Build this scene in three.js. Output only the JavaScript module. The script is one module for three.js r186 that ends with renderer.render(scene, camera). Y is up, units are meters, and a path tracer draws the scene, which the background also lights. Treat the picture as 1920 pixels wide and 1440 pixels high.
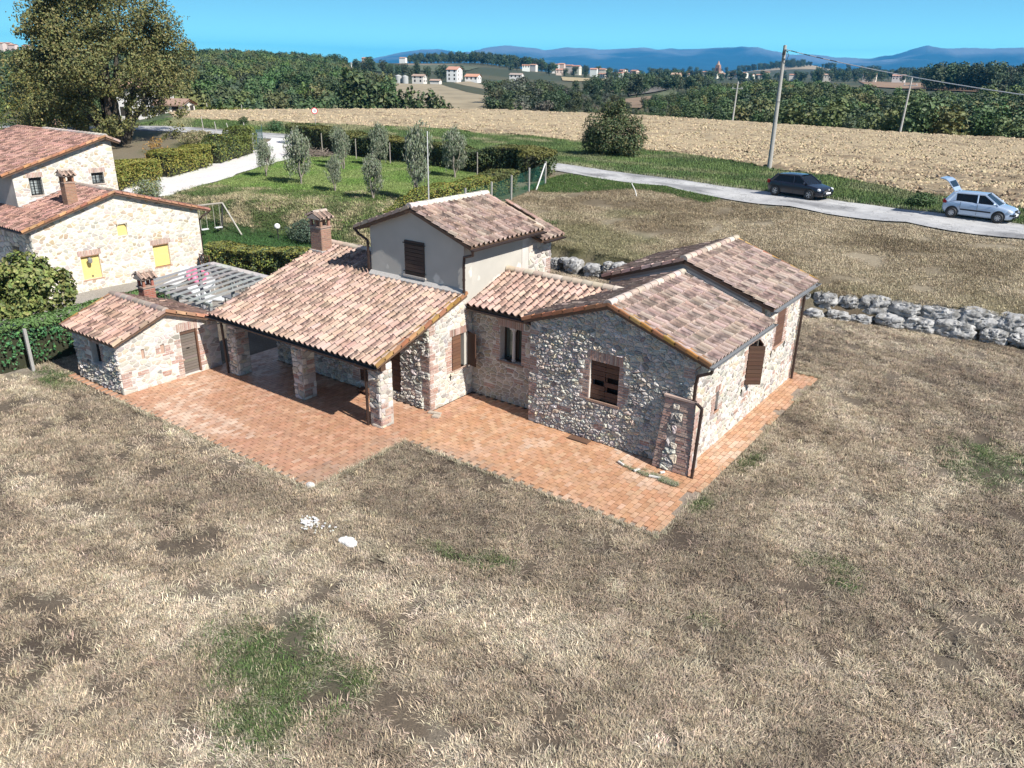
import * as THREE from 'three';
import { mergeGeometries, mergeVertices } from 'three/addons/utils/BufferGeometryUtils.js';
import { RoundedBoxGeometry } from 'three/addons/geometries/RoundedBoxGeometry.js';

// ---------------------------------------------------------------- camera, sky, sun, exposure
const scene = new THREE.Scene();
const camera = new THREE.PerspectiveCamera(52.39, 4 / 3, 0.2, 60000);
{
  const p = THREE.MathUtils.degToRad(21.984), y = THREE.MathUtils.degToRad(35.855), r = THREE.MathUtils.degToRad(1.089);
  const f = new THREE.Vector3(-Math.sin(y) * Math.cos(p), -Math.sin(p), -Math.cos(y) * Math.cos(p));
  const rt0 = new THREE.Vector3(Math.cos(y), 0, -Math.sin(y)), up0 = rt0.clone().cross(f);
  const rt = rt0.clone().multiplyScalar(Math.cos(r)).addScaledVector(up0, Math.sin(r));
  const up = up0.clone().multiplyScalar(Math.cos(r)).addScaledVector(rt0, -Math.sin(r));
  camera.quaternion.setFromRotationMatrix(new THREE.Matrix4().makeBasis(rt, up, f.clone().negate()));
  camera.position.set(12.98, 10.484, 18.893);
}
const renderer = new THREE.WebGLRenderer({ antialias: true });
renderer.setSize(1024, 768);
renderer.toneMapping = THREE.LinearToneMapping;
renderer.toneMappingExposure = 1.62;
renderer.shadowMap.enabled = true;
{ // clear autumn sky: deep blue overhead, pale cyan at the horizon
  const W = 256, Hh = 128, d = new Float32Array(W * Hh * 4);
  for (let j = 0; j < Hh; j++) {
    const el = ((j + 0.5) / Hh - 0.5) * Math.PI, t = Math.max(0, Math.sin(el));
    const k = Math.exp(-t * 25), k3 = Math.exp(-t * 70), k2 = Math.exp(-t * 6);
    for (let i = 0; i < W; i++) {
      const q = (j * W + i) * 4;
      d[q] = 0.115 + 0.0 * k2 + 0.36 * k + 0.35 * k3; d[q + 1] = 0.15 + 0.27 * k2 + 0.78 * k + 0.7 * k3; d[q + 2] = 0.25 + 0.5 * k2 + 0.4 * k + 0.35 * k3; d[q + 3] = 1;
      if (el < 0) { d[q] *= 0.55; d[q + 1] *= 0.45; d[q + 2] *= 0.35; }
    }
  }
  const t = new THREE.DataTexture(d, W, Hh, THREE.RGBAFormat, THREE.FloatType);
  t.mapping = THREE.EquirectangularReflectionMapping; t.magFilter = THREE.LinearFilter; t.needsUpdate = true;
  scene.background = t; scene.environment = t;
}
const SUN = new THREE.Vector3(0.738, 0.668, 0.1).normalize();
const sun = new THREE.DirectionalLight(new THREE.Color().setRGB(1, 0.955, 0.89), 4.9);
sun.position.copy(SUN).multiplyScalar(120); sun.target.position.set(0, 0, 0);
sun.castShadow = true; sun.shadow.mapSize.set(4096, 4096);
Object.assign(sun.shadow.camera, { left: -90, right: 90, top: 90, bottom: -90, near: 1, far: 400 });
scene.add(sun, sun.target);
scene.fog = new THREE.FogExp2(new THREE.Color().setRGB(0.03, 0.45, 1.0), 0.00007);

// ---------------------------------------------------------------- helpers
const V = (x, y, z) => new THREE.Vector3(x, y, z);
function rngOf(a) { return () => { a |= 0; a = (a + 0x6d2b79f5) | 0; let t = Math.imul(a ^ (a >>> 15), 1 | a); t = (t + Math.imul(t ^ (t >>> 7), 61 | t)) ^ t; return ((t ^ (t >>> 14)) >>> 0) / 4294967296; }; }
let R = rngOf(11);
const rr = (a, b) => a + (b - a) * R();
const pick = (a) => a[Math.floor(R() * a.length)];
const clamp = (x, a = 0, b = 1) => Math.min(b, Math.max(a, x));
const ss = (a, b, x) => { const t = clamp((x - a) / (b - a)); return t * t * (3 - 2 * t); };
const lerp = (a, b, t) => a + (b - a) * t;
const mixc = (a, b, t) => [lerp(a[0], b[0], t), lerp(a[1], b[1], t), lerp(a[2], b[2], t)];
const jit = (c, s = 0.15, h = 0.05) => { const k = 1 + rr(-s, s); return c.map((v) => clamp(v * k * (1 + rr(-h, h)), 0.004, 0.95)); };
function hash(x, y) { let n = Math.imul(x | 0, 374761393) ^ Math.imul(y | 0, 668265263); n = Math.imul(n ^ (n >>> 13), 1274126177); return ((n ^ (n >>> 16)) >>> 0) / 4294967296; }
function vn(x, y, px = 0) { // value noise, periodic with px cells if given
  const ix = Math.floor(x), iy = Math.floor(y), fx = x - ix, fy = y - iy, u = fx * fx * (3 - 2 * fx), v = fy * fy * (3 - 2 * fy);
  const m = (a) => (px ? ((a % px) + px) % px : a);
  return lerp(lerp(hash(m(ix), m(iy)), hash(m(ix + 1), m(iy)), u), lerp(hash(m(ix), m(iy + 1)), hash(m(ix + 1), m(iy + 1)), u), v);
}
function fbm(x, y, o = 4, px = 0) { let s = 0, a = 0.5, t = 0; for (let i = 0; i < o; i++) { s += a * vn(x, y, px); t += a; x = x * 2 + (px ? 0 : 17.3); y = y * 2 + (px ? 0 : 9.1); a *= 0.5; px *= 2; } return s / t; }
function n3(p, f) { return (vn(p.x * f + 31, p.y * f + p.z * f * 0.7) + vn(p.y * f - 7, p.z * f + p.x * f * 0.6) + vn(p.z * f + 3, p.x * f - p.y * f * 0.8)) / 3; }

const nth = (i) => `${i + 1}${['st', 'nd', 'rd'][i] && i < 3 ? ['st', 'nd', 'rd'][i] : (i + 1) % 10 === 1 && i > 11 ? 'st' : (i + 1) % 10 === 2 && i > 12 ? 'nd' : (i + 1) % 10 === 3 && i > 13 ? 'rd' : 'th'}`;
class MB { // collects triangles in world coordinates, with a colour each and uv in metres
  constructor() { this.p = []; this.c = []; this.u = []; }
  tri(a, b, c, k, ua, ub, uc) {
    this.p.push(a.x, a.y, a.z, b.x, b.y, b.z, c.x, c.y, c.z);
    for (let i = 0; i < 3; i++) this.c.push(k[0], k[1], k[2]);
    if (ua) { this.u.push(...ua, ...ub, ...uc); return this; }
    const nx = Math.abs((b.y - a.y) * (c.z - a.z) - (b.z - a.z) * (c.y - a.y)), ny = Math.abs((b.z - a.z) * (c.x - a.x) - (b.x - a.x) * (c.z - a.z)), nz = Math.abs((b.x - a.x) * (c.y - a.y) - (b.y - a.y) * (c.x - a.x));
    for (const q of [a, b, c]) if (ny >= nx && ny >= nz) this.u.push(q.x, q.z); else if (nx >= nz) this.u.push(q.z, q.y); else this.u.push(q.x, q.y);
    return this;
  }
  quad(a, b, c, d, k, ua, ub, uc, ud) { this.tri(a, b, c, k, ua, ub, uc); return this.tri(a, c, d, k, ua, uc, ud); }
  box(x0, y0, z0, x1, y1, z1, k, M) {
    const q = (i, j, l) => { const v = V(i ? x1 : x0, j ? y1 : y0, l ? z1 : z0); return M ? v.applyMatrix4(M) : v; };
    this.quad(q(0, 0, 1), q(1, 0, 1), q(1, 1, 1), q(0, 1, 1), k); this.quad(q(1, 0, 0), q(0, 0, 0), q(0, 1, 0), q(1, 1, 0), k);
    this.quad(q(1, 0, 1), q(1, 0, 0), q(1, 1, 0), q(1, 1, 1), k); this.quad(q(0, 0, 0), q(0, 0, 1), q(0, 1, 1), q(0, 1, 0), k);
    this.quad(q(0, 1, 1), q(1, 1, 1), q(1, 1, 0), q(0, 1, 0), k); return this.quad(q(0, 0, 0), q(1, 0, 0), q(1, 0, 1), q(0, 0, 1), k);
  }
  obox(C, X, Y, Z, hx, hy, hz, k) { // oriented box, half sizes
    const M = new THREE.Matrix4().makeBasis(X, Y, Z).setPosition(C); return this.box(-hx, -hy, -hz, hx, hy, hz, k, M);
  }
  cyl(a, b, r0, r1, n, k, caps = true) {
    const d = b.clone().sub(a).normalize(), x = Math.abs(d.y) < 0.9 ? V(0, 1, 0).cross(d).normalize() : V(1, 0, 0).cross(d).normalize(), y = d.clone().cross(x);
    const pt = (c, r, i) => { const t = (i / n) * 2 * Math.PI; return c.clone().addScaledVector(x, r * Math.cos(t)).addScaledVector(y, r * Math.sin(t)); };
    for (let i = 0; i < n; i++) {
      this.quad(pt(a, r0, i), pt(a, r0, i + 1), pt(b, r1, i + 1), pt(b, r1, i), k);
      if (caps) { this.tri(b, pt(b, r1, i), pt(b, r1, i + 1), k); this.tri(a, pt(a, r0, i + 1), pt(a, r0, i), k); }
    }
    return this;
  }
  tube(pts, r, n, k) { for (let i = 0; i + 1 < pts.length; i++) this.cyl(pts[i], pts[i + 1], typeof r === 'function' ? r(i / (pts.length - 1)) : r, typeof r === 'function' ? r((i + 1) / (pts.length - 1)) : r, n, k, i === 0 || i === pts.length - 2); return this; }
  add(g, M, k) {
    const q = g.index ? g.toNonIndexed() : g, P = q.attributes.position, U = q.attributes.uv, v = V(), col = q.attributes.color;
    for (let i = 0; i < P.count; i++) { v.fromBufferAttribute(P, i); if (M) v.applyMatrix4(M); this.p.push(v.x, v.y, v.z); if (col && !k) this.c.push(col.getX(i), col.getY(i), col.getZ(i)); else this.c.push(k[0], k[1], k[2]); if (U) this.u.push(U.getX(i), U.getY(i)); else this.u.push(v.x, v.z); }
    return this;
  }
  geo(smooth = false) {
    let g = new THREE.BufferGeometry();
    g.setAttribute('position', new THREE.BufferAttribute(new Float32Array(this.p), 3));
    g.setAttribute('color', new THREE.BufferAttribute(new Float32Array(this.c), 3));
    g.setAttribute('uv', new THREE.BufferAttribute(new Float32Array(this.u), 2));
    if (smooth) { g.deleteAttribute('uv'); g = mergeVertices(g, 1e-3); }
    g.computeVertexNormals(); return g;
  }
}
const usedNames = new Map();
function numbered(n) { const k = usedNames.get(n) || 0; usedNames.set(n, k + 1); return k ? `${n}_${String(k).padStart(3, '0')}` : n; }
function tag(o, label, category, group, kind) { if (label) o.userData.label = label; if (category) o.userData.category = category; if (group) o.userData.group = group; if (kind) o.userData.kind = kind; return o; }
function thing(name, label, category, pos = [0, 0, 0], group) { const o = new THREE.Group(); o.name = numbered(name); o.position.set(...pos); scene.add(o); return tag(o, label, category, group); }
function shadows(m) { m.castShadow = m.receiveShadow = true; return m; }
function rootOf(o) { while (o.parent && o.parent !== scene) o = o.parent; return o; }
function part(name, g, m, parent) { // geometry in world coordinates, moved to the axes of its thing
  if (g instanceof MB) g = g.geo();
  const root = rootOf(parent); if (root.position.lengthSq() > 0) g.translate(-root.position.x, -root.position.y, -root.position.z);
  const o = shadows(new THREE.Mesh(g, m)); o.name = name; parent.add(o); return o;
}
function top(name, g, m, label, category, group, kind) { if (g instanceof MB) g = g.geo(); const o = shadows(new THREE.Mesh(g, m)); o.name = numbered(name); scene.add(o); return tag(o, label, category, group, kind); }
function copyOf(src, pos, turn, scale, label) { const c = src.clone(); c.name = numbered(src.name.replace(/_\d+$/, '')); c.position.set(...pos); c.rotation.y = turn || 0; if (scale) c.scale.setScalar(scale); c.userData = { ...src.userData }; if (label) c.userData.label = label; scene.add(c); return c; }
const EYE = camera.position.clone();
// pieces: single bricks, tiles, stones; the limit nearest ones become parts, the rest one part of kind stuff
function settle(root, name, list, m, limit = 300) {
  list.sort((a, b) => a.at.distanceToSquared(EYE) - b.at.distanceToSquared(EYE));
  list.slice(0, limit).forEach((q) => part(name, q.geo, m, q.parent));
  const rest = list.slice(limit); if (!rest.length) return;
  const mb = new MB(); rest.forEach((q) => mb.add(q.geo));
  const o = part(name, mb, m, root); o.userData.kind = 'stuff';
}

// ---------------------------------------------------------------- textures and materials
function tex(n, fill, srgb, nn = n) {
  const d = new Uint8Array(n * nn * 4);
  for (let j = 0; j < nn; j++) for (let i = 0; i < n; i++) { const c = fill(i / n, j / nn), q = (j * n + i) * 4; d[q] = clamp(c[0]) * 255; d[q + 1] = clamp(c[1]) * 255; d[q + 2] = clamp(c[2]) * 255; d[q + 3] = 255; }
  const t = new THREE.DataTexture(d, n, nn); t.wrapS = t.wrapT = THREE.RepeatWrapping; t.magFilter = THREE.LinearFilter; t.minFilter = THREE.LinearMipmapLinearFilter; t.generateMipmaps = true;
  if (srgb) t.colorSpace = THREE.SRGBColorSpace; t.needsUpdate = true; return t;
}
const g3 = (v) => [v, v, v];
function scaled(t, s, s2 = s) { const c = t.clone(); c.repeat.set(s, s2); c.needsUpdate = true; return c; }
const tGrain = tex(512, (u, v) => g3(0.62 + 0.38 * (0.55 * fbm(u * 16, v * 16, 4, 16) + 0.45 * vn(u * 200, v * 200, 200)) * 1.35 - 0.06), false);
const tBlotch = tex(512, (u, v) => g3(0.55 + 0.5 * fbm(u * 5, v * 5, 6, 5)), false);
function canvasTex(n, draw) { const c = document.createElement('canvas'); c.width = c.height = n; const x = c.getContext('2d'); draw(x, n); const t = new THREE.CanvasTexture(c); t.wrapS = t.wrapT = THREE.RepeatWrapping; t.magFilter = THREE.LinearFilter; t.needsUpdate = true; return t; }
function strokes(x, n, count, len, wid, lo, hi, ang) {
  x.lineCap = 'round';
  for (let i = 0; i < count; i++) {
    const v = Math.floor(rr(lo, hi)), a = ang === undefined ? rr(0, Math.PI * 2) : ang + rr(-0.9, 0.9), l = rr(len * 0.4, len), px = rr(0, n), py = rr(0, n);
    x.strokeStyle = `rgba(${v},${v},${v},${rr(0.4, 0.95)})`; x.lineWidth = rr(wid * 0.5, wid * 1.2);
    for (const ox of [-n, 0, n]) for (const oy of [-n, 0, n]) { if (px + ox < -len || px + ox > n + len || py + oy < -len || py + oy > n + len) continue; x.beginPath(); x.moveTo(px + ox, py + oy); x.quadraticCurveTo(px + ox + Math.cos(a) * l * 0.5 + rr(-3, 3), py + oy + Math.sin(a) * l * 0.5 + rr(-3, 3), px + ox + Math.cos(a) * l, py + oy + Math.sin(a) * l); x.stroke(); }
  }
}
const tStraw = canvasTex(1024, (x, n) => { x.fillStyle = 'rgb(120,120,120)'; x.fillRect(0, 0, n, n); strokes(x, n, 9000, 20, 2.2, 20, 120); strokes(x, n, 14000, 20, 1.8, 110, 255); });
const tWood = tex(512, (u, v) => g3(0.6 + 0.4 * fbm(u * 4, v * 60, 4, 4) + 0.12 * (vn(u * 2, v * 128, 2) - 0.5)), false);
const tAsphalt = tex(1024, (u, v) => { const c = Math.min(Math.abs(fbm(u * 4, v * 4, 5, 4) - 0.5), Math.abs(fbm(u * 6 + 0.4, v * 6, 4, 6) - 0.47) * 1.3), p = fbm(u * 3, v * 3, 3, 3); return g3((0.66 + 0.3 * fbm(u * 8, v * 8, 4, 8) + 0.16 * vn(u * 256, v * 256, 256)) * (c < 0.006 ? 0.45 : 1) * (p > 0.64 ? 0.72 : 1)); }, false);
function std(o) { return new THREE.MeshStandardMaterial({ vertexColors: true, roughness: 0.9, ...o }); }
const M = {
  stone: std({ map: scaled(tGrain, 2.2), bumpMap: scaled(tGrain, 2.2), bumpScale: 0.012, roughness: 0.95 }),
  mortar: std({ map: scaled(tGrain, 1.3), bumpMap: scaled(tGrain, 1.3), bumpScale: 0.01, roughness: 1 }),
  brick: std({ map: scaled(tGrain, 3), bumpMap: scaled(tGrain, 3), bumpScale: 0.006 }),
  wood: std({ map: scaled(tWood, 0.8, 0.8), roughness: 0.75 }),
  oldwood: std({ map: scaled(tWood, 1.2, 1.2), roughness: 0.95, bumpMap: scaled(tWood, 1.2, 1.2), bumpScale: 0.006 }),
  plaster: std({ map: scaled(tBlotch, 0.35), bumpMap: scaled(tGrain, 1), bumpScale: 0.003, roughness: 0.95 }),
  plain: std({ map: scaled(tGrain, 1), roughness: 0.8 }),
  metal: std({ roughness: 0.45, metalness: 0.5, map: scaled(tGrain, 1) }),
  leaf: std({ roughness: 0.65, side: THREE.DoubleSide }),
  bark: std({ map: scaled(tGrain, 1.5), bumpMap: scaled(tGrain, 1.5), bumpScale: 0.03, roughness: 1 }),
  blade: std({ roughness: 0.8, side: THREE.DoubleSide }),
  glass: new THREE.MeshStandardMaterial({ color: 0x0a0d10, roughness: 0.06, metalness: 0.0 }),
  far: std({ roughness: 1 }),
};
// ---------------------------------------------------------------- the lie of the land
const HILLS = [ // ground heights: x, z, y
  [11.5,-19.6,1.0],[6.4,-19.3,1.0],[3.8,-18.6,1.0],[-3.1,-19.4,1.0],[-8.5,-16.4,1.0],[11.0,-23.4,1.7],[4.7,-25.4,1.7],[-4.0,-27.4,1.7],[-12.4,-27.4,1.7],[10.6,-30.2,2.6],[4.7,-31.4,2.6],[-2.5,-32.5,2.6],
  [-12.6,-35.5,2.6],[-23.4,-36.9,2.6],[10.2,-34.7,2.65],[3.8,-35.9,2.65],[-7.2,-37.5,2.65],[-14.3,-39.1,2.65],[-26.6,-41.8,2.65],[-27.7,-20.3,1.4],[-31.6,-18.9,1.4],[-35.4,-18.1,1.4],[-42.2,-19.3,1.4],
  [-42.2,-14.7,1.4],[-43.5,-23.4,1.7],[-38.0,-22.5,1.7],[-28.2,-20.8,1.7],[-42.1,-35.2,1.7],[-44.3,-31.3,1.7],[-31.0,-33.7,1.7],[-30.8,-36.4,1.7],[-65.5,-43.8,2.2],[-73.2,-43.1,2.2],[-79.2,-41.2,2.2],
  [-87.0,-40.1,2.2],[-93.5,-35.1,2.2],[-30.3,-38.7,2.1],[-40.1,-39.7,2.1],[-57.9,-45.6,2.1],[2.5,-42.4,2.8],[-9.3,-49.1,2.8],[-23.5,-54.4,2.8],[-40.6,-69.2,2.8],[-52.8,-64.1,2.8],[-66.9,-58.8,2.8],
  [-76.0,-53.8,2.8],[-85.4,-48.7,2.8],[-113.3,-58.9,3.0],[-108.1,-73.2,3.0],[-99.3,-90.5,3.0],[-87.9,-108.3,3.0],[-68.8,-113.1,3.0],[-54.5,-115.6,3.0],[-31.9,-112.4,3.0],[-10.3,-107.6,3.0],[3.9,-107.8,3.0],
  [-79.6,-30.1,1.3],[-75.8,-21.2,1.3],[-84.5,-20.2,1.3],[-53.5,-18.7,1.3],[-115.7,-37.0,1.5],[-123.0,-37.1,1.5],[-131.1,-61.6,-3.0],[-121.2,-77.1,-3.0],[-108.7,-92.5,-3.0],[-97.7,-103.5,-3.0],[-85.4,-113.6,-3.0],
  [-67.6,-125.1,-3.0],[-49.1,-134.0,-3.0],[-26.9,-125.7,-3.0],[-11.1,-129.2,-3.0],[3.3,-130.8,-3.0],[-193.7,-198.5,-2.09],[-161.1,-200.4,-1.23],[-116.0,-195.3,-0.59],[-287.5,-274.5,-1.3],[-264.9,-309.2,-0.48],
  [-226.5,-326.1,-1.05],[-166.6,-316.0,0.01],[-267.4,-465.9,-0.32],[-372.5,-466.7,1.65],[-367.5,-392.0,0.81],[-367.8,-335.2,0.0],[-256.2,-539.6,-1.62],[-443.5,-638.1,0.93],[-403.6,-722.0,0.82],
  [-630.2,-610.6,7.38],[-600.8,-706.2,9.88],[-864.7,-799.5,14.14],[-795.2,-999.3,17.99],[-488.4,-394.8,9.15],[-489.5,-344.3,9.55],[-450.3,-277.5,6.69],[-422.2,-227.3,5.26],[-808.5,-348.7,7.68],
  [-374.0,-144.4,3.28],[-333.1,-811.9,-1.82],[-598.5,-1350.8,3.11],[-749.2,-1155.4,2.84],[-148.2,-454.4,-0.76],[-98.8,-488.9,2.05],[-40.7,-448.0,3.19],[-139.4,-766.5,4.1],[-51.0,-678.2,2.97],[-303.4,-1242.0,4.21],
  [-173.9,-1570.2,5.49],[-1363.3,-577.7,25.05],[-1226.9,-825.3,11.6],[-1699.2,-2444.5,-7.6],[-1044.4,-2788.6,2.59],[-316.6,-3164.1,8.02],[-2254.6,-1945.3,3.88],[-2634.0,-1392.9,1.85],[-3691.9,-7071.5,-24.16],
  [-6839.6,-4109.4,-26.55],[-732.3,-7946.3,-10.31],[-775.3,-2353.6,29.6],[-741.4,-2469.3,36.49],[-782.0,-2245.6,20.1],[-663.7,-2387.8,24.59],[-847.1,-2221.7,12.08],[-597.7,-2405.4,12.08],[-409.4,-2140.2,10.56],
  
];
{ // the brow of the ploughed field, filled in between its surveyed points
  const brow = HILLS.filter((q) => q[2] === 3), back = HILLS.filter((q) => q[2] === -3 && q[0] > -135);
  for (const row of [brow, back]) for (let i = 0; i + 1 < row.length; i++) { const n = Math.round(Math.hypot(row[i][0] - row[i + 1][0], row[i][1] - row[i + 1][1]) / 5); for (let k = 1; k < n; k++) HILLS.push([0, 1, 2].map((j) => row[i][j] + (row[i + 1][j] - row[i][j]) * (k / n))); }
}
const CX = 13, CZ = 19;
const polar = (x, z) => [Math.atan2(CX - x, CZ - z) * 2.2, Math.log(Math.hypot(CX - x, CZ - z) + 1e-6)];
const HP = HILLS.map((q) => polar(q[0], q[1])), HW = (() => { // linear radial basis through the heights
  const n = HILLS.length, A = [];
  for (let i = 0; i <= n; i++) { A.push(new Float64Array(n + 2)); for (let j = 0; j <= n; j++) A[i][j] = i < n && j < n ? Math.hypot(HP[i][0] - HP[j][0], HP[i][1] - HP[j][1]) : i === n && j === n ? 0 : 1; A[i][n + 1] = i < n ? HILLS[i][2] : 0; }
  for (let c = 0; c <= n; c++) {
    let b = c; for (let r = c + 1; r <= n; r++) if (Math.abs(A[r][c]) > Math.abs(A[b][c])) b = r;
    [A[c], A[b]] = [A[b], A[c]];
    for (let r = 0; r <= n; r++) if (r !== c) { const f = A[r][c] / A[c][c]; if (f) for (let k = c; k <= n + 1; k++) A[r][k] -= f * A[c][k]; }
  }
  return A.map((row, i) => row[n + 1] / row[i]);
})();
const FOOT = [[-120, 10], [-60, -4], [-46, -9], [-40, -10.5], [-36, -11.5], [-31, -14.5], [-23, -15.3], [-17, -16.5], [-10.7, -17.9], [3.5, -18], [5.4, -18.5], [9.8, -18.9], [12, -19.1], [60, -19]];
function interp(t, x) { if (x <= t[0][0]) return t[0][1]; for (let i = 1; i < t.length; i++) if (x <= t[i][0]) return lerp(t[i - 1][1], t[i][1], (x - t[i - 1][0]) / (t[i][0] - t[i - 1][0])); return t[t.length - 1][1]; }
function upperH(x, z) { let [a, l] = polar(x, z); a = clamp(a, -0.9, 4.2); let s = HW[HP.length]; for (let i = 0; i < HP.length; i++) s += HW[i] * Math.hypot(HP[i][0] - a, HP[i][1] - l); return Math.hypot(x - CX, z - CZ) < 175 ? Math.min(s, 3.02) : s; }
function hgt(x, z) {
  const low = -0.08 - 0.42 * (1 - ss(-24, -17, x)), s = interp(FOOT, x) - z;
  if (s <= 0) return low;
  return lerp(low, upperH(x, z), ss(0, lerp(5.5, 0.7, clamp((x + 22) / 11)), s));
}
function inPoly(p, x, z) { let c = false; for (let i = 0, j = p.length - 1; i < p.length; j = i++) if ((p[i][1] > z) !== (p[j][1] > z) && x < ((p[j][0] - p[i][0]) * (z - p[i][1])) / (p[j][1] - p[i][1]) + p[i][0]) c = !c; return c; }

const ROAD_NEAR = [[45, -22.6], [10.6, -30.2], [4.6, -31.4], [-2.5, -32.5], [-12.6, -35.5], [-23.4, -37.4], [-36, -42], [-48, -43.6], [-58, -44.2], [-65.5, -43.6], [-70.9, -41.9], [-79.2, -41.2], [-86.5, -39.6], [-93.6, -36], [-107, -31], [-125, -24]];
const ROAD_FAR = [[45, -27.3], [10.2, -34.7], [3.8, -35.9], [-0.2, -36.4], [-7.2, -37.7], [-14.3, -39.4], [-26.6, -41.9], [-36, -45.6], [-48, -47.6], [-58, -48.4], [-68, -47.4], [-76, -45.4], [-82.7, -44.2], [-90, -42.3], [-104, -36], [-125, -29]];
const ROAD = [...ROAD_NEAR, ...[...ROAD_FAR].reverse()];
const FIELD = [[40, -33], [9.7, -39.9], [2.3, -43], [-9.5, -49.6], [-24.4, -56.1], [-37, -62.9], [-51.9, -62.4], [-66.9, -58.8], [-73.9, -55.6], [-81.4, -52.7], [-87.5, -50.1], [-96.3, -48.3], [-116, -59], [-110, -77], [-101, -94], [-90, -112], [-69, -118], [-55, -120], [-32, -117], [-10, -113], [6, -113], [40, -108]];
const DRIVE = [[-64.5, -44.6], [-68.5, -43.4], [-61.2, -36], [-56.9, -27.4], [-51.6, -18.6], [-49.4, -14.5], [-46.8, -11.8], [-42.6, -14.2], [-45.6, -20.7], [-48.5, -25.8], [-51, -30.1], [-52, -33.4], [-58, -39.5]];
const ORCHARD = [[-51.6, -29.6], [-54.3, -35.7], [-51.1, -38.6], [-41.1, -38.2], [-35.3, -37], [-31.1, -37], [-27.5, -35], [-25.6, -29.8], [-24.5, -22.4], [-23.2, -18], [-26.9, -17.6], [-31.4, -17.3], [-34.6, -16.5], [-40.2, -16.5], [-43.4, -15.5], [-44.6, -19], [-47.9, -25.4]];
const SWING_LAWN = [[-41.5, -12.4], [-37.6, -13.4], [-33.6, -14.6], [-29.9, -15.6], [-23, -15.6], [-22, -9], [-27, -5.6], [-33.6, -6.6], [-40, -9.5]];
const TERRACES = [[-15.2, 6.9, -2.1, 7.165], [-11.86, 1.446, -2.1, 7.165], [-2.9, -0.726, 6.35, 3.5], [5.44, -9.9, 6.3, -0.72], [-11.86, -4, -10.6, 1.446]]; // x0, z0, x1, z1
const onTerrace = (x, z) => TERRACES.some((t) => x > t[0] && x < t[2] && z > t[1] && z < t[3]);
const inHouse = (x, z) => (x > 0 && x < 5.44 && z > -9.2 && z < 0) || (x > -10.6 && x < -2.9 && z > -5.4 && z < 1.446) || (x > -2.95 && x < 0.05 && z > -4.8 && z < -0.726) || (x > -14.76 && x < -11.86 && z > 3.1 && z < 6.89) || (x > 4.5 && x < 5.7 && z > 0 && z < 0.4);
const GREENS = [[2.6, 12, 2.3, 1.4], [2.2, 11.1, 1, 0.7], [3.9, 11.6, 0.9, 0.8], [3.4, 13, 1.3, 0.9], [2.9, 7.2, 1.1, 0.25], [3.8, 6.7, 0.6, 0.3], [10, 2.1, 0.8, 0.5], [10.5, 2.7, 0.6, 0.3], [12.4, -6.1, 1.8, 2.4], [8.7, 5.8, 0.4, 0.3], [-15.5, 7.6, 2.2, 0.8], [6.6, 1.3, 0.4, 0.7], [6.7, -2, 0.3, 1.4]];
function greenness(x, z) { let g = 0; for (const q of GREENS) g = Math.max(g, 1 - Math.hypot((x - q[0]) / q[2], (z - q[1]) / q[3])); return clamp(g * 1.6) * ss(0.32, 0.62, vn(x * 2.3 + 5, z * 2.3) * 0.6 + vn(x * 7, z * 7) * 0.4 + g * 0.3); }
const STRAW = [0.35, 0.275, 0.19], PALE = [0.56, 0.475, 0.355], BROWN = [0.125, 0.088, 0.06], GREEN = [0.085, 0.115, 0.04], DKGREEN = [0.05, 0.08, 0.03], SOIL = [0.3, 0.24, 0.17];
const FURROWS = [[[9.9, 3], [11.1, 4.2], [11.7, 4.9], [12.3, 5.5], [12.7, 5.8]], [[8.5, 6.2], [9.1, 6.1], [10, 5.9]], [[3.7, 7.7], [4.8, 7.4], [5.5, 7.4]], [[5.9, 6.5], [7.4, 6.4], [7.8, 6.4]], [[-10.2, 10.1], [-7.9, 10.1], [-5.6, 10.2], [-3.9, 10]], [[8, 8.5], [8, 9.2]], [[12.4, 0.4], [12.5, 2.5], [13, 4], [14, 4.7]], [[-0.8, 10.6], [0.9, 10], [2, 9.5]], [[2.6, 6.8], [4.9, 6.9]], [[7.5, 2.4], [8.2, 2.7], [8.5, 3.3]], [[-0.9, 8.5], [0.2, 8.1], [1.8, 8.3]], [[-5, 12.5], [-4.4, 10.7], [-3.3, 10.4]], [[8.2, -1.6], [9.9, -1.8], [11, -1.6]]]; // worn ruts and scuffed lines
function furrow(x, z) { let m = 9; const X = x + 0.5 * (vn(x * 1.7, z * 1.7) - 0.5), Z = z + 0.5 * (vn(x * 1.7 + 30, z * 1.7) - 0.5); for (const f of FURROWS) for (let i = 0; i + 1 < f.length; i++) { const [ax, az] = f[i], [bx, bz] = f[i + 1], dx = bx - ax, dz = bz - az, t = clamp(((X - ax) * dx + (Z - az) * dz) / (dx * dx + dz * dz)); m = Math.min(m, Math.hypot(X - ax - dx * t, Z - az - dz * t)); } return ss(0.28, 0.04, m) * (0.35 + 0.65 * vn(x * 2.2 + 9, z * 2.2)); }
function mow(x, z) { // along and away from the walls: the mower went round the house
  const dx = Math.max(-15.2 - x, 0, x - 6.4), dz = Math.max(-10 - z, 0, z - 7), t = Math.hypot(dx, dz) + 0.8 * Math.sin(x * 0.3) + 0.5 * Math.sin(z * 0.4 + 1);
  const s = z > 7 ? (x > 6.4 ? 6.4 + Math.atan2(dx, dz) * t : x) : x > 6.4 ? 6.4 + 1.57 * t + 7 - z : -z; return [s, t, z > 7 && x > 6.4 ? -Math.atan2(dx, dz) : z > 7 ? 0 : 1.57];
}
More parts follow.
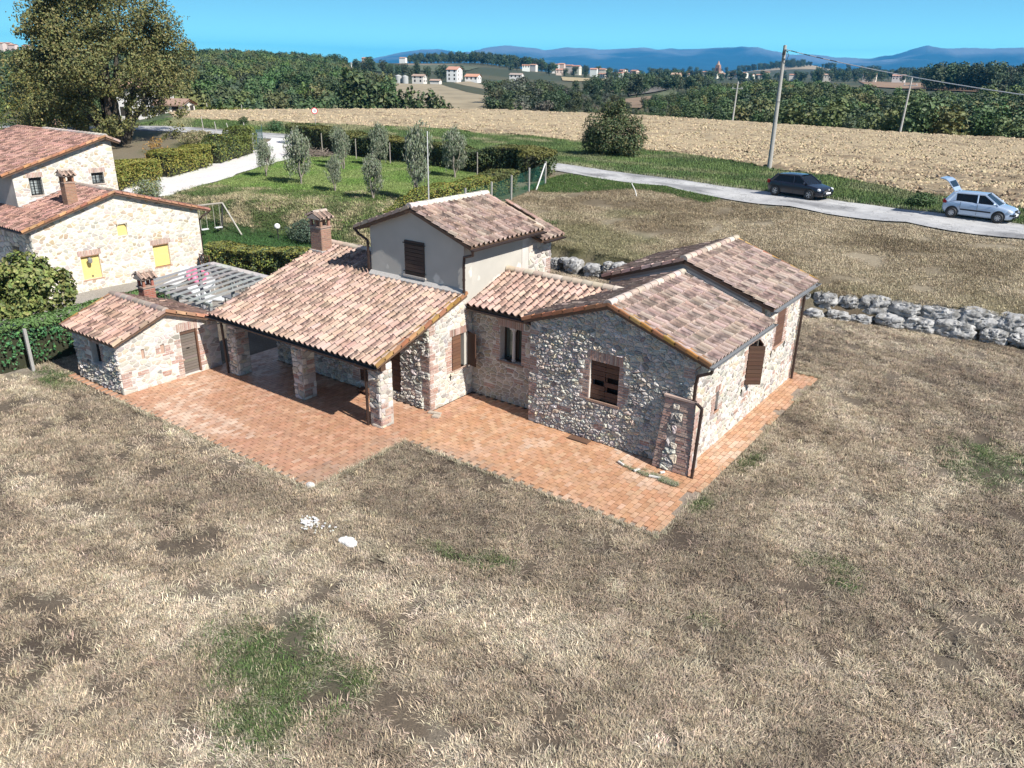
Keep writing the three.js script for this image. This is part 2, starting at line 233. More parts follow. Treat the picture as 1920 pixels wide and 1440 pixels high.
function lawnCol(x, z) { // mown, sun-dried grass: pale swathes, browned strips
  const [s, t] = mow(x, z), a = fbm(s * 0.16 + 3, t * 0.85, 4), b = fbm(x * 0.6 + 40, z * 0.6, 5), c0 = fbm(s * 0.5 + 70, t * 1.9, 3), n = 0.36 * a + 0.34 * b + 0.3 * c0;
  let c = mixc(STRAW, PALE, ss(0.49, 0.6, n)); c = mixc(c, BROWN, 0.85 * ss(0.49, 0.39, n + 0.08 * (vn(x * 3, z * 3) - 0.5)));
  c = mixc(c, [0.22, 0.165, 0.115], 0.35 * ss(0.5, 0.66, fbm(x * 0.18 + 9, z * 0.18, 3)));
  c = mixc(c, [0.1, 0.08, 0.05], 0.8 * furrow(x, z));
  return mixc(c, GREEN, greenness(x, z) * 0.7);
}
function upperCol(x, z) {
  const n = fbm(x * 0.25 + 3, z * 0.4 + 7, 5), m = fbm(x * 0.1 + 60, z * 0.16, 3);
  let c = mixc([0.36, 0.29, 0.185], [0.52, 0.435, 0.3], ss(0.4, 0.65, n)); c = mixc(c, [0.2, 0.15, 0.085], 0.7 * ss(0.5, 0.32, n));
  c = mixc(c, [0.16, 0.165, 0.06], 0.75 * ss(0.5, 0.66, m + 0.25 * (n - 0.5)));
  const near = clamp(1 - (interp(FOOT, x) - z) / 5); return mixc(c, [0.19, 0.19, 0.07], 0.5 * near * ss(0.35, 0.6, vn(x * 0.8, z * 0.8)));
}
const roadSide = (x, z, t) => interp([...t].reverse(), x) - z; // beyond that edge of the road: positive
function groundCol(x, z) {
  const d = Math.hypot(x - CX, z - CZ), s = interp(FOOT, x) - z;
  if (d > 150) { const n = fbm(x * 0.01, z * 0.01, 4); return mixc([0.075, 0.095, 0.035], [0.16, 0.15, 0.07], ss(0.45, 0.65, n)); }
  if (x < -15 && s < 2 && x > -45) { // by the neighbour's terrace
    if (inPoly(SWING_LAWN, x, z)) return mixc([0.05, 0.12, 0.03], [0.09, 0.15, 0.04], fbm(x * 0.6, z * 0.6, 3));
    if (x < -17.2 && z > -4.4) return mixc([0.62, 0.57, 0.5], [0.5, 0.45, 0.38], fbm(x, z, 3));
    if (x < -15.6 && z > 4.4) return mixc([0.46, 0.39, 0.3], [0.3, 0.25, 0.18], fbm(x, z, 3));
  }
  if (s <= 0.3) return d < 60 && x > -24 ? mixc(lawnCol(x, z), [0.11, 0.082, 0.058], 0.55) : lawnCol(x, z);
  if (roadSide(x, z, ROAD_NEAR) > -0.8) {
    const n = fbm(x * 0.35, z * 0.35, 4); let c = mixc([0.065, 0.105, 0.035], [0.13, 0.18, 0.06], ss(0.4, 0.62, n));
    c = mixc(c, [0.36, 0.31, 0.2], ss(0.55, 0.72, vn(x * 0.25 + 8, z * 0.5)) * (x < -35 ? 0.9 : 0.5));
    if (roadSide(x, z, ROAD_FAR) < 0.5) c = mixc(c, [0.4, 0.35, 0.27], 0.7);
    return c;
  }
  if (inPoly(ORCHARD, x, z)) { const n = fbm(x * 0.4, z * 0.4, 4); let c = mixc([0.13, 0.215, 0.045], [0.22, 0.27, 0.09], ss(0.4, 0.65, n)); const bank = ss(-21.5, -18.5, z); c = mixc(c, [0.36, 0.33, 0.19], (0.25 + 0.75 * bank) * ss(0.5, 0.68, fbm(x * 0.7 + 5, z * 0.9, 3) + 0.06 * bank)); return c; }
  if (x < -22 && z > -23 && x > -46) { const n = fbm(x * 0.7, z * 0.9, 4); return mixc([0.09, 0.12, 0.035], [0.36, 0.31, 0.19], ss(0.42, 0.6, n)); }
  if (x < -22) { const n = fbm(x * 0.2, z * 0.2, 4); return mixc([0.33, 0.27, 0.17], [0.2, 0.2, 0.09], ss(0.45, 0.62, n)); }
  if (x < -18 && z < -26) return mixc(upperCol(x, z), [0.08, 0.13, 0.035], 0.7);
  return upperCol(x, z);
}
{ // one sheet of ground to the horizon, finer where the drone looks
  const az = [], rad = [];
  for (let a = -0.26; a < 1.62; a += 0.0047) az.push(a);
  for (let a = 1.66; a < 2 * Math.PI - 0.28; a += 0.09) az.push(a);
  for (let r = 2.2; r < 14800; r *= r < 150 ? 1.02 : 1.035) rad.push(r);
  const P = [], C = [], U = [], I = [], n = az.length;
  const vert = (x, z) => { const c = groundCol(x, z); P.push(x, hgt(x, z) + (Math.hypot(x - CX, z - CZ) < 60 && !inHouse(x, z) && !onTerrace(x, z) && z > -17 ? 0.05 * (fbm(x * 0.9, z * 0.9, 3) - 0.5) - 0.07 * furrow(x, z) : 0), z); C.push(...c); U.push(x * 0.27, z * 0.27); };
  vert(CX, CZ);
  for (const r of rad) for (const a of az) vert(CX - Math.sin(a) * r, CZ - Math.cos(a) * r);
  for (let i = 0; i < n; i++) I.push(0, 1 + i, 1 + ((i + 1) % n));
  for (let j = 0; j + 1 < rad.length; j++) for (let i = 0; i < n; i++) { const a = 1 + j * n + i, b = 1 + j * n + ((i + 1) % n); I.push(a, a + n, b, b, a + n, b + n); }
  const g = new THREE.BufferGeometry();
  g.setAttribute('position', new THREE.BufferAttribute(new Float32Array(P), 3)); g.setAttribute('color', new THREE.BufferAttribute(new Float32Array(C), 3)); g.setAttribute('uv', new THREE.BufferAttribute(new Float32Array(U), 2)); g.setIndex(I); g.computeVertexNormals();
  top('ground', g, std({ map: tStraw, bumpMap: tStraw, bumpScale: 0.015, roughness: 1, side: THREE.DoubleSide }), 'mown dry lawn and the open land around the stone house', 'ground', null, 'structure');
}
function sheet(poly, cell, off, col, lift) { // a polygon laid over the land, cut finer than cell
  const tris = THREE.ShapeUtils.triangulateShape(poly.map((p) => new THREE.Vector2(p[0], p[1])), []).map((t) => t.map((i) => poly[i])), mb = { P: [], C: [], U: [], I: [] }, map = new Map();
  const id = (p) => { const k = p[0].toFixed(3) + ',' + p[1].toFixed(3); if (!map.has(k)) { map.set(k, map.size); const y = hgt(p[0], p[1]) + off + (lift ? lift(p[0], p[1]) : 0); mb.P.push(p[0], y, p[1]); mb.C.push(...col(p[0], p[1])); mb.U.push(p[0] * 0.3, p[1] * 0.3); } return map.get(k); };
  while (tris.length) {
    const t = tris.pop(), L = [0, 1, 2].map((i) => Math.hypot(t[i][0] - t[(i + 1) % 3][0], t[i][1] - t[(i + 1) % 3][1])), m = L.indexOf(Math.max(...L));
    const lim = typeof cell === 'function' ? cell(t[0][0], t[0][1]) : cell;
    if (L[m] > lim) { const a = t[m], b = t[(m + 1) % 3], c = t[(m + 2) % 3], q = [(a[0] + b[0]) / 2, (a[1] + b[1]) / 2]; tris.push([a, q, c], [q, b, c]); continue; }
    const [a, b, c] = t, up = (b[0] - a[0]) * (c[1] - a[1]) - (b[1] - a[1]) * (c[0] - a[0]) < 0; mb.I.push(id(a), id(up ? b : c), id(up ? c : b));
  }
  const g = new THREE.BufferGeometry();
  g.setAttribute('position', new THREE.BufferAttribute(new Float32Array(mb.P), 3)); g.setAttribute('color', new THREE.BufferAttribute(new Float32Array(mb.C), 3)); g.setAttribute('uv', new THREE.BufferAttribute(new Float32Array(mb.U), 2)); g.setIndex(mb.I); g.computeVertexNormals(); return g;
}
function rough(poly, step, amp) { const o = []; poly.forEach((a, i) => { const b = poly[(i + 1) % poly.length], n = Math.max(1, Math.round(Math.hypot(a[0] - b[0], a[1] - b[1]) / step)); for (let k = 0; k < n; k++) { const t = k / n, x = lerp(a[0], b[0], t), z = lerp(a[1], b[1], t); o.push([x + (vn(x * 0.9, z * 0.9) - 0.5) * amp, z + (vn(x * 0.9 + 50, z * 0.9) - 0.5) * amp]); } }); return o; }
top('road', sheet(rough(ROAD, 1.2, 0.22), 2, 0.07, (x, z) => { const n = fbm(x * 0.5, z * 1.2, 4); let c = mixc([0.40, 0.4, 0.4], [0.5, 0.495, 0.48], ss(0.38, 0.65, n)); return vn(x * 0.3 + 4, z * 0.9) > 0.78 ? mixc(c, [0.16, 0.16, 0.165], 0.7) : c; }), std({ map: tAsphalt, roughness: 0.95 }), 'narrow grey asphalt country road past the lawn', 'road', null, 'structure');
top('gravel_drive', sheet(rough(DRIVE, 1.5, 0.6), 1.5, 0.09, (x, z) => jit([0.74, 0.72, 0.68], 0.05)), std({ map: scaled(tGrain, 2), roughness: 1 }), 'white gravel drive from the road to the neighbouring house', 'driveway', null, 'structure');
{
  const cd = (x, z) => Math.hypot(x - CX, z - CZ);
  const fcol = (x, z) => { const n = fbm(x * 0.16 + 2, z * 0.3, 4), m = vn(x * 2.3, z * 2.3); return mixc(mixc([0.17, 0.12, 0.075], [0.41, 0.325, 0.205], ss(0.32, 0.62, n * 0.6 + m * 0.45 + 0.1 * ss(60, 110, cd(x, z)))), [0.47, 0.38, 0.24], 0.18); };
  top('ploughed_field', sheet(rough(FIELD, 1.2, 0.8), (x, z) => (cd(x, z) < 85 ? 0.6 : 1.0), 0.1, fcol, (x, z) => 0.3 * (vn(x * 1.3, z * 1.3) - 0.5) + 0.3 * (vn(x * 2.6, z * 2.6) - 0.5)), std({ map: scaled(tGrain, 2), bumpMap: scaled(tGrain, 2), bumpScale: 0.05, roughness: 1 }), 'pale ploughed field of dry clods beyond the road', 'field', null, 'structure');
  // loose clods of earth
  const ico = new THREE.IcosahedronGeometry(1, 0), mb = new MB(), v = V(); mb.add(ico, null, [1, 1, 1]);
  for (let i = 0; i < mb.p.length; i += 3) { const q = V(mb.p[i], mb.p[i + 1], mb.p[i + 2]), k = 0.75 + 0.5 * hash(Math.round(q.x * 50), Math.round(q.y * 50 + q.z * 31)); mb.p[i] *= k; mb.p[i + 1] *= k * 0.7; mb.p[i + 2] *= k; }
  const N = 42000, im = new THREE.InstancedMesh(mb.geo(), std({ roughness: 1 }), N), o = new THREE.Object3D(), col = new THREE.Color(); R = rngOf(5);
  for (let i = 0; i < N;) {
    const x = rr(-116, 16), z = rr(-118, -36); if (!inPoly(FIELD, x, z) || R() > 1.25 * (70 / Math.max(55, cd(x, z))) ** 2) continue;
    o.position.set(x, hgt(x, z) + 0.1, z); o.rotation.set(rr(0, 6), rr(0, 6), rr(0, 6)); o.scale.setScalar(rr(0.06, 0.17) * (R() < 0.08 ? 1.6 : 1)); o.updateMatrix(); im.setMatrixAt(i, o.matrix);
    const c = mixc(fcol(x, z), R() < 0.3 ? [0.1, 0.07, 0.045] : [0.48, 0.39, 0.26], rr(0, 0.8)); im.setColorAt(i, col.setRGB(...jit(c, 0.2))); i++;
  }
  im.name = 'soil_clods'; tag(im, 'loose dry clods strewn over the ploughed field', 'clods', null, 'stuff'); shadows(im); scene.add(im);
}
const FARS = [
  ['stubble_field', 'wide tan stubble field in the valley left of the white farmhouse', [0.40, 0.33, 0.21], [[-386, -360], [-348, -361], [-331, -375], [-237, -286], [-187.4, -244], [-152.2, -216], [-128, -178], [-150, -150], [-205, -190], [-272, -256]]],
  ['vineyard_strip', 'dark green vineyard strip running down beside the tan stubble', [0.07, 0.075, 0.03], [[-331, -375], [-345, -404], [-240, -314], [-187.1, -244], [-233, -283]]],
  ['stubble_field', 'tan slope right of the dark vineyard strip', [0.38, 0.31, 0.2], [[-345, -404], [-360, -439], [-270, -357], [-240, -314]]],
  ['meadow', 'small bright green meadow below the white farmhouse', [0.05, 0.11, 0.035], [[-321, -402], [-383, -507], [-316, -432], [-281, -369]]],
  ['bare_field', 'brown bare field on the hill below the skyline trees', [0.31, 0.22, 0.14], [[-768, -800], [-735, -800], [-706, -850], [-690, -790], [-697, -739], [-745, -761]]],
  ['meadow', 'dark green hill meadow right of the wooded ridge', [0.055, 0.095, 0.035], [[-879, -794], [-811, -813], [-604, -631], [-479, -487], [-513, -483], [-605, -544]]],
  ['olive_grove_ground', 'grey green slope of olive rows below the ridge trees', [0.12, 0.14, 0.075], [[-688, -707], [-726, -822], [-636, -799], [-557, -680], [-522, -574]]],
  ['stubble_field', 'pale yellow field just below the distant town', [0.5, 0.4, 0.22], [[-478, -740], [-442, -773], [-405, -708], [-391, -629], [-414, -644]]],
  ['stubble_field', 'pale tan strip field behind the road bush', [0.5, 0.41, 0.24], [[-221, -368], [-296, -540], [-294, -578], [-218, -408], [-191.2, -331]]],
  ['bare_field', 'grey brown strip left of the pale tan strip field', [0.2, 0.18, 0.14], [[-201, -308], [-257, -426], [-327, -590], [-296, -540], [-221, -368], [-195.3, -312]]],
  ['bare_field', 'grey ploughed strip right of the pale tan strip field', [0.19, 0.17, 0.14], [[-211, -396], [-281, -556], [-277, -588], [-254, -544], [-195, -396], [-161.3, -306]]],
  ['bare_field', 'brown bare slope left of the dark wood', [0.27, 0.19, 0.12], [[-143.3, -267], [-157.6, -322], [-145, -302], [-113.3, -225], [-115.7, -214]]],
  ['meadow', 'green strip meadow left of the dark wood', [0.12, 0.14, 0.06], [[-254, -544], [-173.7, -385], [-142.2, -299], [-166, -340]]],
  ['bare_field', 'red brown bare field above the dark wood', [0.36, 0.23, 0.14], [[-271, -1138], [-179.9, -966], [-114.3, -977], [-50.8, -744], [-18, -471], [-20, -425], [-75.1, -520], [-140.8, -640]]],
  ['stubble_field', 'far tan hillside beside the wooded hilltop right of the bell tower', [0.42, 0.34, 0.22], [[-880, -2230], [-790, -2400], [-729, -2480], [-600, -2420], [-640, -2250], [-740, -2120]]],
];
for (const [name, label, c, poly] of FARS) top(name, sheet(poly, 28, 0.7, (x, z) => mixc(c, c.map((v) => v * 0.8), fbm(x * 0.03, z * 0.03, 4))), std({ map: scaled(tBlotch, 0.1), roughness: 1 }), label, 'field', null, 'structure');
top('bare_field', sheet(rough([[-12, -118], [-7, -150], [30, -190], [60, -120], [20, -105], [0, -108]], 4, 1), 3, 0.25, (x, z) => jit([0.36, 0.215, 0.115], 0.1), (x, z) => 3.4 * ss(-9, 12, x) * ss(-106, -122, z)), std({ map: scaled(tGrain, 1), roughness: 1 }), 'red brown rise of bare soil at the right end of the wood', 'field', null, 'structure');
{ // mountains: ridges falling to the plain, pale bare rock on the tops
  const SKY = [[-14200, -3000, 60], [-12200, -7000, 20], [-10590, -9123, -20], [-10006, -9759, 108], [-9758, -10007, 211], [-9437, -10311, 276], [-9239, -10489, 297], [-9036, -10664, 262], [-8795, -10863, 260], [-8655, -10975, 320], [-8406, -11167, 357], [-8153, -11353, 347], [-7822, -11584, 305], [-7522, -11780, 351], [-7295, -11922, 347], [-7066, -12059, 319], [-6759, -12235, 340], [-6448, -12401, 361], [-5980, -12634, 353], [-5510, -12846, 375], [-5041, -13037, 396], [-4808, -13125, 391], [-4575, -13208, 332], [-4343, -13286, 296], [-3960, -13406, 293], [-3656, -13492, 266], [-3208, -13606, 256], [-2914, -13672, 304], [-2696, -13717, 380], [-2466, -13760, 433], [-2268, -13794, 405], [-2058, -13827, 392], [-1851, -13857, 407], [-1646, -13882, 401], [-1247, -13924, 417], [-671, -13964, 425], [300, -13980, 360], [3000, -14000, 200]];
  const NU = 420, NT = 40, P = [], C = [], I = [];
  for (let i = 0; i <= NU; i++) {
    const f = (i / NU) * (SKY.length - 1), k = Math.min(SKY.length - 2, Math.floor(f)), t = f - k, x = lerp(SKY[k][0], SKY[k + 1][0], t), z = lerp(SKY[k][1], SKY[k + 1][1], t), hh = lerp(SKY[k][2], SKY[k + 1][2], t);
    for (let j = 0; j <= NT; j++) {
      const s = j / NT * 1.25, q = 0.68 + 0.32 * s, px = lerp(CX, x, q), pz = lerp(CZ, z, q), n = fbm(px * 0.0011, pz * 0.0011, 5) - 0.5, ridge = Math.abs(vn(px * 0.0016, pz * 0.0016) - 0.5);
      const pr = s <= 1 ? s ** 1.25 : 1 - (s - 1) * 1.5, y = -30 + (hh + 30) * pr + (s <= 1 ? Math.min(1, (1 - s) * 4) : 0) * pr * (n * 260 - ridge * 190) + (s > 0.7 ? (fbm(px * 0.004, pz * 0.004, 4) - 0.5) * 46 : 0);
      P.push(px, y, pz); C.push(...mixc([0.018, 0.034, 0.026], [0.22, 0.22, 0.22], ss(0.62, 0.78, s * 0.55 + (n + 0.5) * 0.5) * 0.8));
    }
  }
  for (let i = 0; i < NU; i++) for (let j = 0; j < NT; j++) { const a = i * (NT + 1) + j; I.push(a, a + NT + 1, a + 1, a + 1, a + NT + 1, a + NT + 2); }
  const g = new THREE.BufferGeometry(); g.setAttribute('position', new THREE.BufferAttribute(new Float32Array(P), 3)); g.setAttribute('color', new THREE.BufferAttribute(new Float32Array(C), 3)); g.setIndex(I); g.computeVertexNormals();
  top('mountains', g, std({ roughness: 1, side: THREE.DoubleSide }), 'long chain of blue mountains on the horizon', 'mountains', null, 'structure');
}
// ---------------------------------------------------------------- masonry and roofs
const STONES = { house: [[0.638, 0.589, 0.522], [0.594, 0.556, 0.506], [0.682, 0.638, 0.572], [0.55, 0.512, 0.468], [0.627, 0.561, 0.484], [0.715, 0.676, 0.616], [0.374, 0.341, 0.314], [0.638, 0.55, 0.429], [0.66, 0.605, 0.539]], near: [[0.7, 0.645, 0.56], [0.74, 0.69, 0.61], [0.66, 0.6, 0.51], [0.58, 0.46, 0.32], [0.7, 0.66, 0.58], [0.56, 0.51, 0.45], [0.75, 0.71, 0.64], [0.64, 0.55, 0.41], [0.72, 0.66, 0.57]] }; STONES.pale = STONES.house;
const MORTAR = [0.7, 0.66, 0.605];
const BRICKS = [[0.41, 0.23, 0.175], [0.44, 0.26, 0.2], [0.37, 0.2, 0.155], [0.47, 0.3, 0.235], [0.52, 0.36, 0.29], [0.42, 0.27, 0.22]];
function clip(poly, nx, ny, d) { const o = []; for (let i = 0; i < poly.length; i++) { const a = poly[i], b = poly[(i + 1) % poly.length], da = a[0] * nx + a[1] * ny - d, db = b[0] * nx + b[1] * ny - d; if (da <= 0) o.push(a); if ((da < 0 && db > 0) || (da > 0 && db < 0)) { const t = da / (da - db); o.push([a[0] + (b[0] - a[0]) * t, a[1] + (b[1] - a[1]) * t]); } } return o; }
function brickAt(w, u0, v0, u1, v1, d, k) { // one brick on a wall face
  const mb = new MB(), q = (u, v, n) => w.O.clone().addScaledVector(w.U, u).addScaledVector(w.V, v).addScaledVector(w.N, n), e = 0.004;
  const a = [[u0, v0], [u1, v0], [u1, v1], [u0, v1]], b = [[u0 + e, v0 + e], [u1 - e, v0 + e], [u1 - e, v1 - e], [u0 + e, v1 - e]];
  for (let i = 0; i < 4; i++) { const j = (i + 1) % 4; mb.quad(q(...a[i], -0.01), q(...a[j], -0.01), q(...b[j], d), q(...b[i], d), k); }
  mb.quad(q(...b[0], d), q(...b[1], d), q(...b[2], d), q(...b[3], d), k);
  return mb.geo();
}
// w: O origin, U along, N outwards; poly convex counter-clockwise; holes and zones [u0, v0, u1, v1]; zones of brick, last entry 'v' for upright bricks
function masonry(root, list, w) {
  w.V = w.V || V(0, 1, 0); w.holes = w.holes || []; w.zones = w.zones || []; const s = w.size || 0.24, dep = w.depth ?? 0.035, T = w.thick || 0.4;
  const sh = new THREE.Shape(w.poly.map((p) => new THREE.Vector2(...p)));
  for (const h of w.holes) sh.holes.push(new THREE.Path([[h[0], h[1]], [h[0], h[3]], [h[2], h[3]], [h[2], h[1]]].map((p) => new THREE.Vector2(...p))));
  { const um = w.poly.reduce((a, p) => [Math.min(a[0], p[0]), Math.max(a[1], p[0])], [1e9, -1e9]), e = 0.006; sh.curves.forEach((c) => [c.v1, c.v2].forEach((v) => { if (!v.done) { v.done = 1; v.x += v.x < um[0] + 1e-4 ? e : v.x > um[1] - 1e-4 ? -e : 0; } })); }
  const eg = new THREE.ExtrudeGeometry(sh, { depth: T, bevelEnabled: false }), mb = new MB();
  mb.add(eg, new THREE.Matrix4().makeBasis(w.U, w.V, w.N).setPosition(w.O.clone().addScaledVector(w.N, -T)), w.mortar || MORTAR);
  const wall = part(w.name || 'wall', mb, w.mat || M.mortar, root); if (w.label) wall.userData.label = w.label;
  if (w.bare) return wall;
  const B = w.poly.reduce((a, p) => [Math.min(a[0], p[0]), Math.min(a[1], p[1]), Math.max(a[2], p[0]), Math.max(a[3], p[1])], [1e9, 1e9, -1e9, -1e9]);
  const rects = [...w.holes, ...w.zones], seeds = [], grid = new Map(), gs = s, an = w.flat || 1.55; // stones lie flatter than tall
  const inside = (u, v, r, m = 0) => u > r[0] - m && u < r[2] + m && v > r[1] - m && v < r[3] + m;
  const inPolyC = (u, v) => w.poly.every((a, i) => { const b = w.poly[(i + 1) % w.poly.length]; return (b[0] - a[0]) * (v - a[1]) - (b[1] - a[1]) * (u - a[0]) > 0; });
  let row = 0;
  for (let v = B[1] + s * 0.3; v < B[3]; v += s * 0.72) { row++; for (let u = B[0] + (row % 2) * s * 0.5; u < B[2] + s * 0.5; u += s) { if (R() < 0.2) continue; const a = u + rr(-0.42, 0.42) * s, b = v + rr(-0.34, 0.34) * s; if (!inPolyC(a, b) || rects.some((r) => inside(a, b, r, 0.015))) continue; const q = [a, b * an]; seeds.push(q); const k = Math.floor(a / gs) + ',' + Math.floor(q[1] / gs); (grid.get(k) || grid.set(k, []).get(k)).push(q); } }
  const gap = w.gap ?? 0.02, pal = w.pal || STONES.house;
  for (const q of seeds) {
    let c = []; for (let i = 0; i < 8; i++) c.push([q[0] + s * 1.5 * Math.cos(i * Math.PI / 4 + 0.3), q[1] + s * 1.5 * Math.sin(i * Math.PI / 4 + 0.3)]);
    const gi = Math.floor(q[0] / gs), gj = Math.floor(q[1] / gs);
    for (let i = -3; i <= 3; i++) for (let j = -3; j <= 3; j++) for (const o of grid.get(gi + i + ',' + (gj + j)) || []) { if (o === q) continue; const dx = o[0] - q[0], dy = o[1] - q[1], l = Math.hypot(dx, dy); if (l > s * 3) continue; c = clip(c, dx / l, dy / l, ((o[0] + q[0]) / 2) * (dx / l) + ((o[1] + q[1]) / 2) * (dy / l) - gap / 2); }
    c = c.map((p) => [p[0], p[1] / an]);
    w.poly.forEach((a, i) => { const b = w.poly[(i + 1) % w.poly.length], l = Math.hypot(b[0] - a[0], b[1] - a[1]), nx = (b[1] - a[1]) / l, ny = -(b[0] - a[0]) / l; c = clip(c, nx, ny, a[0] * nx + a[1] * ny - 0.004); });
    const u = q[0], v = q[1] / an;
    for (const r of rects) { const D = [r[0] - u, u - r[2], r[1] - v, v - r[3]], m = D.indexOf(Math.max(...D)), e = 0.012; if (m === 0) c = clip(c, 1, 0, r[0] - e); else if (m === 1) c = clip(c, -1, 0, -(r[2] + e)); else if (m === 2) c = clip(c, 0, 1, r[1] - e); else c = clip(c, 0, -1, -(r[3] + e)); }
    if (c.length < 3) continue; let ar = 0; for (let i = 0; i < c.length; i++) { const a = c[i], b = c[(i + 1) % c.length]; ar += a[0] * b[1] - a[1] * b[0]; } if (ar / 2 < s * s * 0.07) continue;
    const rc = []; c.forEach((a, i) => { const p = c[(i + c.length - 1) % c.length], n = c[(i + 1) % c.length]; rc.push([lerp(a[0], p[0], 0.16), lerp(a[1], p[1], 0.16)], [lerp(a[0], n[0], 0.16), lerp(a[1], n[1], 0.16)]); });
    const cu = c.reduce((t, p) => t + p[0], 0) / c.length, cv = c.reduce((t, p) => t + p[1], 0) / c.length, g = new MB(), k = jit(pick(pal), 0.2, 0.05), h0 = dep * rr(0.6, 1.2);
    const P = (p, n) => w.O.clone().addScaledVector(w.U, p[0]).addScaledVector(w.V, p[1]).addScaledVector(w.N, n), tilt = [rr(-0.12, 0.12), rr(-0.12, 0.12)];
    const A = rc.map((p) => P(p, -0.012)), Bq = rc.map((p) => [lerp(p[0], cu, rr(0.08, 0.2)), lerp(p[1], cv, rr(0.08, 0.2))]), Bp = Bq.map((p) => P(p, Math.max(0.004, h0 * rr(0.75, 1.1) + (p[0] - cu) * tilt[0] + (p[1] - cv) * tilt[1]))), top = P([cu + rr(-0.02, 0.02), cv + rr(-0.02, 0.02)], h0 * rr(0.9, 1.5));
    if (w.craggy) { const Cp = Bq.map((p) => P([lerp(p[0], cu, rr(0.3, 0.55)), lerp(p[1], cv, rr(0.3, 0.55))], h0 * rr(0.4, 1.7))); for (let i = 0; i < rc.length; i++) { const j = (i + 1) % rc.length; g.quad(A[i], A[j], Bp[j], Bp[i], k); g.quad(Bp[i], Bp[j], Cp[j], Cp[i], k); g.tri(Cp[i], Cp[j], top, k); } }
    else for (let i = 0; i < rc.length; i++) { const j = (i + 1) % rc.length; g.quad(A[i], A[j], Bp[j], Bp[i], k); g.tri(Bp[i], Bp[j], top, k); }
    list.stone.push({ geo: g.geo(), at: P([cu, cv], 0), parent: wall });
  }
  for (const z of w.zones) {
    const up = z[4] === 'v', bw = up ? 0.062 : 0.255, bh = up ? z[3] - z[1] : 0.062, j = 0.013; let r = 0;
    for (let v = z[1]; v + bh * 0.7 <= z[3] + 1e-6; v += bh + j, r++) for (let u = z[0] - (up ? 0 : (r % 2) * 0.13); u < z[2] - 0.02; u += bw + j) {
      const a = Math.max(z[0], u), b = Math.min(z[2], u + bw); if (b - a < 0.04) continue; if (!inPolyC((a + b) / 2, v + bh / 2)) continue; if (w.holes.some((h) => inside((a + b) / 2, v + bh / 2, h))) continue;
      const k = jit(pick(BRICKS), 0.2, 0.06); list.brick.push({ geo: brickAt(w, a, v, b, Math.min(v + bh, z[3]), rr(0.008, 0.024), mixc(k, MORTAR, rr(0.05, 0.3))), at: w.O.clone().addScaledVector(w.U, u).addScaledVector(w.V, v), parent: wall });
    }
  }
  return wall;
}
function quoin(u, side, v0, v1) { const o = []; let v = v0; while (v < v1 - 0.1) { const h = pick([0.15, 0.225, 0.3]), w = rr(0.16, 0.42); if (R() < 0.62) o.push(side > 0 ? [u, v, u + w, Math.min(v + h, v1)] : [u - w, v, u, Math.min(v + h, v1)]); v += h + 0.012; } return o; }
function surround(h, lintel = 0.26) { const o = [[h[0] - 0.1, h[3] + 0.005, h[2] + 0.1, h[3] + lintel, 'v']]; for (const s of [0, 1]) { let v = h[1] - 0.05; while (v < h[3] - 0.05) { const t = pick([0.15, 0.225]), w = rr(0.14, 0.36); if (R() < 0.85) o.push(s ? [h[2] + 0.005, v, h[2] + w, Math.min(v + t, h[3])] : [h[0] - w, v, h[0] - 0.005, Math.min(v + t, h[3])]); v += t + 0.012; } } return o; }
function scatterBricks(n, u0, v0, u1, v1) { const o = []; for (let i = 0; i < n; i++) { const u = rr(u0, u1), v = rr(v0, v1); o.push([u, v, u + rr(0.2, 0.5), v + 0.06 * Math.ceil(rr(1, 3))]); } return o; }

const tStain = tex(512, (u, v) => { const a = fbm(u * 4 + 0.3, v * 4, 6, 4), b = fbm(u * 9, v * 9, 4, 9); return g3(0.6 + 0.12 * b + 0.4 * ss(0.58, 0.64, a)); }, false); // lime patches on old render
// tiles: pan-and-barrel clay tiles, each with its own tone and burnt smudges of slip
const tTile = tex(1024, (u, v) => { // 8 x 4 tiles
  const i = Math.floor(u * 8), j = Math.floor(v * 4), fu = u * 8 - i, fv = v * 4 - j, s = i * 7 + j * 31, big = hash(s, 5);
  const n = fbm(fu * 3 + s, fv * 3 + s * 1.7, 4), cx = 0.5 + 0.2 * hash(s, 1), cy = 0.2 + 0.32 * hash(s, 2), d = Math.hypot((fu - cx) * 1.9, (fv - cy) * 0.85);
  const sm = big < 0.88 ? ss(0.56 + 0.2 * hash(s, 3), 0.24, d + (n - 0.5) * 0.6) * (0.65 + 0.35 * hash(s, 4)) : 0;
  const base = mixc([0.4, 0.29, 0.235], [0.53, 0.42, 0.355], hash(s, 9) * 0.65 + 0.35 * n), g = 0.9 + 0.2 * vn(u * 512, v * 512);
  return mixc(base, [0.045, 0.03, 0.027], sm * 0.95).map((c) => c * g);
}, false);
M.tile = std({ map: tTile, roughness: 0.88, side: THREE.DoubleSide });
const PROFILE = [[0, 0.02], [0.05, 0.004], [0.2, -0.004], [0.36, 0], [0.43, 0.02], [0.48, 0.055], [0.57, 0.085], [0.7, 0.096], [0.83, 0.084], [0.92, 0.054], [0.97, 0.02], [1.02, 0.008]];
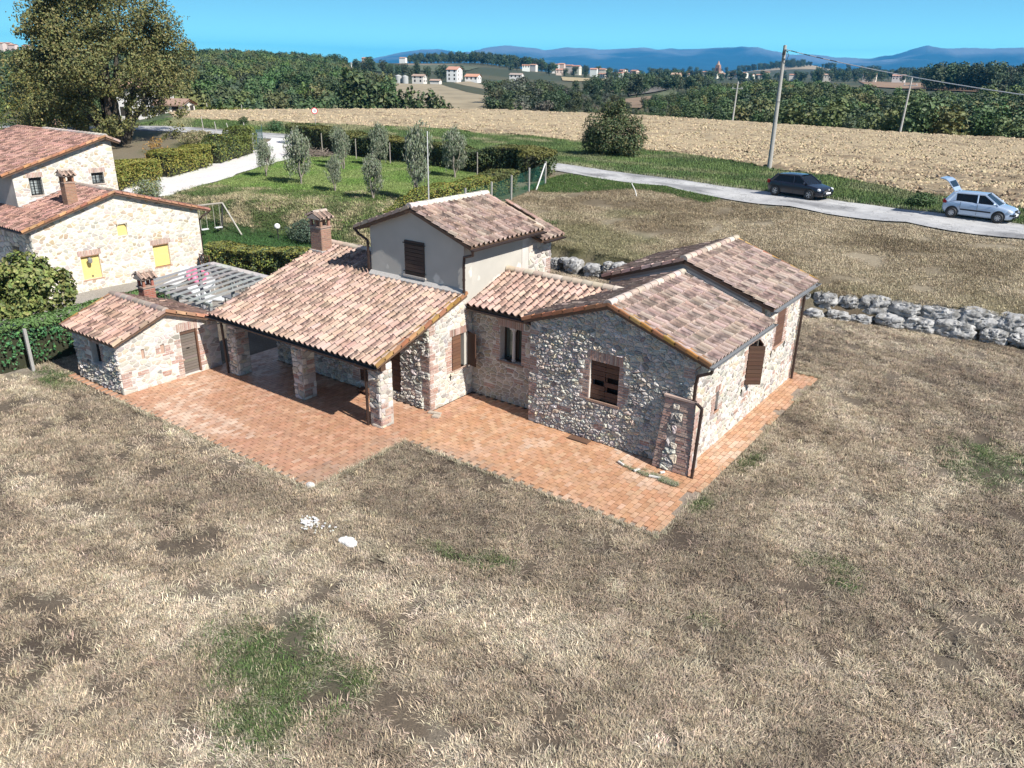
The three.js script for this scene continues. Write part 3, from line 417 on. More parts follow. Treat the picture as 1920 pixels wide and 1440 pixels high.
function tileGeo(P, U, S, N, w, L, tone) { // P lower left corner
  const mb = new MB(), v = Math.floor(R() * 32), u0 = (v % 8) / 8, v0 = Math.floor(v / 8) / 4, lift = 0.042 + rr(-0.008, 0.01), sk = rr(-0.008, 0.008), ov = 0.06;
  const q = (p, t) => P.clone().addScaledVector(U, p[0] * w + sk * t).addScaledVector(S, t * (L + ov)).addScaledVector(N, p[1] + lift * (1 - t));
  const uv = (p, t) => [u0 + 0.003 + clamp(p[0]) * 0.119, v0 + 0.004 + t * 0.242];
  for (let i = 0; i + 1 < PROFILE.length; i++) {
    const a = PROFILE[i], b = PROFILE[i + 1];
    mb.quad(q(a, 0), q(b, 0), q(b, 1), q(a, 1), tone, uv(a, 0), uv(b, 0), uv(b, 1), uv(a, 1));
    const d = (p) => q(p, 0).addScaledVector(N, -0.034); mb.quad(d(a), d(b), q(b, 0), q(a, 0), tone, uv(a, 0.02), uv(b, 0.02), uv(b, 0), uv(a, 0));
  }
  return mb.geo();
}
const LICHEN = [[0.4, 0.22, 0.06], [0.46, 0.27, 0.1], [0.34, 0.16, 0.08], [0.5, 0.3, 0.13], [0.42, 0.2, 0.11]], TERRA = [[0.5, 0.34, 0.26], [0.56, 0.42, 0.33], [0.42, 0.28, 0.22], [0.6, 0.47, 0.38]];
// P0 eave corner, U along the eave, S up the slope, W x L metres; verge at the U start and/or end
function roof(root, list, o) {
  const { P0, U, S, W, L } = o, N = U.clone().cross(S); if (N.y < 0) N.negate();
  const mb = new MB(), k = [0.16, 0.095, 0.06], at = (u, s, n) => P0.clone().addScaledVector(U, u).addScaledVector(S, s).addScaledVector(N, n);
  mb.obox(at(W / 2, L / 2, -0.055), U, S, U.clone().cross(S), W / 2 - 0.01, L / 2, 0.05, k);
  if (o.rafters) for (let u = 0.25; u < W; u += 0.6) mb.obox(at(u, o.rafters / 2 + 0.05, -0.15), U, S, U.clone().cross(S), 0.05, o.rafters / 2, 0.05, k);
  const r = part('roof', mb, M.wood, root); if (o.label) r.userData.label = o.label;
  const nc = Math.round(W / (o.tw || 0.255)), nr = Math.round(L / (o.tl || 0.37)), tw = W / nc, tl = L / nr, tint = o.tint || [1, 1, 1];
  for (let j = 0; j < nr; j++) for (let i = 0; i < nc; i++) {
    const c = at((i + 0.5) * tw, (j + 0.5) * tl, 0); if (o.skip && o.skip(c)) continue;
    const t = rr(...(o.tone || [0.72, 1.0])), tone = [t * tint[0] * rr(0.96, 1.06), t * tint[1] * rr(0.95, 1.03), t * tint[2] * rr(0.93, 1.04)];
    list.roof_tile.push({ geo: tileGeo(at(i * tw, j * tl - 0.03, 0.01), U, S, N, tw, tl, tone), at: c, parent: r });
  }
  for (const [end, lab] of o.verge || []) { // edge tiles along a gable
    const g = Math.round(L / 0.38), gl = L / g, D = U.clone().multiplyScalar(end ? 1 : -1);
    for (let j = 0; j < g; j++) {
      const m = new MB(), kk = jit(pick(lab), 0.2, 0.08), c = at(end ? W : 0, (j + 0.5) * gl, 0.075 + 0.012), up = S.clone().addScaledVector(N, 0.05).normalize(), nn = N.clone().addScaledVector(S, -0.05).normalize();
      m.obox(c.clone().addScaledVector(D, -0.075), U, up, nn, 0.1, gl / 2 + 0.02, 0.012, kk); m.obox(c.clone().addScaledVector(D, 0.03).addScaledVector(N, -0.045), U, up, nn, 0.012, gl / 2 + 0.02, 0.045, kk);
      list.verge_tile.push({ geo: m.geo(), at: c, parent: r });
    }
  }
  return r;
}
function ridge(list, parent, A, B, ks = TERRA, r0 = 0.125) { // half-round caps
  const n = Math.max(2, Math.round(A.distanceTo(B) / 0.4)), d = B.clone().sub(A).divideScalar(n), D = d.clone().normalize(), X = V(0, 1, 0).cross(D).normalize(), Y = D.clone().cross(X);
  for (let i = 0; i < n; i++) {
    const m = new MB(), k = jit(pick(ks), 0.14, 0.05), a = A.clone().addScaledVector(d, i), b = a.clone().addScaledVector(d, 1.12), q = (c, r, t) => c.clone().addScaledVector(X, r * Math.cos(t)).addScaledVector(Y, r * Math.sin(t) * 0.95);
    const ra = r0 * 1.12, rb = r0 * 0.94, K = 9; for (let j = 0; j < K; j++) { const t = -0.15 + (j / K) * (Math.PI + 0.3), u = -0.15 + ((j + 1) / K) * (Math.PI + 0.3); m.quad(q(a, ra, t), q(a, ra, u), q(b, rb, u), q(b, rb, t), k); m.quad(q(a, ra - 0.02, t), q(a, ra - 0.02, u), q(a, ra, u), q(a, ra, t), k); }
    if (i === 0) for (let j = 0; j < K; j++) { const t = -0.15 + (j / K) * (Math.PI + 0.3), u = -0.15 + ((j + 1) / K) * (Math.PI + 0.3); m.tri(a.clone(), q(a, ra - 0.02, t), q(a, ra - 0.02, u), [0.45, 0.4, 0.36]); }
    list.ridge_tile.push({ geo: m.geo(), at: a, parent });
  }
}
M.ridge = std({ map: scaled(tBlotch, 0.9), roughness: 0.9, side: THREE.DoubleSide });
function gutter(root, A, B, out, k = [0.07, 0.05, 0.045], r = 0.07) {
  const mb = new MB(), D = B.clone().sub(A).normalize(), Y = V(0, 1, 0), K = 8, q = (c, t, rad) => c.clone().addScaledVector(out, rad * Math.cos(t)).addScaledVector(Y, rad * Math.sin(t));
  for (let j = 0; j < K; j++) { const t = Math.PI + (j / K) * Math.PI, u = Math.PI + ((j + 1) / K) * Math.PI; for (const rad of [r, r - 0.008]) mb.quad(q(A, t, rad), q(A, u, rad), q(B, u, rad), q(B, t, rad), k); }
  for (const s of [r]) { mb.cyl(q(A, 0, s), q(B, 0, s), 0.011, 0.011, 6, k); mb.cyl(q(A, Math.PI, s), q(B, Math.PI, s), 0.008, 0.008, 6, k); }
  for (let j = 0; j < K; j++) { const t = Math.PI + (j / K) * Math.PI, u = Math.PI + ((j + 1) / K) * Math.PI; mb.tri(A, q(A, t, r), q(A, u, r), k); mb.tri(B, q(B, t, r), q(B, u, r), k); }
  return part('gutter', mb, M.metal, root);
}
function downpipe(root, pts, k = [0.075, 0.05, 0.042], r = 0.045) {
  const mb = new MB(); mb.tube(pts, r, 10, k); for (const p of pts) mb.add(new THREE.SphereGeometry(r * 1.02, 8, 6), new THREE.Matrix4().setPosition(p), k);
  const a = pts[pts.length - 1], b = pts[pts.length - 2]; for (const t of [0.1, 0.5, 0.9]) { const c = a.clone().lerp(b, t); mb.cyl(c.clone().add(V(0, -0.02, 0)), c.clone().add(V(0, 0.02, 0)), r * 1.25, r * 1.25, 10, k); }
  return part('downpipe', mb, M.metal, root);
}
const BROWN_WOOD = [0.115, 0.055, 0.034];
// a leaf of shutter made of boards: corner O, across A (metres wide w), up to height h, facing N
function shutter(root, O, A, N, w, h, name = 'shutter', k = BROWN_WOOD, bw = 0.13, mat = M.wood, label) {
  const mb = new MB(), Y = V(0, 1, 0), q = (u, v, n) => O.clone().addScaledVector(A, u).addScaledVector(Y, v).addScaledVector(N, n), Z = A.clone().cross(Y);
  mb.obox(q(w / 2, h / 2, -0.012), A, Y, Z, w / 2 - 0.006, h / 2 - 0.006, 0.008, k.map((c) => c * 0.6));
  const s = part(name, mb, mat, root); if (label) s.userData.label = label; const n = Math.max(2, Math.round(h / bw));
  for (let i = 0; i < n; i++) { const b = new MB(), t = h / n; b.obox(q(w / 2, (i + 0.5) * t, 0.006 + rr(-0.002, 0.003)), A, Y, Z, w / 2, t / 2 - 0.006, 0.012, jit(k, 0.16, 0.04)); part('board', b, mat, s); }
  return s;
}
function hinge(root, p, A) { const mb = new MB(); mb.obox(p, A, V(0, 1, 0), A.clone().cross(V(0, 1, 0)), 0.02, 0.012, 0.012, [0.02, 0.02, 0.02]); mb.obox(p.clone().add(V(0, -0.1, 0)), A, V(0, 1, 0), A.clone().cross(V(0, 1, 0)), 0.01, 0.11, 0.012, [0.02, 0.02, 0.02]); mb.obox(p.clone().add(V(0, -0.07, 0)), A, V(0, 1, 0), A.clone().cross(V(0, 1, 0)), 0.06, 0.01, 0.01, [0.02, 0.02, 0.02]); return part('shutter_holder', mb, M.metal, root); }
const LISTS = () => ({ stone: [], brick: [], roof_tile: [], verge_tile: [], ridge_tile: [] });
function settleAll(root, L) { settle(root, 'stone', L.stone, M.stone); settle(root, 'brick', L.brick, M.brick); settle(root, 'roof_tile', L.roof_tile, M.tile); settle(root, 'verge_tile', L.verge_tile, M.ridge); settle(root, 'ridge_tile', L.ridge_tile, M.ridge); }
const Xp = V(1, 0, 0), Xn = V(-1, 0, 0), Zp = V(0, 0, 1), Zn = V(0, 0, -1), Yp = V(0, 1, 0);
const slope = (H, D, y) => V(H, y, D).normalize();
function chimney(root, list, c, w, d, y0, y1, k, label) { // brick stack, pillars, little tiled hat; c centre
  const mb = new MB(); mb.box(c.x - w / 2, y0, c.z - d / 2, c.x + w / 2, y1, c.z + d / 2, [0.45, 0.36, 0.3]);
  const ch = part('chimney', mb, M.mortar, root); if (label) ch.userData.label = label;
  const faces = [[V(c.x - w / 2, 0, c.z + d / 2), Xp, Zp, w], [V(c.x + w / 2, 0, c.z + d / 2), Zn, Xp, d], [V(c.x + w / 2, 0, c.z - d / 2), Xn, Zn, w], [V(c.x - w / 2, 0, c.z - d / 2), Zp, Xn, d]];
  const bm = new MB(); for (const [O, U, N, len] of faces) { let r = 0; for (let v = y0; v < y1 - 0.05; v += 0.075, r++) for (let u = -(r % 2) * 0.13; u < len; u += 0.268) { const a = Math.max(0.002, u), b = Math.min(len - 0.002, u + 0.255); if (b - a > 0.03) bm.add(brickAt({ O, U, N, V: Yp }, a, v, b, v + 0.062, 0.012, jit(k, 0.16, 0.05))); } }
  const bs = part('brick', bm, M.brick, ch); bs.userData.kind = 'stuff';
  const cap = new MB(); cap.box(c.x - w / 2 - 0.04, y1, c.z - d / 2 - 0.04, c.x + w / 2 + 0.04, y1 + 0.05, c.z + d / 2 + 0.04, [0.42, 0.3, 0.24]); part('collar', cap, M.plain, ch);
  const hgtP = 0.26; for (const sx of [-1, 0, 1]) for (const sz of [-1, 1]) { if (sx === 0 && w < 0.5) continue; const p = new MB(); const px = c.x + sx * (w / 2 - 0.05), pz = c.z + sz * (d / 2 - 0.05); p.box(px - 0.045, y1 + 0.05, pz - 0.045, px + 0.045, y1 + 0.05 + hgtP, pz + 0.045, jit(k, 0.1)); part('pillar', p, M.brick, ch); }
  const yb = y1 + 0.05 + hgtP, hat = new MB(), ov = 0.1, hx = w / 2 + ov, hz = d / 2 + ov, rise = 0.2; hat.box(c.x - hx + 0.03, yb, c.z - hz + 0.03, c.x + hx - 0.03, yb + 0.03, c.z + hz - 0.03, [0.36, 0.27, 0.21]);
  const A = V(c.x, yb + rise + 0.03, c.z - hz), B = V(c.x, yb + rise + 0.03, c.z + hz); for (const s of [-1, 1]) hat.quad(V(c.x + s * hx, yb + 0.03, c.z - hz), V(c.x + s * hx, yb + 0.03, c.z + hz), B, A, [0.4, 0.3, 0.24]);
  for (const [z, p] of [[c.z - hz, A], [c.z + hz, B]]) hat.tri(V(c.x - hx, yb + 0.03, z), V(c.x + hx, yb + 0.03, z), p, [0.46, 0.38, 0.32]);
  part('hat', hat, M.plain, ch);
  for (const s of [-1, 1]) { const U = V(0, 0, 1), S = V(-s * hx, rise, 0), Ls = S.length(); S.normalize(); const n = Math.max(3, Math.round((2 * hz) / 0.2)); let N = U.clone().cross(S); if (N.y < 0) N.negate(); for (let i = 0; i < n; i++) part('roof_tile', tileGeo(V(c.x + s * (hx + 0.02), yb + 0.04, c.z - hz + (i * 2 * hz) / n), U, S, N, (2 * hz) / n, Ls, [0.95, 0.9, 0.86]), M.tile, ch); }
  const rd = new MB(); for (let i = 0; i < 9; i++) { const t = (i / 9) * Math.PI, u = ((i + 1) / 9) * Math.PI, q = (e, a) => V(c.x + 0.09 * Math.cos(a), e.y + 0.03 + 0.09 * Math.sin(a), e.z); rd.quad(q(A, t), q(B, t), q(B, u), q(A, u), [0.5, 0.42, 0.35]); } part('ridge_tile', rd, M.ridge, ch);
  return ch;
}

// ---------------------------------------------------------------- the stone house
R = rngOf(101);
const house = thing('stone_house', 'rustic stone house with plastered tower, tiled portico and gabled wings amid the dry lawn', 'house');
{
  const L = LISTS(), X1 = 5.44, Zm = -4.85, Ze = -9.2, KW = 0.337, EYW = 3.283, RXW = 2.72, EX = 5.885, EXL = -0.2;
  const rw = 4.35, hy = 3.705, rh = 4.781, KH = 0.343;
  const wallTop = (x) => rw - 0.06 - KW * Math.abs(x - RXW), hiTop = (x) => rh - 0.06 - KH * Math.abs(x - RXW);
  // front gable of the low wing
  const win = [2.18, 1.34, 3.15, 2.57];
  masonry(house, L, { name: 'wall', label: 'rough stone front gable wall in raking light', O: V(0, 0, 0), U: Xp, N: Zp, poly: [[0, 0], [X1, 0], [X1, wallTop(X1)], [RXW, wallTop(RXW)], [0, wallTop(0)]], holes: [win], zones: [...surround(win, 0.3), [2.08, 1.255, 3.25, 1.33, 'h'], ...quoin(0, 1, 0.1, 3.1), ...quoin(X1, -1, 2.2, 3.1), ...scatterBricks(4, 0.5, 0.3, 4, 1)], size: 0.165, depth: 0.048, gap: 0.02, mortar: MORTAR, flat: 1.6, craggy: 1 });
  // sunlit side wall of the wings
  const slit = [1.76, 1.18, 2.0, 1.8], w2 = [4.12, 1.3, 5.05, 2.6], w3 = [6.62, 1.85, 7.5, 3.1];
  const sideW = { name: 'wall', U: Zn, N: Xp, size: 0.19, depth: 0.018, gap: 0.024, pal: STONES.pale, mortar: MORTAR, washed: true };
  masonry(house, L, { ...sideW, label: 'pale sunlit stone side wall of the low wing', O: V(X1, 0, 0), poly: [[0, 0], [5.2, 0], [5.2, wallTop(X1)], [0, wallTop(X1)]], holes: [slit, w2], zones: [...surround(slit, 0.2), ...surround(w2, 0.2).filter((z) => z[2] < 5.2), ...quoin(0, 1, 0, 3.1), ...scatterBricks(4, 1, 0.2, 4.6, 1)] });
  const sh3 = (q) => [q[0] - 5.2, q[1], q[2] - 5.2, q[3], q[4]], w3b = sh3(w3);
  masonry(house, L, { ...sideW, label: 'pale sunlit stone side wall of the high wing', O: V(X1, 0, -5.2), poly: [[0, 0], [-Ze - 5.2, 0], [-Ze - 5.2, hiTop(X1)], [0, hiTop(X1)]], holes: [w3b.slice(0, 4)], zones: [...surround(w3b, 0.22), ...quoin(-Ze - 5.2, -1, 0, 3.4), ...scatterBricks(3, 0.3, 0.2, 3.4, 1)] });
  { const mb = new MB(); mb.box(X1 - 0.4, wallTop(X1), -5.2, X1, hiTop(X1), Zm, [0.5, 0.43, 0.37]); part('wall', mb, M.plaster, house); }
  masonry(house, L, { O: V(0, 0, Zm), U: Zp, N: Xn, poly: [[0, 0], [-Zm, 0], [-Zm, wallTop(0)], [0, wallTop(0)]], bare: true });
  masonry(house, L, { O: V(0, 0, Ze), U: Zp, N: Xn, poly: [[0, 0], [Zm - Ze, 0], [Zm - Ze, hiTop(0)], [0, hiTop(0)]], bare: true, mat: M.plaster, mortar: [0.5, 0.42, 0.36] });
  masonry(house, L, { O: V(X1, 0, Ze), U: Xn, N: Zn, poly: [[0, 0], [X1, 0], [X1, hiTop(0)], [RXW, hiTop(RXW)], [0, hiTop(X1)]], bare: true });
  masonry(house, L, { O: V(0, 0, Zm), U: Xp, N: Zp, poly: [[0, 2.4], [X1 - 0.41, 2.4], [X1 - 0.41, hiTop(X1 - 0.41)], [RXW, hiTop(RXW)], [0, hiTop(0)]], bare: true, mat: M.plaster, mortar: [0.42, 0.36, 0.32], label: 'plain plastered step between the two wing roofs', thick: 0.3 });
  // low wing roof
  const SR = V(-1, KW, 0).normalize(), SL = V(1, KW, 0).normalize(), cs = Math.sqrt(1 + KW * KW), zf = 0.15;
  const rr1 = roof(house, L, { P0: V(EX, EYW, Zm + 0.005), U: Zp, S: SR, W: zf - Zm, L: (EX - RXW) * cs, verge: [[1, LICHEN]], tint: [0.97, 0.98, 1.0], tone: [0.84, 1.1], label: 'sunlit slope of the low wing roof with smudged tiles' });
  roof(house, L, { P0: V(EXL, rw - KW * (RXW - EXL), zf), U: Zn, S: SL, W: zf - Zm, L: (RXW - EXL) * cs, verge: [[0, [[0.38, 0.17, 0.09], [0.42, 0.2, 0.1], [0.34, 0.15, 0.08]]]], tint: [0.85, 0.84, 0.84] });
  ridge(L, rr1, V(RXW, rw + 0.05, zf + 0.03), V(RXW, rw + 0.05, Zm + 0.03), [[0.58, 0.48, 0.4], [0.64, 0.55, 0.47], [0.52, 0.4, 0.33]]);
  const ch2 = Math.sqrt(1 + KH * KH), zh = Zm + 0.1;
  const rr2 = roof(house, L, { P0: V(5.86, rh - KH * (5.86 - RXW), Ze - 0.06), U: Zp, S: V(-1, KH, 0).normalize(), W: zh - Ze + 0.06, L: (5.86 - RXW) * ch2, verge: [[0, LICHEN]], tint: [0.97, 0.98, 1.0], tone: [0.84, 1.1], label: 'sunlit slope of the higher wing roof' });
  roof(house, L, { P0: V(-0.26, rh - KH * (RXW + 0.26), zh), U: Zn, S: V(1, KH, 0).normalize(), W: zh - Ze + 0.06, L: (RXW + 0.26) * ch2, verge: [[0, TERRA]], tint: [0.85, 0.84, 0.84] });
  ridge(L, rr2, V(RXW, rh + 0.05, zh + 0.04), V(RXW, rh + 0.05, Ze - 0.08), [[0.58, 0.48, 0.4], [0.64, 0.55, 0.47], [0.52, 0.4, 0.33]]);
  gutter(house, V(EX + 0.06, EYW - 0.04, zf), V(EX + 0.06, EYW - 0.04, Zm), Xp, [0.3, 0.31, 0.32]);
  gutter(house, V(5.92, hy - 0.05, zh), V(5.92, hy - 0.05, Ze - 0.1), Xp, [0.3, 0.31, 0.32]);
  downpipe(house, [V(EX + 0.06, EYW - 0.1, 0.1), V(EX + 0.04, EYW - 0.2, 0.1), V(X1 + 0.14, EYW - 0.36, 0.13), V(X1 + 0.1, EYW - 0.6, 0.13), V(X1 + 0.1, 2.2, 0.13), V(5.82, 2.05, 0.2), V(5.82, 0.02, 0.36)]);
  downpipe(house, [V(5.9, hy - 0.1, Ze + 0.08), V(X1 + 0.1, hy - 0.35, Ze + 0.08), V(X1 + 0.1, 0, Ze + 0.08)]);
  // flashing where the low roof meets the step
  { const mb = new MB(); for (const s of [-1, 1]) { const a = V(RXW, rw + 0.1, Zm + 0.03), b = V(RXW + s * 2.75, rw + 0.1 - KW * 2.75, Zm + 0.03); mb.quad(a, b, b.clone().add(V(0, 0.0, 0.14)), a.clone().add(V(0, 0, 0.14)), [0.4, 0.38, 0.36]); mb.quad(a, b, b.clone().add(V(0, 0.1, 0)), a.clone().add(V(0, 0.1, 0)), [0.4, 0.38, 0.36]); } part('flashing', mb, std({ roughness: 0.8, side: THREE.DoubleSide }), house); }
  // front window: closed brown shutters of broad boards, two boards missing
  { const O = V(win[0], win[1], -0.1), w = win[2] - win[0], h = win[3] - win[1]; const mb = new MB(); mb.box(win[0] - 0.02, win[1], -0.32, win[2] + 0.02, win[3], -0.3, [0.01, 0.009, 0.008]); const wn = part('window', mb, M.plain, house);
    for (const s of [0, 1]) { const x0 = win[0] + s * w / 2, f = new MB(); f.box(x0 + 0.005, win[1] + 0.01, -0.15, x0 + 0.055, win[3] - 0.01, -0.1, BROWN_WOOD); f.box(x0 + w / 2 - 0.055, win[1] + 0.01, -0.15, x0 + w / 2 - 0.005, win[3] - 0.01, -0.1, BROWN_WOOD); part('shutter_frame', f, M.wood, wn);
      for (let i = 0; i < 8; i++) { if ((s === 0 && i === 3) || (s === 1 && (i === 2 || i === 4))) continue; const b = new MB(), t = h / 8; b.box(x0 + 0.006, win[1] + i * t + 0.006, -0.1, x0 + w / 2 - 0.006, win[1] + (i + 1) * t - 0.006, -0.075 + rr(0, 0.006), jit(BROWN_WOOD, 0.15)); part('board', b, M.wood, wn); } }
    const sl = new MB(); sl.box(win[0] - 0.08, win[1] - 0.07, -0.2, win[2] + 0.08, win[1], 0.05, [0.4, 0.26, 0.19]); part('sill', sl, M.brick, house); }
  // side openings
  { const f = new MB(); f.box(X1 - 0.3, slit[1], -slit[2], X1 - 0.28, slit[3], -slit[0], [0.24, 0.12, 0.07]); part('window', f, M.wood, house); const sl = new MB(); sl.box(X1 - 0.28, slit[1] - 0.05, -slit[2] - 0.06, X1 + 0.04, slit[1], -slit[0] + 0.06, [0.46, 0.27, 0.18]); part('sill', sl, M.brick, house);
    const d = new MB(); d.box(X1 - 0.36, w2[1], -w2[2], X1 - 0.34, w2[3], -w2[0], [0.008, 0.008, 0.009]); const wn = part('window', d, M.plain, house); const fr = new MB(); for (const z of [-w2[0] - 0.03, -(w2[0] + w2[2]) / 2, -w2[2] + 0.03]) fr.box(X1 - 0.33, w2[1], z - 0.03, X1 - 0.28, w2[3], z + 0.03, BROWN_WOOD); for (const y of [w2[1], w2[3] - 0.06]) fr.box(X1 - 0.33, y, -w2[2], X1 - 0.28, y + 0.06, -w2[0], BROWN_WOOD); part('frame', fr, M.wood, wn);
    shutter(house, V(X1 + 0.02, w2[1] - 0.0, -w2[0] - 0.02), V(0.78, 0, -0.62).normalize(), V(0.62, 0, 0.78).normalize(), 0.5, 1.3, 'shutter', [0.1, 0.05, 0.03], 0.13, M.wood, 'half open shutter leaf nearest the corner');
    shutter(house, V(X1 + 0.02, w2[1], -w2[2] + 0.02), V(0.55, 0, 0.83).normalize(), V(0.83, 0, -0.55).normalize(), 0.46, 1.3);
    shutter(house, V(X1 - 0.02, w3[1], -w3[0] - 0.01), Zn, Xp, w3[2] - w3[0] - 0.02, w3[3] - w3[1], 'shutter', [0.15, 0.075, 0.05]);
    hinge(house, V(X1 + 0.03, 1.2, -3.9), Zp); hinge(house, V(X1 + 0.03, 1.8, -6.4), Zp); hinge(house, V(X1 + 0.03, 1.8, -7.75), Zp); const sl2 = new MB(); sl2.box(X1 - 0.2, w3[1] - 0.05, -w3[2] - 0.05, X1 + 0.04, w3[1], -w3[0] + 0.05, [0.44, 0.26, 0.18]); part('sill', sl2, M.brick, house); }
  // battered buttress on the front corner
  { const y = 2.13, b0 = 0.36, t0 = 0.13, P = [V(4.58, 0, b0), V(5.66, 0, b0), V(5.6, y, t0), V(4.72, y, t0)], up = V(0.0, y, t0 - b0).normalize(), Nn = V(0, b0 - t0, y).normalize(), mb = new MB(), k = [0.42, 0.38, 0.34], xr = (t) => lerp(5.66, 5.6, t);
    mb.quad(P[0], P[1], P[2], P[3], k); mb.quad(P[1], V(5.66, 0, -0.35), V(5.6, y, -0.3), P[2], k); mb.quad(V(4.58, 0, -0.1), P[0], P[3], V(4.72, y, -0.1), k); mb.quad(P[3], P[2], V(5.6, y, -0.3), V(4.72, y, -0.1), k); mb.quad(V(5.66, 0, -0.35), V(4.58, 0, -0.1), V(4.72, y, -0.1), V(5.6, y, -0.3), k); const bt = part('buttress', mb, M.mortar, house);
    const hh = Math.hypot(y, b0 - t0), zs = []; let v = 0.02; while (v < hh - 0.1) { const t = pick([0.15, 0.225, 0.3]); if (R() < 0.8) zs.push([0.02 + 0.13 * v / hh, v, 0.02 + 0.13 * v / hh + rr(0.15, 0.28), Math.min(v + t, hh)]); if (R() < 0.8) zs.push([1.06 - 0.06 * v / hh - rr(0.2, 0.45), v, 1.06 - 0.06 * v / hh, Math.min(v + t, hh)]); v += t + 0.01; } zs.push([0.15, hh - 0.14, 1.0, hh - 0.01]);
    const fake = new THREE.Group(); house.add(fake); const tmp = masonry(fake, L, { O: P[0].clone(), U: Xp, V: up, N: Nn, poly: [[0.02, 0.01], [1.07, 0.01], [1.01, hh], [0.15, hh]], zones: zs, size: 0.19, depth: 0.048, gap: 0.022, craggy: 1, thick: 0.05 }); house.remove(fake); for (const q of [...L.stone, ...L.brick]) if (q.parent === tmp) q.parent = bt;
    const fk = new THREE.Group(); house.add(fk); const t2 = masonry(fk, L, { O: V(5.662, 0, 0.34), U: Zn, V: V(-0.03, 1, 0).normalize(), N: Xp, poly: [[0, 0], [0.68, 0], [0.62, y], [0.2, y]], zones: quoin(0.02, 1, 0, 2).map((z) => [z[0] + 0.2 * z[1] / y, z[1], z[2] + 0.2 * z[1] / y, z[3]]), size: 0.24, depth: 0.02, pal: STONES.pale, washed: true, thick: 0.02 }); house.remove(fk); for (const q of [...L.stone, ...L.brick]) if (q.parent === t2) q.parent = bt;
    const cp = new MB(); cp.box(4.68, y, -0.1, 5.68, y + 0.06, t0 + 0.06, [0.56, 0.42, 0.35]); part('coping', cp, M.brick, house); }
  // link between the wing and the main block
  const zl = -0.726, lw = [1.18, 1.46, 2.06, 2.65], SLk = V(0, 0.325, -1).normalize(), cl = Math.sqrt(1 + 0.325 ** 2);
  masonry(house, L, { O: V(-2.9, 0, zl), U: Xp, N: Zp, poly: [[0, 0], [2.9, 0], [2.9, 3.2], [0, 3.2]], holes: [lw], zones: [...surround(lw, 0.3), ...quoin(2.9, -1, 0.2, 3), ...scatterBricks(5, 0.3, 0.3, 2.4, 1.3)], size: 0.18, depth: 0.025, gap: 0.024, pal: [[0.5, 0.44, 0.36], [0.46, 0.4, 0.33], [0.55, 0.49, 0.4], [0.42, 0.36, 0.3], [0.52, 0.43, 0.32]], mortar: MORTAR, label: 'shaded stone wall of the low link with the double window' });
  masonry(house, L, { O: V(0, 0, -4.7), U: Xn, N: Zn, poly: [[0, 0], [2.9, 0], [2.9, 3.2], [0, 3.2]], bare: true });
  const lr = roof(house, L, { P0: V(-2.95, 3.2, -0.4), U: Xp, S: SLk, W: 4.9, L: 2.3 * cl, skip: (c) => c.x > RXW - 0.4 || c.y < rw - KW * Math.abs(c.x - RXW) - 0.12 && c.x > 0, tint: [1.06, 0.98, 0.95], label: 'pinkish roof of the link between tower and wing' });
  roof(house, L, { P0: V(1.9, 3.2, -5.0), U: Xn, S: V(0, 0.325, 1).normalize(), W: 4.85, L: 2.3 * cl, skip: () => true });
  ridge(L, lr, V(-2.9, 4.0, -2.7), V(1.75, 4.0, -2.7), [[0.56, 0.46, 0.36], [0.6, 0.5, 0.4]]);
  gutter(house, V(-2.85, 3.12, -0.36), V(-0.25, 3.12, -0.36), Zp);
  { const mb = new MB(); mb.box(-1.74, 1.44, zl - 0.36, -0.82, 2.66, zl - 0.34, [0.012, 0.012, 0.012]); const wn = part('window', mb, M.plain, house);
    const fr = new MB(); for (const x of [-1.72, -1.3, -1.2, -0.86]) fr.box(x, 1.46, zl - 0.33, x + 0.06, 2.65, zl - 0.26, [0.05, 0.032, 0.024]); for (const y of [1.46, 2.59]) fr.box(-1.72, y, zl - 0.33, -0.84, y + 0.06, zl - 0.26, [0.05, 0.032, 0.024]); part('frame', fr, M.wood, wn);
    for (const x of [-1.67, -1.15]) { const p = new MB(); p.box(x, 1.5, zl - 0.3, x + (x < -1.5 ? 0.38 : 0.3), 2.6, zl - 0.295, [0.1, 0.12, 0.1]); part('pane', p, std({ roughness: 0.05, metalness: 0.2 }), wn); }
    const col = new MB(), cx = -1.22, k = [0.62, 0.6, 0.57]; col.add(new THREE.LatheGeometry([[0.07, 0], [0.075, 0.04], [0.05, 0.06], [0.055, 0.1], [0.047, 0.95], [0.06, 0.98], [0.05, 1.0], [0.09, 1.08], [0.1, 1.14]].map((p) => new THREE.Vector2(...p)), 14), new THREE.Matrix4().setPosition(cx, 1.49, zl - 0.1), k); col.box(cx - 0.11, 2.6, zl - 0.2, cx + 0.11, 2.65, zl + 0.0, k); part('column', col, M.plain, house);
    const sl = new MB(); sl.box(-1.8, 1.4, zl - 0.25, -0.76, 1.46, zl + 0.04, [0.3, 0.2, 0.15]); part('sill', sl, M.brick, house); }
  // main block and portico
  const KM = 0.3123, my = (z) => 2.267 + KM * (3.839 - z), SM = V(0, KM, -1).normalize(), cm = Math.sqrt(1 + KM * KM), mh = 1.446;
  const door = [6.0 - 0.05, 0.3, 6.45, 2.0], w5 = [2.05, 0.75, 3.05, 1.85], hatch = [4.45, 0.28, 4.86, 0.72];
  masonry(house, L, { O: V(-10.65, 0, mh), U: Xp, N: Zp, poly: [[0, 0], [7.75, 0], [7.75, my(mh) - 0.06], [0, my(mh) - 0.06]], holes: [door, w5, hatch], zones: [...quoin(7.75, -1, 0, 2.9), ...surround(hatch, 0.15)], size: 0.18, depth: 0.05, gap: 0.022, craggy: 1, label: 'stone wall under the portico' });
  const w6 = [1.1, 1.1, 1.9, 2.28];
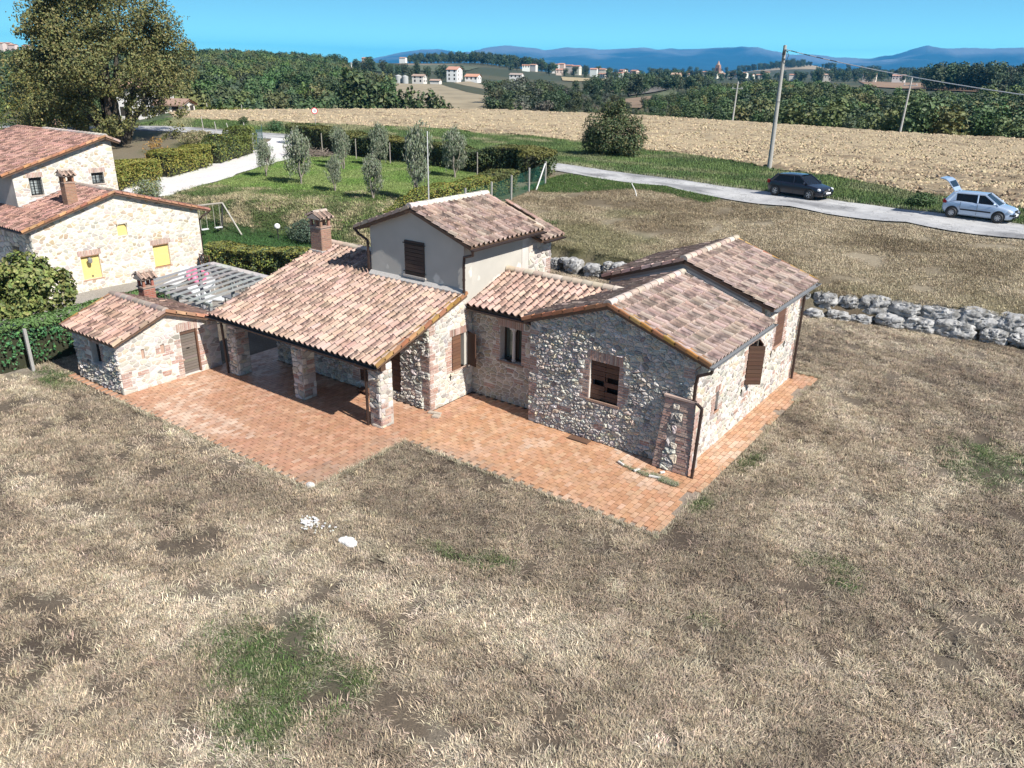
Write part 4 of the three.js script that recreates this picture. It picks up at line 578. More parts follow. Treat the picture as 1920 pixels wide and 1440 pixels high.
  masonry(house, L, { O: V(-2.9, 0, mh), U: Zn, N: Xp, poly: [[0, 0], [2.17, 0], [2.17, 2.5], [1.75, my(-0.3) - 0.06], [0, my(mh) - 0.06]], holes: [w6], zones: [...surround(w6, 0.24), ...quoin(0, 1, 0, 2.9)], size: 0.18, depth: 0.018, gap: 0.024, pal: STONES.pale, mortar: MORTAR, washed: true, label: 'sunlit stone end wall beside the portico' });
  masonry(house, L, { O: V(-10.65, 0, -4.6), U: Zp, N: Xn, poly: [[0, 0], [6.04, 0], [6.04, my(mh) - 0.06], [2.98, my(-1.618) - 0.06], [0, 2.9]], bare: true });
  masonry(house, L, { O: V(-7.2, 0, -4.6), U: Xn, N: Zn, poly: [[0, 0], [3.45, 0], [3.45, 2.9], [0, 2.9]], bare: true });
  const inTower = (c) => c.x > -7.12 && c.z < -0.38;
  const mr = roof(house, L, { P0: V(-11.155, 2.267, 3.839), U: Xp, S: SM, W: 8.31, L: 4.22 * cm, skip: inTower, verge: [[1, LICHEN]], rafters: 2.2, tint: [1.04, 0.98, 0.95], label: 'big portico roof slope of pinkish clay tiles' });
  { const r2 = roof(house, L, { P0: V(-11.155, my(-0.381), -0.381), U: Xp, S: SM, W: 4.0, L: 1.237 * cm, tint: [1.04, 0.98, 0.95] }); ridge(L, r2, V(-11.15, my(-1.618) + 0.05, -1.618), V(-7.15, my(-1.618) + 0.05, -1.618), [[0.58, 0.47, 0.38], [0.52, 0.4, 0.32]]); roof(house, L, { P0: V(-7.15, my(-1.618) - 0.3 * 3.2, -4.82), U: Xn, S: V(0, 0.3, 1).normalize(), W: 4.0, L: 3.2 * 1.044, skip: () => true }); }
  { const mb = new MB(); mb.quad(V(-7.2, my(-0.3) + 0.08, -0.17), V(-2.8, my(-0.3) + 0.08, -0.17), V(-2.8, my(-0.3) + 0.2, -0.303), V(-7.2, my(-0.3) + 0.2, -0.303), [0.5, 0.47, 0.44]); mb.quad(V(-7.2, my(-0.17) + 0.04, -0.17), V(-2.8, my(-0.17) + 0.04, -0.17), V(-2.8, my(-0.3) + 0.08, -0.17), V(-7.2, my(-0.3) + 0.08, -0.17), [0.5, 0.47, 0.44]); part('flashing', mb, std({ side: THREE.DoubleSide, map: scaled(tGrain, 1), roughness: 1 }), house); }
  { const mb = new MB(); mb.box(-11.1, 1.98, 3.3, -3.0, 2.2, 3.5, [0.1, 0.055, 0.035]); part('beam', mb, M.wood, house); }
  gutter(house, V(-11.2, 2.22, 3.9), V(-2.8, 2.22, 3.9), Zp, [0.045, 0.035, 0.032]);
  for (const [i, x0] of [-10.86, -7.29, -3.665].entries()) { // portico pillars
    const x1 = x0 + 0.48, z1 = 3.39, z0 = 2.87, hgtP = 2.1, mb = new MB(); mb.box(x0, 0, z0, x1, hgtP, z1, [0.5, 0.46, 0.41]); const pl = part('pillar', mb, M.mortar, house);
    for (const [O, U, N, len, lit] of [[V(x0, 0, z1), Xp, Zp, 0.48, 0], [V(x1, 0, z1), Zn, Xp, 0.52, 1], [V(x0, 0, z0), Zp, Xn, 0.52, 0]]) { const fk = new THREE.Group(); house.add(fk); const zs = []; let v = 0.1; while (v < hgtP - 0.1) { const t = pick([0.15, 0.225]); if (R() < 0.55) zs.push(R() < 0.5 ? [0, v, rr(0.2, 0.42), v + t] : [len - rr(0.2, 0.42), v, len, v + t]); v += t + rr(0.02, 0.2); } const t = masonry(fk, L, { O, U, N, poly: [[0, 0], [len, 0], [len, hgtP], [0, hgtP]], zones: zs, size: 0.2, depth: lit ? 0.02 : 0.045, pal: lit ? STONES.pale : STONES.house, washed: lit && i === 2, thick: 0.02, mortar: MORTAR }); house.remove(fk); for (const q of [...L.stone, ...L.brick]) if (q.parent === t) q.parent = pl; } }
  downpipe(house, [V(-3.72, 2.15, 3.86), V(-3.72, 2.02, 3.6), V(-3.72, 1.9, 3.46), V(-3.72, 0, 3.46)]);
  downpipe(house, [V(-10.98, 2.15, 3.86), V(-10.98, 2.0, 3.5), V(-10.94, 0, 3.46)]);
  { const o = V(-10.65, 0, 0), mb = new MB(); mb.box(-10.65 + door[0], door[1], mh - 0.3, -10.65 + door[2], door[3], mh - 0.28, [0.01, 0.01, 0.01]); part('window', mb, M.plain, house); shutter(house, V(-10.65 + door[0], door[1], mh - 0.06), Xp, Zp, 0.5, 1.7, 'door', BROWN_WOOD, 0.2);
    shutter(house, V(-8.6, 0.75, mh - 0.05), Xp, Zp, 1.0, 1.1, 'shutter', [0.06, 0.034, 0.024], 0.14); shutter(house, V(-6.2, 0.28, mh - 0.05), Xp, Zp, 0.41, 0.44, 'hatch', BROWN_WOOD, 0.11); }
  { const z = (u) => mh - u, mb = new MB(); mb.box(-3.2, w6[1], z(w6[2]), -3.18, w6[3], z(w6[0]), [0.02, 0.022, 0.022]); const wn = part('window', mb, M.plain, house), fr = new MB(); for (const u of [1.12, 1.5, 1.86]) fr.box(-3.17, w6[1], z(u) - 0.04, -3.12, w6[3], z(u) + 0.03, [0.16, 0.12, 0.1]); part('frame', fr, M.wood, wn); const pn = new MB(); pn.box(-3.18, w6[1] + 0.04, z(1.86), -3.175, w6[3] - 0.04, z(1.14), [0.05, 0.06, 0.06]); part('pane', pn, std({ roughness: 0.05 }), wn);
    shutter(house, V(-2.87, w6[1], z(1.08)), Zn, Xp, 0.42, 1.18, 'shutter', [0.19, 0.095, 0.055], 0.13, M.wood, 'sunlit shutter leaf half across the window'); shutter(house, V(-2.9, w6[1], z(1.92)), V(0.98, 0, 0.2).normalize(), V(0.2, 0, -0.98).normalize(), 0.42, 1.18, 'shutter', BROWN_WOOD, 0.13, M.wood, 'shutter leaf swung open from the wall');
    const sl = new MB(); sl.box(-3.1, w6[1] - 0.05, z(1.95), -2.86, w6[1], z(1.05), [0.5, 0.36, 0.29]); part('sill', sl, M.brick, house); hinge(house, V(-2.87, 1.0, z(0.98)), Zp); }
  chimney(house, L, V(-10.72, 0, -1.1), 0.62, 0.48, 3.55, 4.72, [0.36, 0.21, 0.15], 'brick chimney with a small tiled hat on the portico roof ridge');
  { const mb = new MB(); mb.box(-11.08, my(-0.8) - 0.05, -1.4, -10.36, my(-0.8) + 0.14, -0.78, [0.5, 0.47, 0.44]); part('flashing', mb, M.plain, house); }
  // tower: plastered front, stone at the back
  const TX0 = -7.174, TX1 = -2.9, TZ = -0.308, TB = -3.95, KT = 0.357, TR = -5.036, ty = (x) => 6.168 - 0.06 - KT * Math.abs(x - TR), tw = [1.66, 3.86, 2.56, 5.05];
  masonry(house, L, { O: V(TX0, 0, TZ), U: Xp, N: Zp, poly: [[0, 3.2], [TX1 - TX0, 3.2], [TX1 - TX0, ty(TX1)], [TR - TX0, ty(TR)], [0, ty(TX0)]], holes: [tw], bare: true, mat: std({ map: scaled(tStain, 0.22), roughness: 0.95, bumpMap: scaled(tGrain, 1), bumpScale: 0.004 }), mortar: [0.7, 0.665, 0.59], label: 'shaded grey plastered gable of the tower' });
  masonry(house, L, { O: V(TX1 - 0.025, 0, TZ - 0.002), U: Zn, N: Xp, poly: [[0, 0], [3.64, 0], [3.64, ty(TX1)], [0, ty(TX1)]], bare: true, mat: std({ map: scaled(tStain, 0.22), roughness: 0.95, bumpMap: scaled(tGrain, 1), bumpScale: 0.004 }), mortar: [0.7, 0.665, 0.59], label: 'bright cream plastered side of the tower' });
  masonry(house, L, { O: V(TX1 + 0.012, 0, TB), U: Zn, N: Xp, poly: [[0, 2], [1.43, 2], [1.43, 4.74], [0, 4.9]], zones: quoin(1.43, -1, 2, 4.6), size: 0.22, depth: 0.022, pal: STONES.pale, mortar: MORTAR, washed: true, label: 'stone end of the tower side' });
  masonry(house, L, { O: V(TX0, 0, -5.38), U: Zp, N: Xn, poly: [[0, 0], [5.07, 0], [5.07, ty(TX0)], [0, ty(TX0) - 0.3]], bare: true, mat: M.plaster });
  masonry(house, L, { O: V(TX1, 0, -5.38), U: Xn, N: Zn, poly: [[0, 0], [TX1 - TX0, 0], [TX1 - TX0, ty(TX0) - 0.4], [TX1 - TR, ty(TR) - 0.4], [0, ty(TX1) - 0.4]], bare: true });
  masonry(house, L, { O: V(TX1, 0, TB - 0.01), U: Xn, N: Zn, poly: [[0, 3], [TX1 - TX0, 3], [TX1 - TX0, ty(TX0)], [TX1 - TR, ty(TR)], [0, ty(TX1)]], bare: true, mat: M.plaster });
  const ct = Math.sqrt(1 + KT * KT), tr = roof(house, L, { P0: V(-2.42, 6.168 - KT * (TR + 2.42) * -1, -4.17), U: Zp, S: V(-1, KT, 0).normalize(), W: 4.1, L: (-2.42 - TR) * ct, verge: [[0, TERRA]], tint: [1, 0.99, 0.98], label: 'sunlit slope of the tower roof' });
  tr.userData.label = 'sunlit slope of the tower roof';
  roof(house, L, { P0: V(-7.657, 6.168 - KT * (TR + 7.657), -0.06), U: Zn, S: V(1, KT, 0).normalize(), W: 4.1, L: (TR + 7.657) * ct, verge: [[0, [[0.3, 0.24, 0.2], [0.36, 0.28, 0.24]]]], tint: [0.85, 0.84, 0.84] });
  ridge(L, tr, V(TR, 6.22, -0.05), V(TR, 6.22, -4.2), [[0.62, 0.55, 0.48], [0.66, 0.6, 0.54]]);
  for (const s of [0, 1]) roof(house, L, s ? { P0: V(-2.44, 4.83, -5.5), U: Zp, S: V(-1, KT, 0).normalize(), W: 1.4, L: 2.6 * ct, skip: (c) => c.x < -3.6, verge: [[0, TERRA]] } : { P0: V(-7.65, 4.83, -4.1), U: Zn, S: V(1, KT, 0).normalize(), W: 1.4, L: 2.6 * ct, skip: () => true });
  gutter(house, V(-2.36, 5.16, -0.05), V(-2.36, 5.16, -4.2), Xp); gutter(house, V(-7.7, 5.2, -0.05), V(-7.7, 5.2, -4.2), Xn); gutter(house, V(-2.4, 4.77, -4.22), V(-2.4, 4.77, -5.55), Xp);
  downpipe(house, [V(-2.38, 5.1, -0.1), V(-2.4, 4.98, -0.14), V(-2.82, 4.85, -0.22), V(-2.84, 4.6, -0.22), V(-2.84, 3.6, -0.22)]);
  downpipe(house, [V(-7.7, 5.13, -0.12), V(-7.6, 5.0, -0.16), V(-7.24, 4.8, -0.24), V(-7.24, 3.8, -0.24)]);
  { const mb = new MB(); mb.box(TX0 + tw[0], tw[1], TZ - 0.3, TX0 + tw[2], tw[3], TZ - 0.28, [0.01, 0.01, 0.01]); part('window', mb, M.plain, house); for (const s of [0, 1]) shutter(house, V(TX0 + tw[0] + s * 0.45, tw[1], TZ + 0.01), Xp, Zp, 0.45, 1.19, 'shutter', [0.07, 0.042, 0.032], 0.13); const sl = new MB(); sl.box(TX0 + tw[0] - 0.06, tw[1] - 0.07, TZ - 0.1, TX0 + tw[2] + 0.06, tw[1], TZ + 0.07, [0.5, 0.46, 0.42]); part('sill', sl, M.plain, house); for (const v of [0.1, 1.08]) { const h = new MB(); h.box(TX0 + tw[0] - 0.06, tw[1] + v, TZ + 0.03, TX0 + tw[2] + 0.06, tw[1] + v + 0.03, TZ + 0.05, [0.02, 0.02, 0.02]); part('hinge', h, M.metal, house); } }
  { const mb = new MB(); mb.cyl(V(TR + 0.02, 6.2, -1.02), V(TR + 0.02, 7.15, -1.02), 0.022, 0.022, 8, [0.5, 0.5, 0.5]); mb.cyl(V(TR + 0.02, 7.1, -1.02), V(TR + 0.02, 8.55, -1.02), 0.015, 0.015, 8, [0.72, 0.72, 0.72]); part('antenna_pole', mb, M.plain, house); }
  settleAll(house, L);
}
// ---------------------------------------------------------------- the small outbuilding
R = rngOf(202);
const shed = thing('stone_shed', 'small stone outbuilding with a grey plank door and brick chimney left of the portico', 'outbuilding', [-11.862, 0, 6.89]);
{
  const L = LISTS(), x1 = -11.862, x0 = -14.76, z1 = 6.89, z0 = 3.09, K = 0.36, RZ = 5.12, RY = 2.564, yt = (z) => RY - 0.06 - K * Math.abs(z - RZ), dr = [2.28, 0.04, 2.94, 1.66], v1 = [0.8, 1.06, 0.92, 1.42], v2 = [1.5, 1.05, 1.66, 1.4];
  masonry(shed, L, { O: V(x1, 0, z1), U: Zn, N: Xp, poly: [[0, 0], [z1 - z0, 0], [z1 - z0, yt(z0)], [z1 - RZ, yt(RZ)], [0, yt(z1)]], holes: [dr, v1, v2], zones: [...surround(dr, 0.3), ...quoin(0, 1, 0, 1.7), [1.32, 1.1, 1.49, 1.32], [1.67, 1.12, 1.86, 1.34], ...scatterBricks(5, 0.3, 0.2, 2, 1)], size: 0.2, depth: 0.015, gap: 0.024, pal: STONES.pale, mortar: MORTAR, washed: true, label: 'sunlit gable with the plank door' });
  const wn = [1.1, 0.76, 1.75, 1.56];
  masonry(shed, L, { O: V(x0, 0, z1), U: Xp, N: Zp, poly: [[0, 0], [x1 - x0, 0], [x1 - x0, yt(z1)], [0, yt(z1)]], holes: [wn], zones: [...surround(wn, 0.18), ...scatterBricks(3, 0.2, 0.2, 0.9, 1.4)], size: 0.18, depth: 0.05, gap: 0.022, craggy: 1, label: 'shaded front wall of the outbuilding' });
  masonry(shed, L, { O: V(x0, 0, z0), U: Zp, N: Xn, poly: [[0, 0], [z1 - z0, 0], [z1 - z0, yt(z1)], [RZ - z0, yt(RZ)], [0, yt(z0)]], bare: true }); masonry(shed, L, { O: V(x1, 0, z0), U: Xn, N: Zn, poly: [[0, 0], [x1 - x0, 0], [x1 - x0, yt(z0)], [0, yt(z0)]], bare: true });
  const c = Math.sqrt(1 + K * K), r1 = roof(shed, L, { P0: V(-15.106, RY - K * (7.087 - RZ), 7.087), U: Xp, S: V(0, K, -1).normalize(), W: 3.44, L: (7.087 - RZ) * c, tw: 0.25, tint: [0.98, 0.86, 0.82], verge: [[0, LICHEN], [1, TERRA]], label: 'front slope of the outbuilding roof' });
  roof(shed, L, { P0: V(-11.662, RY - K * (RZ - 2.95), 2.95), U: Xn, S: V(0, K, 1).normalize(), W: 3.44, L: (RZ - 2.95) * c, tw: 0.25, tint: [0.98, 0.86, 0.82], verge: [[0, [[0.5, 0.25, 0.17], [0.55, 0.3, 0.2]]]] });
  ridge(L, r1, V(-11.64, RY + 0.04, RZ), V(-15.1, RY + 0.04, RZ), [[0.38, 0.3, 0.26], [0.46, 0.37, 0.31], [0.34, 0.27, 0.24]]);
  { const d = new MB(); d.box(x1 - 0.2, dr[1], z1 - dr[2], x1 - 0.18, dr[3], z1 - dr[0], [0.02, 0.02, 0.02]); part('doorway', d, M.plain, shed); const s = shutter(shed, V(x1 - 0.1, dr[1], z1 - dr[0] - 0.01), Zn, Xp, 0.64, 1.5, 'door', [0.2, 0.17, 0.145], 0.105, M.oldwood, 'weathered grey plank door'); const h = new MB(); h.box(x1 - 0.07, 0.98, z1 - 2.62, x1 - 0.05, 1.0, z1 - 2.5, [0.02, 0.02, 0.02]); part('handle', h, M.metal, s);
    const f = new MB(); f.box(x1 - 0.12, dr[1], z1 - dr[2] - 0.01, x1 + 0.015, dr[3], z1 - dr[2] + 0.05, [0.2, 0.1, 0.06]); f.box(x1 - 0.12, dr[3] - 0.12, z1 - dr[2], x1 - 0.04, dr[3], z1 - dr[0], [0.14, 0.08, 0.055]); part('door_frame', f, M.wood, shed);
    for (const v of [v1, v2]) { const g = new MB(); g.box(x1 - 0.1, v[1], z1 - v[2], x1 - 0.06, v[3], z1 - v[0], [0.5, 0.34, 0.26]); part('vent', g, M.brick, shed); }
    const w = new MB(); w.box(x0 + wn[0], wn[1], z1 - 0.3, x0 + wn[2], wn[3], z1 - 0.28, [0.01, 0.01, 0.012]); const ww = part('window', w, M.plain, shed), fr = new MB(); fr.box(x0 + 1.1, wn[1], z1 - 0.26, x0 + 1.16, wn[3], z1 - 0.2, [0.06, 0.045, 0.04]); fr.box(x0 + 1.4, wn[1], z1 - 0.26, x0 + 1.45, wn[3], z1 - 0.2, [0.06, 0.045, 0.04]); part('frame', fr, M.wood, ww); }
  chimney(shed, L, V(-15.0, 0, 3.85), 0.4, 0.44, 1.6, 2.62, [0.37, 0.14, 0.1], 'red brick chimney of the outbuilding');
  settleAll(shed, L);
}
// ---------------------------------------------------------------- terrace of clay pavers
R = rngOf(303);
{
  const slab = new MB(), k = [0.3, 0.24, 0.19];
  for (const t of [[-15.2, 6.9, -11.86, 7.165], [-11.86, 3.5, -2.1, 7.165], [-11.86, -4, -10.6, 3.5], [-10.6, 1.4, 6.35, 3.5], [-2.9, -0.726, 6.35, 1.4], [5.44, -9.9, 6.3, -0.726]]) slab.box(t[0], -0.35, t[1], t[2], -0.035, t[3], k);
  const ter = top('terrace', slab, M.mortar, 'terracotta paved terrace around the front of the stone house', 'terrace', null, 'structure');
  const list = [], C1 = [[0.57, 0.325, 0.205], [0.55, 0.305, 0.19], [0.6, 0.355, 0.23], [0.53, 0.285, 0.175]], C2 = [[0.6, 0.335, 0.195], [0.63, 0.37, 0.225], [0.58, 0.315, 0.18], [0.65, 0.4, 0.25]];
  const pw = 0.156, pl = 0.305; let col = 0;
  for (let x = -15.2; x < 6.4; x += pw, col++) for (let z = -9.9 + (col % 2) * pl * 0.5; z < 7.2; z += pl) {
    const cx = x + pw / 2, cz = z + pl / 2; if (!onTerrace(cx, cz)) continue;
    if ((cx > 0.02 && cx < 5.42 && cz > -9.2 && cz < -0.02) || (cx > -10.63 && cx < -2.92 && cz < 1.42 && cz > -5) || (cx > -14.74 && cx < -11.88 && cz < 6.87 && cz > 3.1) || (cx > -3 && cx < 0.02 && cz < -0.75)) continue;
    if (cx > 6.05 && cz < 2.5 && vn(cz * 1.4, 3) > 0.42 + (6.4 - cx) * 1.2) continue;
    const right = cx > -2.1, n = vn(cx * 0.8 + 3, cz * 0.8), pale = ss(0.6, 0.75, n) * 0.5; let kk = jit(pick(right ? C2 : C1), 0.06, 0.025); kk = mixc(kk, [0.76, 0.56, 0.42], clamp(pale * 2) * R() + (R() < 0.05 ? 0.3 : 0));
    const stain = (cz > 3.1 && cx > -1.9 && cx < 2) || (cx > -2.9 && cx < -2.1 && cz > 3.3) ? 0.55 * vn(cx * 1.5, cz * 4) * (1 - ss(0.7, 1.2, Math.abs(cz - 3.5) * (cx > -1.9 ? 1 : 0.2))) : 0; kk = mixc(kk, [0.3, 0.24, 0.19], stain);
    const b = new MB(), j = 0.005, y = rr(-0.002, 0.002), e = 0.004, q = (i, l, t) => V(x + (i ? pw - j : j) + (t ? (i ? -e : e) : 0), t ? y : -0.04, z + (l ? pl - j : j) + (t ? (l ? -e : e) : 0));
    b.quad(q(0, 1, 1), q(1, 1, 1), q(1, 0, 1), q(0, 0, 1), kk); for (const [a, c, d, f] of [[0, 1, 1, 1], [1, 1, 1, 0], [1, 0, 0, 0], [0, 0, 0, 1]]) b.quad(q(a, c, 0), q(d, f, 0), q(d, f, 1), q(a, c, 1), kk);
    list.push({ geo: b.geo(), at: V(cx, 0, cz), parent: ter });
  }
  settle(ter, 'paver', list, std({ map: scaled(tBlotch, 1.3), roughness: 0.48 }));
}
// ---------------------------------------------------------------- the neighbouring house
R = rngOf(404);
const nextdoor = thing('neighbour_house', 'larger cream stone house with yellow panels in its windows at the left edge', 'house', [-27.5, -0.5, 2.4]);
{
  const L = LISTS(), x1 = -27.5, xu = -31, K = 0.291, RZ = -1.85, RY = 4.3, yt = (z) => RY - 0.08 - K * Math.abs(z - RZ), z1 = 2.38, z0 = -6.54;
  const y0 = -1, U = (z) => z1 - z, wA = [U(0.3), 1.08, U(-0.66), 2.3], wB = [U(-3.58), 1.05, U(-4.52), 2.26], arch = [U(-1.81), 3.02, U(-2.34), 3.62];
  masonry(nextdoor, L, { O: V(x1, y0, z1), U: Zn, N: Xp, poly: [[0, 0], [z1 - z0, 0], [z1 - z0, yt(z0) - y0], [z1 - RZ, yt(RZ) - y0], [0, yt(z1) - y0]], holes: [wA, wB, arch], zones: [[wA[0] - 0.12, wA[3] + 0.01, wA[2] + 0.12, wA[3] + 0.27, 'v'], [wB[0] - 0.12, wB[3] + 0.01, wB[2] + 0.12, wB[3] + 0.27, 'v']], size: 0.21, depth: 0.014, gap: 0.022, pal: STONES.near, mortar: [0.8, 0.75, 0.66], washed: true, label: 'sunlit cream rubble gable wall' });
  const YEL = [0.82, 0.66, 0.24];
  for (const h of [wA, wB]) { const p = new MB(); p.box(x1 - 0.2, y0 + h[1], z1 - h[2], x1 - 0.14, y0 + h[3], z1 - h[0], YEL); part('yellow_panel', p, M.plain, nextdoor); const s = new MB(); s.box(x1 - 0.14, y0 + h[1] - 0.05, z1 - h[2] - 0.06, x1 + 0.03, y0 + h[1], z1 - h[0] + 0.06, [0.5, 0.3, 0.2]); part('sill', s, M.brick, nextdoor); const lt = new MB(); lt.box(x1 - 0.14, y0 + h[3] - 0.04, z1 - h[2], x1 + 0.012, y0 + h[3], z1 - h[0], [0.4, 0.22, 0.15]); part('lintel', lt, M.brick, nextdoor); }
  { const p = new MB(); p.box(x1 - 0.16, y0 + arch[1], z1 - arch[2], x1 - 0.1, y0 + arch[3] + 0.2, z1 - arch[0], YEL); const a = part('yellow_panel', p, M.plain, nextdoor); a.userData.label = 'small arched yellow panel';
    const w = arch[2] - arch[0], cz = z1 - (arch[0] + arch[2]) / 2, yb = y0 + arch[3], r = w / 2, st = new MB(); for (const s of [-1, 1]) for (let i = 0; i < 6; i++) { const a0 = i / 6 * Math.PI / 2, a1 = (i + 1) / 6 * Math.PI / 2; const z = (t) => cz + s * r * Math.cos(t), y = (t) => yb - r * 0.72 + r * Math.sin(t); st.quad(V(x1 + 0.02, y(a0), z(a0)), V(x1 + 0.02, y(a1), z(a1)), V(x1 + 0.02, Math.max(y(a1), yb + 0.05), cz + s * (r + 0.02)), V(x1 + 0.02, y(a0), cz + s * (r + 0.02)), [0.74, 0.66, 0.54]); } part('arch_surround', st, std({ side: THREE.DoubleSide, map: scaled(tGrain, 1) }), nextdoor); }
  { const lm = new MB(); lm.cyl(V(x1 - 0.1, 1.18, -0.1), V(x1 + 0.12, 1.22, -0.1), 0.02, 0.02, 6, [0.1, 0.1, 0.1]); lm.add(new THREE.LatheGeometry([[0.02, 0.1], [0.12, 0.02], [0.1, -0.16], [0.03, -0.2]].map((p) => new THREE.Vector2(...p)), 10), new THREE.Matrix4().setPosition(x1 + 0.12, 1.12, -0.1), [0.25, 0.25, 0.24]); part('wall_lamp', lm, M.plain, nextdoor); const v = new MB(); v.cyl(V(x1 - 0.14, 0.2, -0.22), V(x1 - 0.12, 0.2, -0.22), 0.06, 0.06, 12, [0.2, 0.17, 0.1]); part('vent', v, M.plain, nextdoor); }
  // shaded front, roofs
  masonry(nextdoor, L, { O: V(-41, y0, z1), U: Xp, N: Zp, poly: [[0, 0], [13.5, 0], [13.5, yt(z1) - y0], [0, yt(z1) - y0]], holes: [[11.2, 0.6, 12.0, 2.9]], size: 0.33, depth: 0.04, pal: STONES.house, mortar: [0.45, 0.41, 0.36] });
  { const d = new MB(); d.box(-29.85, y0 + 0.6, z1 - 0.3, -28.95, y0 + 2.9, z1 - 0.26, [0.02, 0.018, 0.016]); part('door', d, M.wood, nextdoor); const m = new MB(); m.box(-28.3, 1.25, z1 + 0.01, -28.05, 1.35, z1 + 0.12, [0.75, 0.75, 0.73]); part('wall_lamp', m, M.plain, nextdoor); }
  masonry(nextdoor, L, { O: V(x1, y0, z0), U: Xn, N: Zn, poly: [[0, 0], [13, 0], [13, yt(z0) - y0], [0, yt(z0) - y0]], bare: true });
  const c = Math.sqrt(1 + K * K), tint = [0.85, 0.66, 0.64], eF = 2.86, eB = -7.12;
  const r1 = roof(nextdoor, L, { P0: V(-41, RY - K * (eF - RZ), eF), U: Xp, S: V(0, K, -1).normalize(), W: 13.8, L: (eF - RZ) * c, tint, verge: [[1, [[0.5, 0.26, 0.12], [0.55, 0.3, 0.16], [0.44, 0.2, 0.12]]]], label: 'lower front roof slope with the chimney', skip: (p) => p.x < -31.1 && p.z < 1.1 });
  roof(nextdoor, L, { P0: V(-27.2, RY - K * (RZ - eB), eB), U: Xn, S: V(0, K, 1).normalize(), W: 13.8, L: (RZ - eB) * c, tint, verge: [[0, [[0.45, 0.22, 0.14], [0.5, 0.27, 0.18]]]], skip: (p) => p.x < -29.6 });
  ridge(L, r1, V(-27.18, RY + 0.04, RZ), V(xu, RY + 0.04, RZ), [[0.45, 0.36, 0.31], [0.38, 0.3, 0.26]]);
  // upper block
  const UZ1 = 1.25, UZ0 = -4.08, AZ = -3.65, AY = 6.7, ut = (z) => (z > AZ ? AY - 0.08 - 0.289 * (z - AZ) : AY - 0.08 - 0.4 * (AZ - z)), yb = 2.6, q1 = [UZ1 - 0.5, 1.4, UZ1 + 0.14, 2.28], q2 = [UZ1 + 2.7, 1.67, UZ1 + 3.38, 2.25];
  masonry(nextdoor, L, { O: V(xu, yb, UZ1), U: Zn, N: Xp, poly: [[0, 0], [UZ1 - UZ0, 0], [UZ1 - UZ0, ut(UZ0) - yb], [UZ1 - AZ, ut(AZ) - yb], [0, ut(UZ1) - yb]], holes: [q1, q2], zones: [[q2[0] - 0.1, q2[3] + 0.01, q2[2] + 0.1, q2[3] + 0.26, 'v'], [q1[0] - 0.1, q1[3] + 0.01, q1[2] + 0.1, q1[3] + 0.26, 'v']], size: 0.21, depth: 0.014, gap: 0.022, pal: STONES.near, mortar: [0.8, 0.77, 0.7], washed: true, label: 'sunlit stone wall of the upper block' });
  masonry(nextdoor, L, { O: V(-41, yb, UZ1), U: Xp, N: Zp, poly: [[0, 0], [10, 0], [10, ut(UZ1) - yb], [0, ut(UZ1) - yb]], bare: true, mat: M.plaster, mortar: [0.5, 0.46, 0.42] });
  masonry(nextdoor, L, { O: V(xu, -1, UZ0), U: Xn, N: Zn, poly: [[0, 0], [10, 0], [10, ut(UZ0) + 1], [0, ut(UZ0) + 1]], bare: true });
  for (const q of [q1, q2]) { const m = new MB(); m.box(xu - 0.25, yb + q[1], UZ1 - q[2], xu - 0.2, yb + q[3], UZ1 - q[0], [0.02, 0.02, 0.024]); const w = part('window', m, M.plain, nextdoor); const p = new MB(); p.box(xu - 0.2, yb + q[1], UZ1 - q[2], xu - 0.19, yb + q[3], UZ1 - q[0], [0.06, 0.07, 0.075]); part('pane', p, std({ roughness: 0.08 }), w); const cu = new MB(); for (const t of [0.25, 0.6]) { const z = UZ1 - lerp(q[0], q[2], t); cu.box(xu - 0.188, yb + q[1] + 0.06, z - 0.09, xu - 0.18, yb + q[3] - 0.16, z + 0.07, [0.36, 0.4, 0.4]); } part('curtain', cu, M.plain, w);
    const g = new MB(); for (let t = 0.12; t < 1; t += 0.25) { const z = UZ1 - lerp(q[0], q[2], t); g.cyl(V(xu - 0.03, yb + q[1], z), V(xu - 0.03, yb + q[3], z), 0.012, 0.012, 5, [0.02, 0.015, 0.012]); } for (const t of [0.2, 0.5, 0.8]) { const y = yb + lerp(q[1], q[3], t); g.cyl(V(xu - 0.03, y, UZ1 - q[0]), V(xu - 0.03, y, UZ1 - q[2]), 0.012, 0.012, 5, [0.02, 0.015, 0.012]); } part('window_grille', g, M.metal, w); const s = new MB(); s.box(xu - 0.15, yb + q[1] - 0.05, UZ1 - q[2] - 0.06, xu + 0.05, yb + q[1], UZ1 - q[0] + 0.06, [0.62, 0.52, 0.44]); part('sill', s, M.plain, w); }
  const c2 = Math.sqrt(1 + 0.289 ** 2), ru = roof(nextdoor, L, { P0: V(-41, AY - 0.289 * (1.85 - AZ), 1.85), U: Xp, S: V(0, 0.289, -1).normalize(), W: 10.32, L: (1.85 - AZ) * c2, tint, verge: [[1, [[0.5, 0.26, 0.12], [0.55, 0.3, 0.16], [0.44, 0.2, 0.12]]]], label: 'upper roof slope' });
  roof(nextdoor, L, { P0: V(-30.68, AY - 0.4 * 0.75, AZ - 0.75), U: Xn, S: V(0, 0.4, 1).normalize(), W: 10.3, L: 0.75 * 1.077, tint, verge: [[0, TERRA]] });
  ridge(L, ru, V(-30.66, AY + 0.04, AZ), V(-37.5, AY + 0.04, AZ), [[0.6, 0.52, 0.46], [0.54, 0.45, 0.4]]);
